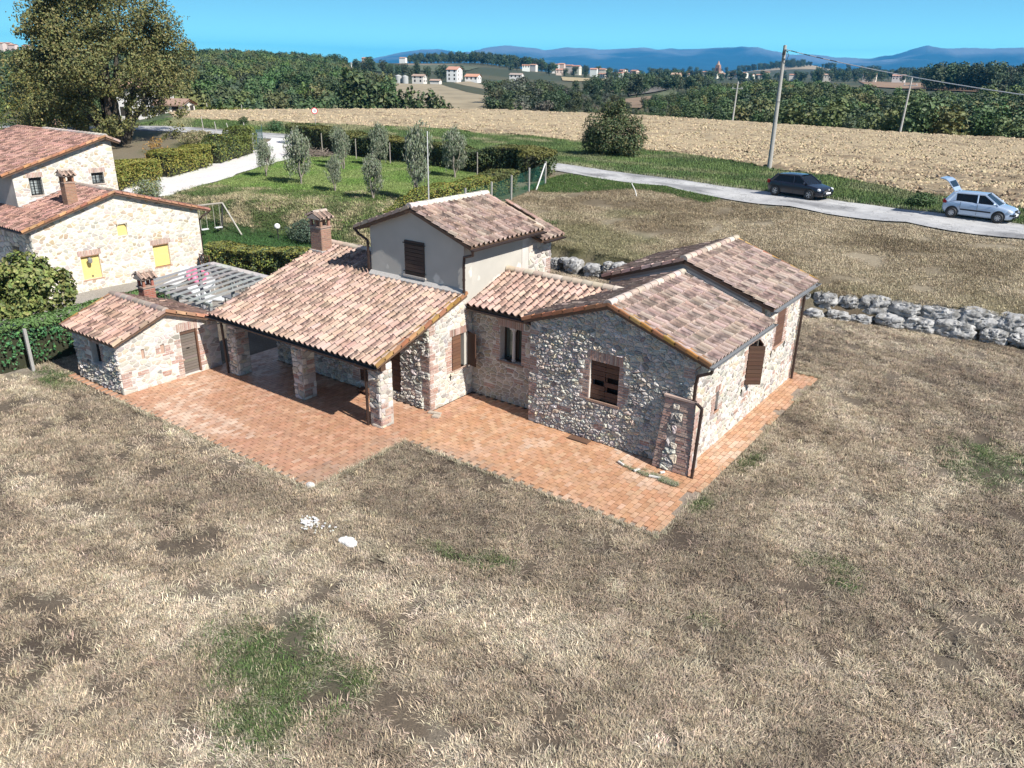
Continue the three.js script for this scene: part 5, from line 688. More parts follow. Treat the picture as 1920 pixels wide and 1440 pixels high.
  { const f = new MB(); f.quad(V(xu + 0.02, RY + 0.16, RZ), V(xu + 0.02, RY + 0.16 - K * 3.1, RZ + 3.1), V(xu + 0.22, RY + 0.08 - K * 3.1, RZ + 3.1), V(xu + 0.22, RY + 0.08, RZ), [0.42, 0.41, 0.4]); part('flashing', f, std({ side: THREE.DoubleSide, roughness: 0.8 }), nextdoor); }
  gutter(nextdoor, V(-40, RY - K * (eF - RZ) - 0.02, eF + 0.06), V(-27.25, RY - K * (eF - RZ) - 0.02, eF + 0.06), Zp); gutter(nextdoor, V(-40, RY - K * (RZ - eB) - 0.02, eB - 0.06), V(-27.25, RY - K * (RZ - eB) - 0.02, eB - 0.06), Zn);
  downpipe(nextdoor, [V(-27.3, RY - K * (RZ - eB) - 0.1, eB - 0.04), V(-27.3, 2.45, -6.65), V(-27.6, 2.2, -6.62), V(-27.6, 0, -6.62)]);
  chimney(nextdoor, L, V(-28.2, 0, -0.08), 0.5, 0.5, 3.5, 4.86, [0.4, 0.22, 0.14], 'brick chimney with a small gabled cap');
  settle(nextdoor, 'stone', L.stone, M.stone); settle(nextdoor, 'brick', L.brick, M.brick); settle(nextdoor, 'roof_tile', L.roof_tile, M.tile); settle(nextdoor, 'verge_tile', L.verge_tile, M.ridge); settle(nextdoor, 'ridge_tile', L.ridge_tile, M.ridge);
}
// ---------------------------------------------------------------- neighbour's pool terrace
R = rngOf(505);
{ // round pool with a dark cover
  const t = thing('round_pool', 'round dark covered pool with a pale stone rim under the grey pergola beams', 'pool', [-23.2, -0.5, -2.2]), P = (r, y) => [r, y], mb = new MB(), c = V(-23.2, 0, -2.2);
  mb.add(new THREE.LatheGeometry([P(1.5, 0), P(1.5, 0.1), P(1.28, 0.1), P(1.28, -0.1)].map((p) => new THREE.Vector2(...p)), 40), new THREE.Matrix4().setPosition(-23.2, -0.5, -2.2), [0.45, 0.44, 0.42]); part('rim', mb, std({ map: scaled(tGrain, 1), side: THREE.DoubleSide }), t);
  const w = new MB(); w.add(new THREE.CircleGeometry(1.29, 40), new THREE.Matrix4().makeRotationX(-Math.PI / 2).setPosition(-23.2, -0.44, -2.2), [0.025, 0.028, 0.034]); part('cover', w, std({ roughness: 0.4 }), t);
}
{ const t = thing('garden_wall', 'low dark stone garden wall with a pale coping behind the pergola', 'wall', [-23.6, -0.5, -4.3]), L = LISTS(); masonry(t, L, { O: V(-23.6, -0.5, -4.3), U: Xp, N: Zp, poly: [[0, 0], [9, 0], [9, 1.18], [0, 1.18]], size: 0.24, depth: 0.05, gap: 0.03, thick: 0.3, name: 'wall' }); settle(t, 'stone', L.stone, M.stone, 200); for (let i = 0; i < 12; i++) { const m = new MB(); m.box(-23.65 + i * 0.76, 0.68, -4.66, -23.65 + i * 0.76 + 0.75, 0.76, -4.22, jit([0.55, 0.53, 0.49], 0.06)); part('coping_slab', m, M.stone, t); } }
{ // timber pergola, bare beams
  const t = thing('pergola', 'bare grey timber pergola between the outbuilding and the stone garden wall', 'pergola', [-15.6, -0.5, 0.6]), k = [0.36, 0.37, 0.36], dir = V(-0.262, 0, -0.965), X = V(0.965, 0, -0.262);
  for (let i = 0; i < 9; i++) { const b = new MB(), x0 = -18.0 + i * 0.53, c = V(x0 - 0.5, 1.95, 0.55 + (i % 3) * 0.05); b.obox(c, X, V(0, 1, 0), dir.clone().negate(), 0.025, 0.04, 2.15, jit(k, 0.08)); part('rafter', b, M.oldwood, t); }
  for (const s of [0, 1]) { const b = new MB(); b.box(-18.4 - s * 0.9, 1.78, s ? -1.0 : 2.2, -13.4 - s * 0.9, 1.89, s ? -0.9 : 2.3, jit(k, 0.08)); part('beam', b, M.oldwood, t); }
  for (const [x, z] of [[-18.2, 2.25], [-15.8, 2.25], [-13.5, 2.25], [-19.1, -0.95], [-16.7, -0.95], [-14.4, -0.95]]) { const b = new MB(); b.box(x - 0.06, -0.5, z - 0.06, x + 0.06, 1.78, z + 0.06, jit([0.3, 0.31, 0.31], 0.1)); part('post', b, M.oldwood, t); }
}
function chairAt(name, label, x, z, turn, k, y = -0.5) {
  const t = thing(name, label, 'chair', [x, y, z], 'chairs under the pergola'); t.rotation.y = turn; const add = (n, f) => { const m = new MB(); f(m); const o = shadows(new THREE.Mesh(m.geo(), M.plain)); o.name = n; t.add(o); };
  add('seat', (m) => m.box(-0.25, 0.4, -0.24, 0.25, 0.45, 0.24, k)); add('backrest', (m) => m.obox(V(0, 0.68, -0.26), Xp, V(0, 0.97, -0.2), V(0, 0.2, 0.97), 0.24, 0.24, 0.02, k)); for (const [a, b] of [[-1, -1], [1, -1], [-1, 1], [1, 1]]) add('leg', (m) => m.cyl(V(a * 0.22, 0, b * 0.21), V(a * 0.2, 0.42, b * 0.19), 0.02, 0.025, 6, k)); for (const a of [-1, 1]) add('armrest', (m) => m.box(a * 0.25 - 0.025, 0.62, -0.24, a * 0.25 + 0.025, 0.65, 0.22, k)); return t;
}
chairAt('garden_chair', 'white plastic garden chair nearest the brown gate', -22.1, -3.2, 0.4, [0.75, 0.75, 0.74]);
chairAt('garden_chair', 'white plastic garden chair beside the grey table', -19.9, -1.6, 2.4, [0.78, 0.78, 0.77]);
chairAt('garden_chair', 'grey garden chair in the shade of the stone garden wall', -19.0, -3.2, -0.5, [0.2, 0.2, 0.2]);
chairAt('garden_chair', 'grey garden chair nearest the portico roof', -17.8, -3.0, 0.6, [0.16, 0.16, 0.17]);
{ const t = thing('garden_table', 'dark grey rectangular table under the pergola', 'table', [-18.4, -0.5, -2.4]), m = new MB(); m.box(-19.2, 0.2, -2.8, -17.6, 0.25, -2.0, [0.2, 0.2, 0.21]); part('tabletop', m, M.plain, t); for (const [a, b] of [[-19.1, -2.7], [-17.7, -2.7], [-19.1, -2.1], [-17.7, -2.1]]) { const l = new MB(); l.cyl(V(a, -0.5, b), V(a, 0.2, b), 0.03, 0.03, 8, [0.2, 0.2, 0.2]); part('leg', l, M.metal, t); } }
function lounger(label, x, z, turn) { const t = thing('sun_lounger', label, 'sun lounger', [x, -0.5, z], 'loungers by the pool'); t.rotation.y = turn; const add = (n, f) => { const m = new MB(); f(m); const o = shadows(new THREE.Mesh(m.geo(), M.plain)); o.name = n; t.add(o); }; const k = [0.72, 0.73, 0.72]; add('seat', (m) => m.box(-0.33, 0.28, -0.4, 0.33, 0.34, 1.0, k)); add('backrest', (m) => m.obox(V(0, 0.55, -0.66), Xp, V(0, 0.6, -0.8).normalize(), V(0, 0.8, 0.6).normalize(), 0.33, 0.38, 0.03, k)); for (const [a, b] of [[-1, -0.3], [1, -0.3], [-1, 0.9], [1, 0.9]]) add('leg', (m) => m.cyl(V(a * 0.28, 0, b), V(a * 0.28, 0.3, b), 0.03, 0.03, 6, k)); }
lounger('white sun lounger between the round pool and the stone gable', -25.0, -3.4, 0.5); lounger('white sun lounger right of the round pool', -20.9, -2.4, 1.9);
{ const t = thing('inflatable_ring', 'pair of pink inflatable rings leaning by the brown gate', 'inflatable', [-24.2, -0.4, -4.0]); for (const [dx, s] of [[-0.35, 1], [0.25, 1.1]]) { const m = new MB(); m.add(new THREE.TorusGeometry(0.3 * s, 0.13, 10, 22), new THREE.Matrix4().makeRotationFromEuler(new THREE.Euler(-0.5, 0.6, 0)).setPosition(-24.2 + dx, 0.05, -4.0), [0.78, 0.2, 0.32]); part('ring', m, std({ roughness: 0.4 }), t); } }
{ const t = thing('metal_gate', 'small brown metal gate leaf at the corner of the cream house', 'gate', [-25.2, -0.5, -5.1]), k = [0.2, 0.1, 0.07]; for (const x of [-25.6, -24.7]) { const m = new MB(); m.cyl(V(x, -0.5, -5.1), V(x, 0.85, -5.1), 0.03, 0.03, 6, k); part('post', m, M.metal, t); } for (const y of [-0.2, 0.8]) { const m = new MB(); m.cyl(V(-25.6, y, -5.1), V(-24.7, y, -5.1), 0.025, 0.025, 6, k); part('rail', m, M.metal, t); } for (let i = 1; i < 5; i++) { const m = new MB(); m.cyl(V(-25.6 + i * 0.18, -0.2, -5.1), V(-25.6 + i * 0.18 + 0.12, 0.8, -5.1), 0.014, 0.014, 5, k); part('bar', m, M.metal, t); } }
// ---------------------------------------------------------------- boulder wall
R = rngOf(606);
{
  const t = thing('boulder_wall', 'retaining wall of big rough grey boulders behind the house', 'wall', [3.5, 0, -18.8]);
  const mat = std({ map: scaled(tBlotch, 0.6), bumpMap: scaled(tBlotch, 1.6), bumpScale: 0.12, roughness: 1 });
  const B = [[[3.06, 0.62, 0.6, 0.55], [3.95, 0.6, 1.2, 0.9], [4.98, 0.58, 1.1, 0.88], [6.1, 0.62, 1.48, 1.0], [7.3, 0.68, 1.55, 0.72], [8.7, 0.64, 1.8, 0.85], [10.25, 0.74, 1.75, 0.95], [11.5, 0.76, 1.3, 0.95], [12.5, 0.78, 0.9, 0.8], [13.4, 0.7, 1.3, 0.9], [2.2, 0.6, 1.1, 0.8], [1.0, 0.6, 1.3, 0.9]].map((q) => [...q, -19.05]), [[3.1, 0.1, 0.4, 0.4], [3.66, 0.06, 1.0, 0.52], [4.7, 0.08, 1.12, 0.56], [5.7, 0.04, 1.18, 0.54], [6.9, 0.15, 1.45, 0.7], [8.15, 0.15, 1.35, 0.74], [9.5, 0.22, 1.75, 0.9], [11.0, 0.21, 1.15, 0.65], [12.0, 0.21, 1.05, 0.65], [13.1, 0.2, 1.3, 0.6], [2.4, 0.1, 1.0, 0.6], [1.2, 0.1, 1.1, 0.6]].map((q) => [...q, -18.72]), [[-10.7, 0.26, 0.55, 0.75], [-10.1, 0.55, 0.62, 0.36], [-9.5, 0.32, 1.1, 0.95], [-8.2, 0.26, 1.26, 0.85], [-7.3, 0.56, 0.66, 0.72], [-6.5, 0.66, 1.1, 0.6], [-11.5, 0.4, 1.0, 0.9], [-5.2, 0.5, 1.2, 0.9], [-4, 0.5, 1.2, 0.9]].map((q) => [...q, -17.9])].flat();
  for (const [x, y, w, h, zz] of B) {
    const z = interp(FOOT, x) + (zz < -19 ? -0.6 : zz < -18.5 ? -0.18 : 0.0), g = mergeVertices(new THREE.IcosahedronGeometry(1, 9).deleteAttribute('uv').deleteAttribute('normal')), P = g.attributes.position, v = V(), s = rr(0, 90), m = new MB(), sq = rr(0.55, 0.8);
    for (let i = 0; i < P.count; i++) { v.fromBufferAttribute(P, i); const p = v.clone().addScalar(s), f = Math.max(Math.abs(v.x), Math.abs(v.y), Math.abs(v.z)), k = lerp(1, 1 / f, 1 - sq) * 0.86, d = 0.24 * (n3(p, 1.3) - 0.5) + 0.42 * (n3(p, 2.9) - 0.5) - 0.22 * ss(0.55, 0.72, n3(p, 5.5)) + 0.08 * (n3(p, 11) - 0.5); v.multiplyScalar(k + d); P.setXYZ(i, v.x * w * 0.57, v.y * h * 0.56, v.z * Math.min(w, 0.95) * 0.55); }
    m.add(g, new THREE.Matrix4().makeRotationY(rr(-0.25, 0.25)).setPosition(x, y, z), [1, 1, 1]); for (let i = 0; i < m.p.length; i += 9) { const c = mixc([0.34, 0.335, 0.325], [0.56, 0.555, 0.54], vn(m.p[i] * 4 + s, m.p[i + 1] * 5 + m.p[i + 2] * 3)), dk = ss(0.62, 0.8, vn(m.p[i] * 9, m.p[i + 1] * 9 + m.p[i + 2] * 5)), k = mixc(c, [0.15, 0.145, 0.13], dk * 0.7); for (let j = 0; j < 9; j += 3) { m.c[i + j] = k[0]; m.c[i + j + 1] = k[1]; m.c[i + j + 2] = k[2]; } }
    const sm = m.geo(true); const uv = []; for (let i = 0; i < sm.attributes.position.count; i++) { const a = sm.attributes.position; uv.push(a.getX(i) + a.getZ(i) * 0.5, a.getY(i) + a.getZ(i) * 0.5); } sm.setAttribute('uv', new THREE.BufferAttribute(new Float32Array(uv), 2)); part('boulder', sm, mat, t);
  }
}
// ---------------------------------------------------------------- cars
function car(o) { // local axes: x forward, z to its left, y up
  const t = thing(o.name, o.label, 'car', [0, 0, 0]), add = (n, mb, m, p = t, smooth) => { const q = shadows(new THREE.Mesh(mb.geo(smooth), m)); q.name = n; p.add(q); return q; };
  const paint = new THREE.MeshPhysicalMaterial({ vertexColors: true, roughness: 0.35, metalness: o.metal || 0, clearcoat: o.metal ? 1 : 0.55, clearcoatRoughness: 0.06 }), dark = std({ roughness: 0.6 }), glass = new THREE.MeshStandardMaterial({ color: 0x0c1013, roughness: 0.05 }), k = o.paint, W = o.w / 2;
  const body = new MB(), belt = (x) => interp(o.belt, x), bw = (x) => W * interp([[0, 0.84], [0.25, 0.95], [0.9, 1], [o.len - 1, 1], [o.len - 0.35, 0.93], [o.len, 0.72]], x), low = (x) => interp([[0, 0.42], [0.2, 0.26], [0.7, 0.2], [o.len - 0.6, 0.2], [o.len - 0.15, 0.22], [o.len, 0.4]], x);
  const sec = (x) => { const b = belt(x), w = bw(x), l = low(x), m = lerp(l, b, 0.55); return [[0, l], [w * 0.9, l], [w * 0.985, l + 0.1], [w, m], [w * 0.985, lerp(m, b, 0.6)], [w * 0.94, b - 0.02], [w * 0.86, b + 0.012], [0, b + (x > o.ws0 || x < 0.3 ? 0.035 : 0.02)]]; };
  const N = 30; for (let i = 0; i < N; i++) { const xa = (i / N) * o.len, xb = ((i + 1) / N) * o.len, A = sec(xa), B = sec(xb); for (let j = 0; j + 1 < A.length; j++) for (const s of [-1, 1]) { const q = (x, p) => V(x, p[1], s * p[0]); s > 0 ? body.quad(q(xa, A[j]), q(xb, B[j]), q(xb, B[j + 1]), q(xa, A[j + 1]), k) : body.quad(q(xb, B[j]), q(xa, A[j]), q(xa, A[j + 1]), q(xb, B[j + 1]), k); } }
  for (const x of [0, o.len]) { const A = sec(x); for (let j = 0; j + 1 < A.length; j++) for (const s of [-1, 1]) body.tri(V(x, (A[0][1] + A[7][1]) / 2, 0), V(x, A[j][1], s * A[j][0]), V(x, A[j + 1][1], s * A[j + 1][0]), k); }
  const bd = add('body', body, paint, t, true);
  // cabin: glass sides, painted roof and pillars
  const RT = o.roof, rw = W * 0.74, bwid = W * 0.9, P = { a: V(o.rw0, belt(o.rw0) + 0.01, bwid), b: V(RT[0], RT[2] - 0.03, rw), c: V(RT[1], RT[3] - 0.03, rw), d: V(o.ws0, belt(o.ws0) + 0.01, bwid) }, mir = (v) => V(v.x, v.y, -v.z);
  const rf = new MB(), K = 10; for (let i = 0; i < K; i++) for (let j = -5; j < 5; j++) { const q = (u, v) => { const x = lerp(RT[0] - 0.05, RT[1] + 0.04, u), z = v * (rw + 0.02) / 5, y = lerp(RT[2], RT[3], u) + 0.05 * Math.sin(Math.PI * u) - 0.045 * (v / 5) ** 2 - (Math.abs(v) === 5 ? 0.02 : 0) + 0.01; return V(x, y, z); }; rf.quad(q(i / K, j), q(i / K, j + 1), q((i + 1) / K, j + 1), q((i + 1) / K, j), k); } add('roof', rf, new THREE.MeshPhysicalMaterial({ vertexColors: true, roughness: 0.35, metalness: o.metal || 0, clearcoat: 1, side: THREE.DoubleSide }), t, true);
  const ws = new MB(); ws.quad(P.d, mir(P.d), mir(P.c), P.c, [1, 1, 1]); add('windscreen', ws, glass);
  if (!o.open) { const rg = new MB(); rg.quad(P.a, P.b, mir(P.b), mir(P.a), [1, 1, 1]); add('rear_window', rg, glass); }
  for (const s of [1, -1]) { const S = (v) => (s > 0 ? v : mir(v)), at = (x, f) => { const top = lerp(RT[2], RT[3], clamp((x - RT[0]) / (RT[1] - RT[0]))) - 0.03; return S(V(x, lerp(belt(x) + 0.01, top, f), lerp(bwid, rw, f))); };
    const sg = new MB(); sg.quad(S(P.a), S(P.d), S(P.c), S(P.b), [1, 1, 1]); add('side_window', sg, glass);
    const pil = new MB(), bar = (a, b, r) => pil.cyl(a, b, r, r, 6, k); bar(S(P.d), S(P.c), 0.045); bar(at(o.bp, 0), at(o.bp - 0.06, 1), 0.045); bar(S(P.a), S(P.b), o.cp); bar(S(P.b), S(P.c), 0.04); bar(S(P.a), S(P.d), 0.03); if (o.cp > 0.1) { const q = [S(P.a), S(P.b), at(RT[0] + 0.1, 0.96), at(o.rw0 + 0.5, 0.05)]; for (const e of q) e.z += s * 0.012; pil.quad(...q, k); } add('pillar', pil, paint);
    const mr = new MB(); mr.add(new THREE.SphereGeometry(0.1, 10, 8), new THREE.Matrix4().makeScale(0.7, 0.75, 1).setPosition(o.ws0 - 0.2, belt(o.ws0) + 0.1, s * (W + 0.07)), k); add('door_mirror', mr, paint);
    if (o.strip) { const st = new MB(); st.box(o.wb[0] + 0.42, 0.5, s * (W - 0.02) - 0.025, o.wb[1] - 0.42, 0.58, s * (W - 0.02) + 0.03, [0.02, 0.02, 0.025]); add('side_strip', st, dark); }
    for (const x of o.doors) { const g = new MB(); g.box(x - 0.006, 0.3, s * W * 0.995 - 0.012, x + 0.006, belt(x) - 0.02, s * W * 0.995 + 0.006, [0.01, 0.01, 0.012]); g.box(x - 0.32, belt(x) - 0.13, s * W * 0.985 - 0.01, x - 0.14, belt(x) - 0.1, s * W * 0.985 + 0.03, k); add('door_seam', g, dark); }
    const hl = new MB(), M4 = new THREE.Matrix4().makeRotationY(s * -0.55).setPosition(o.len - 0.3, o.lamp, s * W * 0.8); hl.add(new THREE.SphereGeometry(0.15, 12, 8), M4.multiply(new THREE.Matrix4().makeScale(1.25, 0.62, 0.75)), [0.8, 0.82, 0.85]); add('headlight', hl, std({ roughness: 0.15 }));
    const tl = new MB(); tl.box(0.0, o.lamp + 0.12, s * W * 0.8 - 0.08, 0.2, o.lamp + 0.36, s * W * 0.8 + 0.11, [0.3, 0.015, 0.02]); add('tail_light', tl, std({ roughness: 0.2 }));
    for (const x of o.wb) { const ar = new MB(); ar.cyl(V(x, 0.33, s * (W - 0.05)), V(x, 0.33, s * (W + 0.006)), o.r + 0.065, o.r + 0.065, 24, [0.008, 0.008, 0.009]); add('wheel_arch', ar, dark); const ty = new MB(); ty.add(new THREE.TorusGeometry(o.r - 0.075, 0.085, 10, 26), new THREE.Matrix4().setPosition(x, o.r, s * (W - 0.03)), [0.025, 0.025, 0.026]); const wh = add('wheel', ty, dark, t, true); const rm = new MB(), z0 = s * (W + 0.015); rm.add(new THREE.TorusGeometry(o.r - 0.135, 0.016, 6, 24), new THREE.Matrix4().setPosition(x, o.r, z0), [0.5, 0.5, 0.52]); for (let i = 0; i < o.spokes; i++) { const a = (i / o.spokes) * Math.PI * 2; rm.obox(V(x + Math.cos(a) * (o.r - 0.135) * 0.5, o.r + Math.sin(a) * (o.r - 0.135) * 0.5, z0), V(Math.cos(a), Math.sin(a), 0), V(-Math.sin(a), Math.cos(a), 0), Zp, (o.r - 0.135) * 0.5, 0.028, 0.012, [0.55, 0.55, 0.57]); } rm.cyl(V(x, o.r, z0 - s * 0.02), V(x, o.r, z0 + s * 0.02), 0.045, 0.045, 12, [0.5, 0.5, 0.52]); add('rim', rm, std({ roughness: 0.35, metalness: 0.7 }), wh); } }
  const pl = new MB(); pl.box(o.len - 0.01, 0.4, -0.26, o.len + 0.02, 0.51, 0.26, [0.78, 0.78, 0.78]); add('number_plate', pl, dark); const gr = new MB(); gr.box(o.len - 0.06, o.lamp - 0.04, -0.4, o.len + 0.012, o.lamp + 0.05, 0.4, [0.015, 0.015, 0.016]); gr.box(o.len - 0.06, 0.27, -0.55, o.len + 0.012, 0.36, 0.55, [0.012, 0.012, 0.012]); add('grille', gr, dark); const em = new MB(); em.cyl(V(o.len - 0.02, o.lamp + 0.01, 0), V(o.len + 0.03, o.lamp + 0.01, 0), 0.06, 0.06, 14, [0.75, 0.76, 0.78]); add('emblem', em, M.metal);
  if (o.bump) { const b = new MB(); b.box(o.len - 0.2, 0.44, -0.72, o.len + 0.03, 0.53, -0.28, [0.02, 0.02, 0.025]); b.box(o.len - 0.2, 0.44, 0.28, o.len + 0.03, 0.53, 0.72, [0.02, 0.02, 0.025]); add('bumper_strip', b, dark); }
  if (o.open) { // tailgate swung up from the rear edge of the roof
    const hp = V(RT[0] - 0.06, RT[2] + 0.02, 0), tg = new MB(), S = [[0, 0, rw], [-0.1, 0.12, rw + 0.02], [-0.42, 0.5, rw + 0.06], [-0.62, 0.62, rw + 0.05], [-0.95, 0.66, rw - 0.05]], q = (p, s, d) => V(hp.x + p[0], hp.y + p[1] + d, s * p[2]); for (let i = 0; i + 1 < S.length; i++) for (const d of [0, 0.05]) tg.quad(q(S[i], -1, d), q(S[i], 1, d), q(S[i + 1], 1, d), q(S[i + 1], -1, d), k); for (const s of [-1, 1]) for (let i = 0; i + 1 < S.length; i++) tg.quad(q(S[i], s, 0), q(S[i + 1], s, 0), q(S[i + 1], s, 0.05), q(S[i], s, 0.05), k); tg.quad(q(S[4], -1, 0), q(S[4], 1, 0), q(S[4], 1, 0.05), q(S[4], -1, 0.05), k);
    const g = add('tailgate', tg, new THREE.MeshPhysicalMaterial({ vertexColors: true, roughness: 0.35, metalness: o.metal, clearcoat: 1, side: THREE.DoubleSide })); const w = new MB(); for (const d of [-0.012, 0.062]) w.quad(q([-0.14, 0.17, rw - 0.06], -1, d), q([-0.14, 0.17, rw - 0.06], 1, d), q([-0.4, 0.48, rw - 0.03], 1, d), q([-0.4, 0.48, rw - 0.03], -1, d), [1, 1, 1]); add('tailgate_window', w, glass, g);
    const bt = new MB(); bt.quad(V(o.rw0 - 0.2, belt(0.2) - 0.05, -W * 0.8), V(o.rw0 - 0.2, belt(0.2) - 0.05, W * 0.8), V(RT[0], RT[2] - 0.06, rw), V(RT[0], RT[2] - 0.06, -rw), [0.012, 0.012, 0.014]); add('boot_opening', bt, dark); }
  return t;
}
function parkCar(t, R0, F0, side, wb, w) { // rear and front wheel contact points on the side towards the house
  const d = F0.clone().sub(R0), yaw = Math.atan2(-d.z, d.x), e = Math.atan2(d.y, Math.hypot(d.x, d.z)); t.rotation.order = 'YZX'; t.rotation.y = yaw; t.rotation.z = e;
  const l = V(0, 0, 1).applyEuler(t.rotation), f = V(1, 0, 0).applyEuler(t.rotation), mid = R0.clone().add(F0).multiplyScalar(0.5); t.position.copy(mid).addScaledVector(f, -(wb[0] + wb[1]) / 2).addScaledVector(l, -side * (w / 2)).add(V(0, 0.075, 0));
}
const darkCar = car({ name: 'parked_car', label: 'dark navy blue hatchback parked beside the concrete pole', len: 4.2, w: 1.78, paint: [0.006, 0.009, 0.02], r: 0.32, wb: [0.75, 3.33], belt: [[0, 0.86], [0.4, 0.98], [1, 0.97], [2.9, 0.93], [3.1, 0.92], [3.9, 0.76], [4.2, 0.6]], ws0: 3.12, rw0: 0.28, roof: [0.75, 2.35, 1.44, 1.47], bp: 2.05, cp: 0.1, doors: [2.1, 1.15], lamp: 0.66, spokes: 5 });
parkCar(darkCar, V(-4.8, 2.66, -36.1), V(-2.1, 2.69, -35.36), 1, [0.75, 3.33], 1.66);
const silverCar = car({ name: 'parked_car', label: 'silver blue hatchback with its tailgate raised at the right edge', len: 3.82, w: 1.66, metal: 0.25, paint: [0.42, 0.52, 0.66], r: 0.29, wb: [0.6, 3.06], belt: [[0, 0.86], [0.4, 0.98], [1, 0.98], [2.7, 0.94], [2.9, 0.93], [3.5, 0.8], [3.82, 0.62]], ws0: 2.95, rw0: 0.2, roof: [0.55, 2.15, 1.45, 1.48], bp: 1.85, cp: 0.13, doors: [1.9, 0.98], lamp: 0.68, spokes: 7, strip: true, bump: true, open: true });
parkCar(silverCar, V(6.44, 2.68, -34.36), V(8.89, 2.67, -34.05), 1, [0.6, 3.06], 1.56);
// ---------------------------------------------------------------- poles, signs, fences
{ const t = thing('utility_pole', 'tall weathered concrete utility pole beside the dark car', 'utility pole', [-9.94, 2.8, -49.87]), m = new MB(); m.cyl(V(-9.94, 2.6, -49.87), V(-10.08, 12.66, -50.1), 0.2, 0.13, 14, [0.42, 0.41, 0.38]); part('pole', m, M.stone, t); const b = new MB(); for (const y of [6.1, 8.3, 11.6]) b.cyl(V(-10, y, -50.0), V(-10, y + 0.06, -50.0), 0.185 - y * 0.003, 0.185 - y * 0.003, 14, [0.2, 0.2, 0.2]); part('band', b, M.metal, t); const f = new MB(); f.cyl(V(-10.05, 12.3, -50.05), V(-9.7, 12.15, -49.9), 0.03, 0.03, 6, [0.1, 0.1, 0.1]); f.tube([V(-9.8, 12.2, -49.95), V(-9.6, 11.9, -49.85), V(-9.75, 11.5, -49.95), V(-10, 11.2, -50)], 0.02, 6, [0.06, 0.06, 0.06]); f.box(-10.15, 11.9, -50.2, -9.95, 12.2, -49.85, [0.12, 0.11, 0.1]); part('bracket', f, M.metal, t); const c = new MB(); c.box(-10.2, 2.7, -50.1, -9.6, 2.95, -49.6, [0.5, 0.48, 0.45]); part('footing', c, M.stone, t); }
{ const t = new MB(), a = V(-10.02, 12.35, -50.0), b = V(13.5, 9.0, -41.5), P = []; for (let i = 0; i <= 40; i++) { const u = i / 40, p = a.clone().lerp(b, u); p.y -= 1.1 * 4 * u * (1 - u) * 0.35; P.push(p); } for (let i = 0; i < 40; i++) t.cyl(P[i], P[i + 1], 0.035, 0.035, 6, i < 9 && i % 2 ? [0.06, 0.06, 0.06] : [0.55, 0.56, 0.58]); top('cable', t, M.plain, 'overhead cable sagging from the concrete pole to the right', 'cable'); }
function crossPole(label, x, z, y1, y0 = hgt(x, z) - 0.4) { const t = thing('cross_arm_pole', label, 'utility pole', [x, y0, z]), m = new MB(); m.cyl(V(x, y0, z), V(x + 0.2, y1, z), 0.15, 0.1, 10, [0.5, 0.49, 0.46]); part('pole', m, M.plain, t); const a = new MB(); a.box(x - 0.75, y1 - 1.15, z - 0.06, x + 1.1, y1 - 1.03, z + 0.06, [0.6, 0.6, 0.58]); part('cross_arm', a, M.plain, t); for (const d of [-0.6, 0.15, 0.95]) { const i = new MB(); i.cyl(V(x + d, y1 - 1.03, z), V(x + d, y1 - 0.8, z), 0.05, 0.03, 8, [0.7, 0.7, 0.7]); part('insulator', i, M.plain, t); } }
crossPole('thin pale pole with a cross arm left of the tall concrete pole', -38.85, -114.7, 9.2); crossPole('thin pale pole with a cross arm standing before the wood on the right', -11.3, -108, 10.4);
{ const x = -72.85, z = -54.0, y = hgt(x, z), t = thing('speed_sign', 'round red rimmed speed limit sign at the edge of the field', 'road sign', [x, y, z]), N = V(0.72, 0, 0.69).normalize(), X = V(0.69, 0, -0.72), m = new MB(); m.cyl(V(x, y, z), V(x, y + 2.2, z), 0.035, 0.035, 8, [0.5, 0.5, 0.5]); part('pole', m, M.metal, t);
  const cv = document.createElement('canvas'); cv.width = cv.height = 128; const c = cv.getContext('2d'); c.fillStyle = '#fff'; c.fillRect(0, 0, 128, 128); c.fillStyle = '#c0141c'; c.beginPath(); c.arc(64, 64, 63, 0, 7); c.fill(); c.fillStyle = '#fff'; c.beginPath(); c.arc(64, 64, 47, 0, 7); c.fill(); c.fillStyle = '#151515'; c.font = 'bold 58px sans-serif'; c.textAlign = 'center'; c.textBaseline = 'middle'; c.fillText('30', 64, 67); const tx = new THREE.CanvasTexture(cv); tx.colorSpace = THREE.SRGBColorSpace; tx.magFilter = THREE.LinearFilter;
  const q = (a, r, d) => V(x, y + 2.0, z).addScaledVector(X, r * Math.cos(a)).addScaledVector(Yp, r * Math.sin(a)).addScaledVector(N, d), d = new MB(), b = new MB(); for (let i = 0; i < 28; i++) { const a = (i / 28) * 2 * Math.PI, e = ((i + 1) / 28) * 2 * Math.PI; d.tri(q(0, 0, 0.05), q(a, 0.42, 0.05), q(e, 0.42, 0.05), [1, 1, 1], [0.5, 0.5], [0.5 + 0.5 * Math.cos(a), 0.5 + 0.5 * Math.sin(a)], [0.5 + 0.5 * Math.cos(e), 0.5 + 0.5 * Math.sin(e)]); b.tri(q(0, 0, 0.03), q(a, 0.42, 0.03), q(e, 0.42, 0.03), [0.4, 0.4, 0.4]); } part('sign_face', d, std({ map: tx, roughness: 0.5 }), t); part('sign_back', b, M.metal, t); }
function posts(name, label, pts, h, k, lean, group, cat = 'fence post') { pts.forEach(([x, z], i) => { const y = hgt(x, z), m = new MB(), l = lean ? lean(i) : [0, 0]; m.cyl(V(0, -0.2, 0), V(l[0], h, l[1]), 0.05, 0.045, 8, jit(k, 0.08)); const o = top(name, m, M.stone, typeof label === 'function' ? label(i) : label, cat, group); o.position.set(x, y, z); }); }
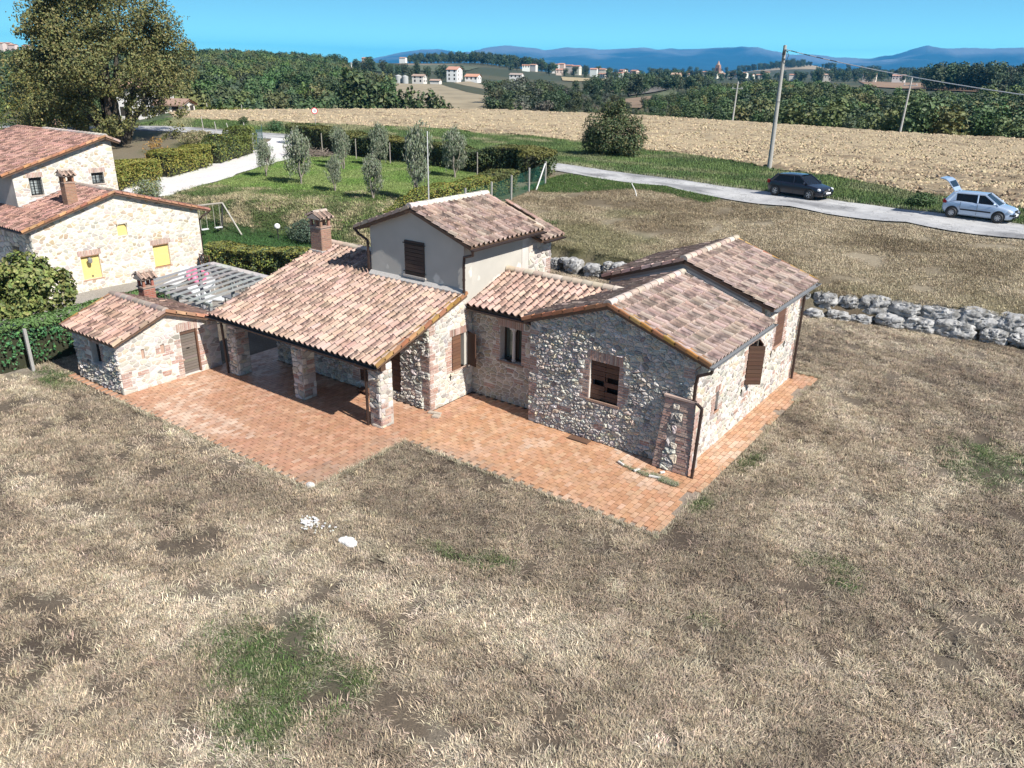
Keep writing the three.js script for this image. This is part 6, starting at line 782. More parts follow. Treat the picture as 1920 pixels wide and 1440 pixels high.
posts('hedge_post', (i) => `${nth(i)} pale post from the brushwood pile along the long dark hedge`, [[-53.7, -38.4], [-50.6, -37.9], [-47.2, -37.1], [-42, -36.6], [-36.4, -35.7], [-31.1, -36.3]], 2.0, [0.36, 0.33, 0.28], null, 'posts along the long dark hedge');
posts('leaning_post', (i) => `${nth(i)} leaning pale fence post from the oak beside the road`, [[-80.5, -42.2], [-74.2, -39.9], [-71.5, -40.0], [-70.6, -41.2]], 1.9, [0.5, 0.48, 0.44], (i) => [[-0.2, 0], [-0.2, 0.1], [-0.55, 0.2], [-0.05, 0]][i], 'leaning posts by the road');
posts('garden_post', 'short concrete post at the hedge behind the pergola', [[-23.6, -8.0]], 1.5, [0.42, 0.4, 0.36]);
{ const x = -16.76, z = 7.64, m = new MB(); m.box(-0.05, -0.2, -0.05, 0.05, 1.62, 0.05, [0.4, 0.39, 0.37]); const o = top('concrete_post', m, M.stone, 'square concrete fence post in front of the clipped hedge at the left edge', 'fence post'); o.position.set(x, -0.08, z); o.rotation.z = 0.0; }
{ // green mesh fence with concrete posts at the corner of the orchard
  const t = thing('mesh_fence', 'green mesh fence with concrete posts and a white brace beside the hedge', 'fence', [-21.5, 1.6, -28]), P = [[-20.4, -18.6], [-20.2, -21.4], [-20.2, -24.2], [-20.5, -26.9], [-21.0, -29.8], [-21.3, -32.4]];
  P.forEach(([x, z]) => { const m = new MB(), y = hgt(x, z); m.box(x - 0.05, y - 0.2, z - 0.05, x + 0.05, y + 1.75, z + 0.05, [0.42, 0.4, 0.37]); part('post', m, M.stone, t); });
  const mt = std({ roughness: 0.6, side: THREE.DoubleSide }), net = new MB(); for (let i = 0; i + 1 < P.length; i++) { const [xa, za] = P[i], [xb, zb] = P[i + 1], L = Math.hypot(xb - xa, zb - za), n = Math.round(L / 0.07), ya = hgt(xa, za), yb = hgt(xb, zb); for (let j = 0; j <= n; j++) for (const s of [-1, 1]) { const u0 = j / n, u1 = u0 + (s * 1.2) / L, a = clamp(u0), b = clamp(u1), f = (b - a) / (u1 - u0 || 1); const p = V(lerp(xa, xb, a), lerp(ya, yb, a) + 0.1, lerp(za, zb, a)), q = V(lerp(xa, xb, b), lerp(ya, yb, b) + 0.1 + 1.5 * Math.abs(f), lerp(za, zb, b)), w = V(0, 0.011, 0); net.quad(p, q, q.clone().add(w), p.clone().add(w), [0.02, 0.14, 0.1]); } } const nn = part('mesh', net, mt, t); nn.userData.kind = 'stuff';
  const b = new MB(); b.cyl(V(-20.7, hgt(-20.7, -30.4), -30.3), V(-21.28, hgt(-21.3, -32.4) + 1.6, -32.3), 0.055, 0.05, 8, [0.7, 0.69, 0.66]); part('brace', b, M.stone, t); }
{ const t = thing('marker_post', 'thin bent white marker tube in the dry grass by the road', 'marker post', [-13.42, 2.2, -32.2]), m = new MB(), y = hgt(-13.4, -32.2); m.tube([V(-13.1, y - 0.05, -31.9), V(-13.35, y + 0.35, -32.1), V(-13.9, y + 0.8, -32.5)], 0.035, 8, [0.78, 0.77, 0.72]); part('tube', m, M.plain, t); }
{ // gate pillar with letter box at the end of the drive
  const x = -53.2, z = -34.2, y = hgt(x, z), t = thing('gate_post', 'white gate post carrying a black letter box at the gravel drive', 'gate post', [x, y, z]), m = new MB(); m.box(x - 0.08, y, z - 0.08, x + 0.08, y + 2.5, z + 0.08, [0.7, 0.69, 0.66]); part('post', m, M.plain, t); const b = new MB(); b.box(x + 0.1, y + 1.6, z - 0.1, x + 0.5, y + 2.2, z + 0.16, [0.012, 0.012, 0.014]); part('letter_box', b, M.metal, t); const s = new MB(); s.box(x + 0.1, y + 1.3, z - 0.06, x + 0.45, y + 1.36, z + 0.06, [0.6, 0.6, 0.58]); part('bracket', s, M.plain, t); }
{ const x = -60.2, z = -34.6, y = hgt(x, z), t = thing('drive_gate', 'open green mesh gate leaf at the mouth of the gravel drive', 'gate', [x, y, z]), D = V(-0.5, 0, -0.86), k = [0.1, 0.2, 0.2]; for (const s of [0, 1.2, 2.6]) { const m = new MB(), p = V(x, y, z).addScaledVector(D, s); m.cyl(p, p.clone().add(V(0, s === 2.6 ? 2.6 : 2.2, 0)), 0.04, 0.04, 6, s ? k : [0.6, 0.58, 0.55]); part('post', m, M.metal, t); } const n = new MB(); for (let i = 0; i < 26; i++) { const p = V(x, y + 0.2, z).addScaledVector(D, i * 0.1); n.cyl(p, p.clone().add(V(0, 1.9, 0)), 0.012, 0.012, 4, k); } for (let i = 0; i < 20; i++) n.cyl(V(x, y + 0.2 + i * 0.1, z), V(x, y + 0.2 + i * 0.1, z).addScaledVector(D, 2.6), 0.01, 0.01, 4, k); const q = part('mesh', n, M.metal, t); q.userData.kind = 'stuff'; }
{ const t = thing('swing_set', 'metal swing set with two white seats on the lawn behind the cream house', 'swing set', [-35.2, -0.4, -13]), T = V(-35.0, 1.62, -13.2), m = (f, n, k2 = M.plain) => { const b = new MB(); f(b); part(n, b, k2, t); };
  m((b) => b.cyl(V(-35.3, -0.45, -13.1), T, 0.06, 0.06, 8, [0.05, 0.05, 0.05]), 'leg'); m((b) => b.cyl(V(-33.4, -0.5, -13.4), T, 0.05, 0.05, 8, [0.5, 0.48, 0.42]), 'leg'); const E = V(-35.3, 1.62, -9.6); m((b) => b.cyl(E, T, 0.06, 0.06, 8, [0.36, 0.33, 0.28]), 'crossbar'); m((b) => b.cyl(V(-36.6, -0.5, -9.6), E, 0.05, 0.05, 8, [0.5, 0.48, 0.42]), 'leg'); m((b) => b.cyl(V(-34, -0.5, -9.5), E, 0.05, 0.05, 8, [0.5, 0.48, 0.42]), 'leg');
  for (const u of [0.14, 0.42]) { const c = T.clone().lerp(E, u); const s = new MB(); s.box(c.x - 0.12, -0.02, c.z - 0.26, c.x + 0.12, 0.04, c.z + 0.26, [0.75, 0.76, 0.77]); const st = part('swing_seat', s, M.plain, t); for (const d of [-0.24, 0.24]) { const r = new MB(); r.cyl(V(c.x, 0.02, c.z + d), V(c.x, 1.6, c.z + d), 0.012, 0.012, 5, [0.6, 0.58, 0.5]); part('rope', r, M.plain, st); } } }
{ const x = -30.6, z = -14.2, y = -0.5, t = thing('globe_lamp', 'white globe garden lamp on a short post beside the round shrub', 'garden lamp', [x, y, z]), p = new MB(); p.cyl(V(x, y, z), V(x, y + 0.75, z), 0.04, 0.04, 8, [0.06, 0.06, 0.06]); part('post', p, M.metal, t); const g = new MB(); g.add(new THREE.SphereGeometry(0.2, 18, 12), new THREE.Matrix4().setPosition(x, y + 0.92, z), [0.8, 0.8, 0.78]); part('globe', g, std({ roughness: 0.3 }), t); }
// ---------------------------------------------------------------- odds and ends on the terrace and lawn
R = rngOf(707);
{ const t = thing('doormat', 'brown coir doormat against the foot of the front gable wall', 'doormat', [2.05, 0, 0.09]), m = new MB(); m.box(1.72, 0.003, 0.11, 2.42, 0.035, 0.36, [0.17, 0.09, 0.055]); part('mat', m, M.oldwood, t); const e = new MB(); e.box(1.7, 0.003, 0.36, 2.44, 0.03, 0.385, [0.1, 0.06, 0.04]); part('edge', e, M.wood, t); }
{ const t = thing('wooden_step', 'low brown wooden step under the portico wall', 'step', [-5.6, 0, 1.7]), m = new MB(); m.box(-5.95, 0.1, 1.55, -5.35, 0.14, 1.85, [0.2, 0.1, 0.06]); part('tread', m, M.wood, t); for (const x of [-5.9, -5.44]) { const l = new MB(); l.box(x, 0, 1.58, x + 0.05, 0.1, 1.82, [0.16, 0.08, 0.05]); part('leg', l, M.wood, t); } }
{ // uprooted weeds lying on the pavers
  const m = new MB(); for (let i = 0; i < 2600; i++) { const u = R(), c = V(lerp(3.75, 5.7, u), 0.01, lerp(0.78, 1.02, u) + rr(-0.16, 0.16) * (1.1 - Math.abs(u - 0.5))); if (vn(c.x * 4, c.z * 6) < 0.42) continue; const d = V(rr(-1, 1), rr(0.02, 0.25), rr(-1, 1)).normalize().multiplyScalar(rr(0.05, 0.16)), w = V(-d.z, 0, d.x).normalize().multiplyScalar(0.006), k = jit(pick([[0.3, 0.29, 0.2], [0.2, 0.23, 0.12], [0.42, 0.38, 0.28], [0.12, 0.16, 0.07]]), 0.2); const y = V(0, rr(0, 0.04), 0); m.tri(c.clone().add(y).sub(w), c.clone().add(y).add(w), c.clone().add(y).add(d), k); }
  top('weeds', m, M.blade, 'strip of pulled weeds wilting on the clay pavers', 'weeds', null, 'stuff');
  for (const [i, [x, z, a, s]] of [[3.86, 0.86, 0.4, 0.12], [4.42, 0.95, 1.9, 0.1], [5.0, 1.0, 2.9, 0.16], [5.05, 0.62, 2.2, 0.07]].entries()) { const b = new MB(), D = V(Math.cos(a), 0, Math.sin(a)); b.obox(V(x, 0.045, z), D, Yp, D.clone().cross(Yp), s, 0.02, 0.03, [0.72, 0.7, 0.66]); top('white_stick', b, M.plain, ['white chip at the left end of the weed strip', 'small white chip half-way along the weed strip', 'longest white stick lying in the weed strip', 'white paper scrap at the foot of the buttress'][i], 'debris'); } }
{ for (const [i, [x, z, sx, sz]] of [[-2.66, 1.52, 0.22, 0.07], [-2.45, 1.68, 0.12, 0.1]].entries()) { const b = new MB(); b.obox(V(x, 0.035, z), V(0.96, 0, -0.28), Yp, V(0.28, 0, 0.96), sx, 0.025, sz, [0.55, 0.47, 0.38]); top('broken_slab', b, M.stone, ['flat broken slab at the corner of the sunlit end wall', 'smaller stone chip just in front of the broken slab'][i], 'debris'); } }
{ const g = new THREE.IcosahedronGeometry(1, 2), m = new MB(); m.add(g, new THREE.Matrix4().makeScale(0.15, 0.09, 0.11).setPosition(-2.2, -0.03, 7.08), [0.68, 0.66, 0.62]); top('white_stone', m, M.stone, 'small white stone at the outer corner of the terrace', 'stone'); }
{ const m = new MB(); for (const [cx, cz, n, s] of [[0.65, 8.32, 900, 0.16], [-0.79, 8.31, 90, 0.2], [-0.4, 8.3, 25, 0.3]]) for (let i = 0; i < n; i++) { const a = rr(0, 6.28), r = Math.sqrt(R()) * s * (0.6 + 0.9 * vn(a * 1.2, cx * 3)), c = V(cx + r * Math.cos(a) * 1.4, -0.03 + rr(0, 0.04), cz + r * Math.sin(a)), q = rr(0.012, 0.03); m.obox(c, V(Math.cos(a), 0, Math.sin(a)), Yp, V(-Math.sin(a), 0, Math.cos(a)), q, 0.008, q * 0.8, jit([0.8, 0.79, 0.76], 0.05)); } top('lime_spill', m, M.plain, 'white crumbs of lime spilt on the dry lawn', 'lime', null, 'stuff'); }
// ---------------------------------------------------------------- vegetation
function leafGeo(o) { // many small leaf faces spread through blobs; gaps and clumps from noise
  const P = [], C = [], tot = o.blobs.reduce((s, b) => s + (b[3] * b[4] * b[5]) ** 0.67, 0); let made = 0, guard = 0;
  const cum = []; let acc = 0; for (const b of o.blobs) { acc += (b[3] * b[4] * b[5]) ** 0.67 / tot; cum.push(acc); }
  while (made < o.n && guard++ < o.n * 6) {
    const q = R(); let i = 0; while (cum[i] < q && i < cum.length - 1) i++; const b = o.blobs[i];
    const cz = rr(-1, 1), a = rr(0, Math.PI * 2), s = Math.sqrt(1 - cz * cz), d = V(s * Math.cos(a), cz, s * Math.sin(a)), r = 1 - (o.fill ?? 0.6) * R() * R();
    const rag = 1 + (o.rag ?? 0.25) * (n3(d.clone().multiplyScalar(2).addScalar(i * 3.7), 1.9) - 0.5) * 2;
    const p = V(b[0] + d.x * b[3] * r * rag, b[1] + d.y * b[4] * r * rag, b[2] + d.z * b[5] * r * rag); if (o.floor !== undefined && p.y < o.floor) continue;
    const g = n3(p, o.freq || 0.9); if (g < (o.gap ?? 0.42)) continue;
    const n = d.clone().multiplyScalar(0.8).add(V(rr(-1, 1), rr(-0.6, 1.1), rr(-1, 1))).normalize(), t = V(rr(-1, 1), rr(-1, 1) * (o.upright || 1), rr(-1, 1)).cross(n).normalize(), w = n.clone().cross(t), L = o.size * rr(0.6, 1.25), W = L * (o.wide || 0.5);
    if (o.upright) { t.set(rr(-0.5, 0.5), 1, rr(-0.5, 0.5)).normalize(); w.copy(n).cross(t).normalize(); }
    let k = jit(pick(o.pal), 0.22, 0.1); if (o.tint) k = o.tint(p, k);
    const A = p.clone().addScaledVector(t, -L / 2), B = p.clone().addScaledVector(t, L / 2), c1 = p.clone().addScaledVector(w, W / 2).addScaledVector(n, L * 0.08), c2 = p.clone().addScaledVector(w, -W / 2).addScaledVector(n, L * 0.08);
    for (const v of [A, c1, B, A, B, c2]) { P.push(v.x, v.y, v.z); C.push(k[0], k[1], k[2]); } made++;
  }
  const g = new THREE.BufferGeometry(); g.setAttribute('position', new THREE.BufferAttribute(new Float32Array(P), 3)); g.setAttribute('color', new THREE.BufferAttribute(new Float32Array(C), 3)); g.computeVertexNormals(); return g;
}
function limbs(base, tips, r, k, wob = 0.3) { const mb = new MB(); for (const [t, r1] of tips) { const P = []; for (let i = 0; i <= 6; i++) { const u = i / 6, p = base.clone().lerp(t, u); p.x += (i && i < 6 ? rr(-wob, wob) : 0) * t.distanceTo(base) * 0.12; p.z += (i && i < 6 ? rr(-wob, wob) : 0) * t.distanceTo(base) * 0.12; p.y += Math.sin(u * 3.1) * 0.05 * t.distanceTo(base); P.push(p); } mb.tube(P, (u) => lerp(r, r1, Math.sqrt(u)), 7, jit(k, 0.1)); } return mb; }
function plant(name, label, cat, pos, crown, trunk, group) { // crown and trunk in local axes
  const t = thing(name, label, cat, pos, group); const c = shadows(new THREE.Mesh(crown, M.leaf)); c.name = 'crown'; t.add(c); if (trunk) { const m = shadows(new THREE.Mesh(trunk.geo(), M.bark)); m.name = 'trunk'; t.add(m); } return t;
}
const OAK = [[0.178, 0.163, 0.0465], [0.217, 0.186, 0.0543], [0.139, 0.139, 0.0434], [0.248, 0.202, 0.062], [0.116, 0.124, 0.0388]], DARK = [[0.0438, 0.075, 0.025], [0.0625, 0.0938, 0.0312], [0.035, 0.0625, 0.0225], [0.0813, 0.106, 0.0375]], OLIVE = [[0.163, 0.194, 0.119], [0.2, 0.225, 0.15], [0.112, 0.144, 0.0813], [0.25, 0.275, 0.2]], LAUREL = [[0.121, 0.162, 0.027], [0.176, 0.203, 0.0338], [0.23, 0.216, 0.0405], [0.0945, 0.135, 0.027], [0.27, 0.23, 0.0473]], IVY = [[0.036, 0.12, 0.042], [0.054, 0.156, 0.054], [0.072, 0.18, 0.048], [0.03, 0.096, 0.042]], FIG = [[0.143, 0.182, 0.0455], [0.182, 0.208, 0.0585], [0.104, 0.143, 0.039], [0.221, 0.221, 0.078]];
R = rngOf(808);
{ // the great oak, crown down to the ground
  const B = [[0, 13.2, 0, 7.6, 5.4, 7.6], [-0.6, 16.4, 1, 5.6, 3.4, 5.6], [0, 9.2, 0, 8.2, 4.6, 8.2], [-2.2, 6, 4.6, 4.4, 4, 4.2], [1.8, 6.2, -4.4, 4, 3.8, 4], [-2.6, 3.2, 5.2, 3.2, 2.8, 3], [3.4, 3.4, 1.8, 2.6, 3.4, 2.4], [3.2, 1.8, 1.9, 1.8, 2, 1.7], [2.6, 3.6, -5, 2.2, 3, 2.2], [2.6, 1.8, -5.2, 1.6, 1.8, 1.6], [-1, 4.2, 2.2, 3, 2.8, 3], [-3.2, 10, 6.4, 3, 3, 3], [3.2, 10, -6.6, 3, 3.2, 3]];
  const blobs = []; for (const b of B) { const m = Math.round(6 + b[3] * 2.4); for (let i = 0; i < m; i++) { const a = rr(0, 6.28), c = rr(-0.75, 1), s = Math.sqrt(Math.max(0, 1 - c * c)), k = 0.82, z = b[3] * rr(0.26, 0.42); blobs.push([b[0] + Math.cos(a) * s * b[3] * k, b[1] + c * b[4] * k, b[2] + Math.sin(a) * s * b[5] * k, z, z * 0.8, z]); } }
  const crown = leafGeo({ blobs, n: 78000, size: 0.3, wide: 0.62, pal: OAK.map((c) => [c[0] * 0.72, c[1] * 0.8, c[2] * 0.85]), fill: 0.85, freq: 0.6, gap: 0.42, rag: 0.4 });
  plant('oak_tree', 'huge spreading oak with olive brown leaves reaching down to the ground', 'tree', [-80.5, 1.3, -30.7], crown, limbs(V(0, -0.5, 0), [[V(0.5, 17, 0), 0.06], [V(-3, 12.5, 5), 0.06], [V(3, 12.5, -5), 0.06], [V(-2.5, 14.5, 2), 0.06], [V(2, 15.5, -2), 0.06], [V(-2.6, 7, 5.5), 0.08], [V(2.4, 8, -5.5), 0.08], [V(4, 9, 3), 0.06], [V(-5, 11, -1), 0.06], [V(5, 13, 2), 0.06]], 0.75, [0.09, 0.075, 0.055]));
}
{ // bush by the road
  const blobs = [[0, 1.8, 0, 2.6, 2.0, 2.4], [-1.2, 2.6, 0.4, 1.8, 1.8, 1.8], [1.1, 2.2, -0.4, 1.9, 1.8, 1.9], [0, 3.7, 0, 1.3, 1.5, 1.3], [-0.7, 4.3, 0.2, 0.6, 0.9, 0.6], [0.4, 4.6, 0, 0.5, 0.8, 0.5], [1.9, 1.2, 0.5, 1.2, 1.2, 1.4], [-2.2, 1.4, 0.6, 1.1, 1.4, 1.2]];
  plant('roadside_bush', 'big dark ragged bush standing alone between road and field', 'bush', [-25.84, 2.7, -51.2], leafGeo({ blobs, n: 15000, size: 0.22, wide: 0.55, pal: DARK.concat([[0.09, 0.1, 0.03], [0.1, 0.095, 0.035]]), fill: 0.7, freq: 1.3, gap: 0.41, rag: 0.4, floor: -0.1 }), limbs(V(0, -0.2, 0), [[V(0.3, 4.4, 0), 0.02], [V(-1.5, 3.4, 0.4), 0.02], [V(1.4, 3, -0.3), 0.02], [V(-0.6, 4.6, 0.2), 0.02]], 0.13, [0.08, 0.065, 0.05]));
}
{ // fig tree by the neighbour's terrace
  const blobs = [[0, 2.75, 0, 1.3, 1.15, 1.3], [-0.4, 2.6, 0.9, 0.95, 0.95, 0.95], [0.3, 2.5, -0.9, 0.95, 0.9, 0.85], [0.05, 2.05, 0.2, 0.95, 0.6, 1.05], [-0.2, 3.4, -0.3, 0.75, 0.7, 0.75], [0.25, 2.7, -1.35, 0.5, 0.5, 0.45], [0.2, 3.1, 0.85, 0.6, 0.65, 0.6]];
  plant('fig_tree', 'leafy light green tree in front of the cream house at the left edge', 'tree', [-19.9, -0.5, 6.15], leafGeo({ blobs, n: 6200, size: 0.2, wide: 0.72, pal: FIG, fill: 0.75, freq: 2.0, gap: 0.4, rag: 0.3 }), limbs(V(0, 0, 0), [[V(0.2, 2.6, 0.1), 0.02], [V(-0.5, 2.3, 0.7), 0.02], [V(0.5, 2.2, -0.9), 0.02], [V(0, 2.9, -0.3), 0.02]], 0.12, [0.2, 0.18, 0.15]));
}
{ // young olive trees
  const mk = (sd) => { R = rngOf(sd); const bl = []; for (let i = 0; i < 11; i++) { const a = rr(0, 6.28), r = rr(0.1, 0.62), y = rr(0.75, 2.5); bl.push([Math.cos(a) * r * (1.15 - y * 0.22), y, Math.sin(a) * r * (1.15 - y * 0.22), rr(0.28, 0.5), rr(0.45, 0.75), rr(0.28, 0.5)]); } return leafGeo({ blobs: bl, n: 4200, size: 0.15, wide: 0.3, pal: OLIVE, fill: 0.85, freq: 2.4, gap: 0.36, rag: 0.5, upright: 2 }); };
  const tr = (sd) => { R = rngOf(sd); return limbs(V(0, -0.1, 0), [[V(0.25, 2.2, 0.1), 0.015], [V(-0.3, 2.0, 0.1), 0.015], [V(0.1, 1.9, -0.35), 0.015]], 0.055, [0.3, 0.27, 0.22]); };
  const spots = [[-43.54, -23.44, 1.12, 'olive tree beside the gravel drive, nearest the drive gate'], [-37.96, -22.49, 1.5, 'tallest dense olive tree, second from the gravel drive'], [-33.43, -21.92, 1.0, 'small olive tree with a pale bare trunk base on the front row'], [-28.36, -20.99, 1.12, 'olive tree on the front row with its shadow towards the small pale-trunked olive'], [-42.6, -31.2, 1.35, 'olive tree behind the small pale-trunked one, near the brushwood pile'], [-42.0, -35.2, 1.4, 'back row olive tree close to the long dark hedge, third post along'], [-25.7, -22.6, 1.75, 'tall narrow olive tree right behind the white antenna pole'], [-31.4, -33.6, 1.5, 'olive tree in the shady far corner of the long dark hedge'], [-45.2, -33.2, 1.25, 'olive tree half hidden just left of the brushwood end of the hedge']];
  const protos = [];
  spots.forEach(([x, z, s, label], i) => { let t; if (i < 2) { t = plant('olive_tree', label, 'olive tree', [0, 0, 0], mk(900 + i), tr(920 + i), 'olive trees in the orchard'); protos.push(t); t.position.set(x, hgt(x, z), z); } else t = copyOf(protos[i % 2], [x, hgt(x, z), z], i * 1.7, 0, label); t.scale.set(s * 0.95, s * (i === 6 ? 1.1 : 0.98), s * 0.95); });
}
R = rngOf(818);
function hedge(name, label, path, w, h0, h1, n, pal, size, o = {}) { // path of [x, z]; leafy box with twiggy core
  const t = thing(name, label, o.cat || 'hedge', [path[0][0], hgt(...path[0]), path[0][1]], o.group), seg = [], P = [], C = []; let tot = 0; for (let i = 0; i + 1 < path.length; i++) { const l = Math.hypot(path[i + 1][0] - path[i][0], path[i + 1][1] - path[i][1]); seg.push([tot, l]); tot += l; }
  const at = (d) => { let i = seg.findIndex((s) => d <= s[0] + s[1]); if (i < 0) i = seg.length - 1; const u = clamp((d - seg[i][0]) / seg[i][1]), a = path[i], b = path[i + 1]; return [lerp(a[0], b[0], u), lerp(a[1], b[1], u), (b[0] - a[0]) / seg[i][1], (b[1] - a[1]) / seg[i][1]]; };
  const hh = (d) => (lerp(h0, h1, d / tot) + (o.lump ?? 0.2) * (vn(d * 0.7 + path[0][0], 3) - 0.5) * 2);
  const mb = new MB(); for (let d = 0; d < tot - 0.01; d += 0.5) { const a = at(d), b = at(Math.min(tot, d + 0.5)), q = (c, s, y) => V(c[0] - c[3] * s, y, c[1] + c[2] * s), W = w * 0.33, ya = hgt(a[0], a[1]) - 0.1, yb = hgt(b[0], b[1]) - 0.1, ta = ya + hh(d) - 0.22, tb = yb + hh(d + 0.5) - 0.22, k = [0.028, 0.03, 0.014]; for (const s of [-1, 1]) mb.quad(q(a, s * W, ya), q(b, s * W, yb), q(b, s * W, tb), q(a, s * W, ta), k); mb.quad(q(a, -W, ta), q(b, -W, tb), q(b, W, tb), q(a, W, ta), k); for (const [c, y0, y1] of [[a, ya, ta], [b, yb, tb]]) mb.quad(q(c, -W, y0), q(c, W, y0), q(c, W, y1), q(c, -W, y1), k); } part('branches', mb, std({ roughness: 1, side: THREE.DoubleSide }), t);
  const rx = t.position.x, ry = t.position.y, rz = t.position.z; for (let i = 0; i < n; i++) { const d = rr(-w * 0.3, tot + w * 0.3), c = at(clamp(d, 0, tot)), ex = d < 0 ? d : d > tot ? d - tot : 0, H = hh(clamp(d, 0, tot)), f = R(), side = R() < 0.5 ? -1 : 1; let s, y; if (f < 0.4) { s = rr(-1, 1) * w * 0.5; y = H * (1 - 0.1 * R() * R()) - (Math.abs(s) / w) ** 3 * 0.9; } else { y = H * Math.sqrt(R()) * 0.97; s = side * w * 0.5 * (1 - 0.3 * R() * R()) * (0.92 + 0.2 * vn(d * 1.1, y * 1.6)); } if (ex) { s *= Math.sqrt(1 - (ex / (w * 0.3)) ** 2); y *= 0.98; } s += (vn(d * 1.7, y * 2 + 9) - 0.5) * 0.3;
    const p = V(c[0] - c[3] * s + c[2] * ex - rx, hgt(c[0], c[1]) + y - ry, c[1] + c[2] * s + c[3] * ex - rz), nn = V(-c[3] * s / w + rr(-0.8, 0.8), (y / H) ** 3 + rr(-0.5, 0.9), c[2] * s / w + rr(-0.8, 0.8)).normalize(), tt = V(rr(-1, 1), rr(-1, 1), rr(-1, 1)).cross(nn).normalize(), ww = nn.clone().cross(tt), L = size * rr(0.6, 1.3), W = L * (o.wide || 0.6); let k = jit(pick(pal), 0.22, 0.1); if (o.tint) k = o.tint(d / tot, y / H, k);
    const A = p.clone().addScaledVector(tt, -L / 2), B = p.clone().addScaledVector(tt, L / 2), c1 = p.clone().addScaledVector(ww, W / 2).addScaledVector(nn, L * 0.1), c2 = p.clone().addScaledVector(ww, -W / 2).addScaledVector(nn, L * 0.1); for (const v of [A, c1, B, A, B, c2]) { P.push(v.x, v.y, v.z); C.push(...k); } }
  const g = new THREE.BufferGeometry(); g.setAttribute('position', new THREE.BufferAttribute(new Float32Array(P), 3)); g.setAttribute('color', new THREE.BufferAttribute(new Float32Array(C), 3)); g.computeVertexNormals(); const m = shadows(new THREE.Mesh(g, M.leaf)); m.name = 'leaves'; t.add(m); return t;
}
const yel = (u, y, k) => (y > 0.85 ? mixc(k, [0.16, 0.14, 0.025], 0.75 * vn(u * 23, 4)) : k);
hedge('clipped_hedge', 'clipped bright green hedge behind the square concrete post at the left edge', [[-17.9, 13.5], [-17.7, 9], [-17.6, 6.2], [-18.0, 3.2], [-18.3, 1.6]], 1.1, 1.75, 1.7, 9500, IVY, 0.13, { tint: (u, y, k) => (y > 0.86 ? mixc(k, [0.1, 0.15, 0.03], 0.6) : k), lump: 0.1 });
hedge('long_hedge', 'long dark clipped hedge curving round the far side of the olive orchard', [[-62, -41.8], [-57, -41.2], [-50.5, -40], [-44, -39.2], [-38, -38.4], [-33, -38], [-29.6, -38.6], [-27, -38.4], [-24.2, -36], [-23, -33.2]], 2.4, 2.2, 2.0, 26000, DARK.concat([[0.075, 0.09, 0.02]]), 0.2, { tint: yel });
hedge('orchard_hedge', 'yellow green hedge running from the tower roof towards the mesh fence', [[-23.2, -17.8], [-23.0, -21], [-22.8, -25], [-22.6, -29.5]], 1.7, 1.5, 1.7, 11000, LAUREL, 0.13, { tint: (u, y, k) => (u > 0.75 ? mixc(k, [0.05, 0.06, 0.02], 0.6) : k) });
hedge('garden_hedge', 'dark and yellow green hedge behind the pergola and the low stone wall', [[-26.2, -6.6], [-24, -7.2], [-21, -7.4], [-18, -7.2], [-15.5, -6.8]], 1.5, 1.7, 1.75, 11000, DARK.concat(LAUREL.slice(0, 3)), 0.15, { tint: yel, lump: 0.35 });
const DH = 'hedge shrubs along the gravel drive';
hedge('drive_hedge', 'yellowing laurel hedge block nearest the cream house along the gravel drive', [[-48.4, -12.6], [-49.6, -16.6]], 2.2, 2.0, 2.1, 8000, LAUREL, 0.17, { tint: (u, y, k) => mixc(k, [0.2, 0.15, 0.02], 0.4 * vn(u * 9, y * 3)), group: DH, lump: 0.3 });
hedge('drive_hedge', 'middle yellow green laurel hedge block along the gravel drive', [[-51.2, -18.6], [-54.6, -24.6]], 2.2, 1.9, 2.2, 9000, LAUREL, 0.17, { tint: (u, y, k) => mixc(k, [0.2, 0.16, 0.02], 0.4 * vn(u * 9, y * 3)), group: DH, lump: 0.35 });
hedge('drive_hedge', 'dark green hedge block closest to the road along the gravel drive', [[-55.4, -26.2], [-59.3, -33]], 2.3, 2.1, 2.6, 9000, DARK.concat(LAUREL.slice(0, 3)), 0.18, { group: DH, tint: (u, y, k) => (u > 0.5 ? mixc(k, [0.11, 0.14, 0.02], 0.6) : k), lump: 0.35 });
R = rngOf(828);
const bushy = (name, label, x, z, r, h, pal, n, size, o = {}) => plant(name, label, o.cat || 'shrub', [x, hgt(x, z), z], leafGeo({ blobs: [[0, h * 0.45, 0, r, h * 0.5, r], [r * 0.5, h * 0.4, r * 0.3, r * 0.6, h * 0.42, r * 0.6], [-r * 0.5, h * 0.42, -r * 0.2, r * 0.6, h * 0.45, r * 0.6], [0.1, h * 0.7, 0, r * 0.55, h * 0.34, r * 0.55]], n, size, wide: o.wide || 0.5, pal, fill: 0.7, freq: o.freq || 1.6, gap: o.gap ?? 0.38, rag: 0.35, floor: 0 }), limbs(V(0, -0.1, 0), [[V(0.2 * r, h * 0.7, 0), 0.02], [V(-0.3 * r, h * 0.6, 0.2 * r), 0.02]], 0.08, [0.1, 0.08, 0.06]), o.group);
bushy('round_shrub', 'grey green round shrub beside the white globe lamp', -28.6, -15.2, 1.5, 1.5, [[0.06, 0.095, 0.06], [0.08, 0.115, 0.075], [0.045, 0.075, 0.045]], 4500, 0.14);
bushy('small_conifer', 'yellow green feathery conifer shrub between the cream house and the dark hedge', -27.6, -7.6, 0.8, 1.3, [[0.13, 0.16, 0.03], [0.09, 0.13, 0.03], [0.17, 0.18, 0.05]], 2500, 0.12);
bushy('low_shrub', 'low blue green ground shrub at the corner of the cream house', -29.2, -9.6, 1.3, 0.7, [[0.05, 0.1, 0.06], [0.07, 0.12, 0.08]], 2500, 0.12);
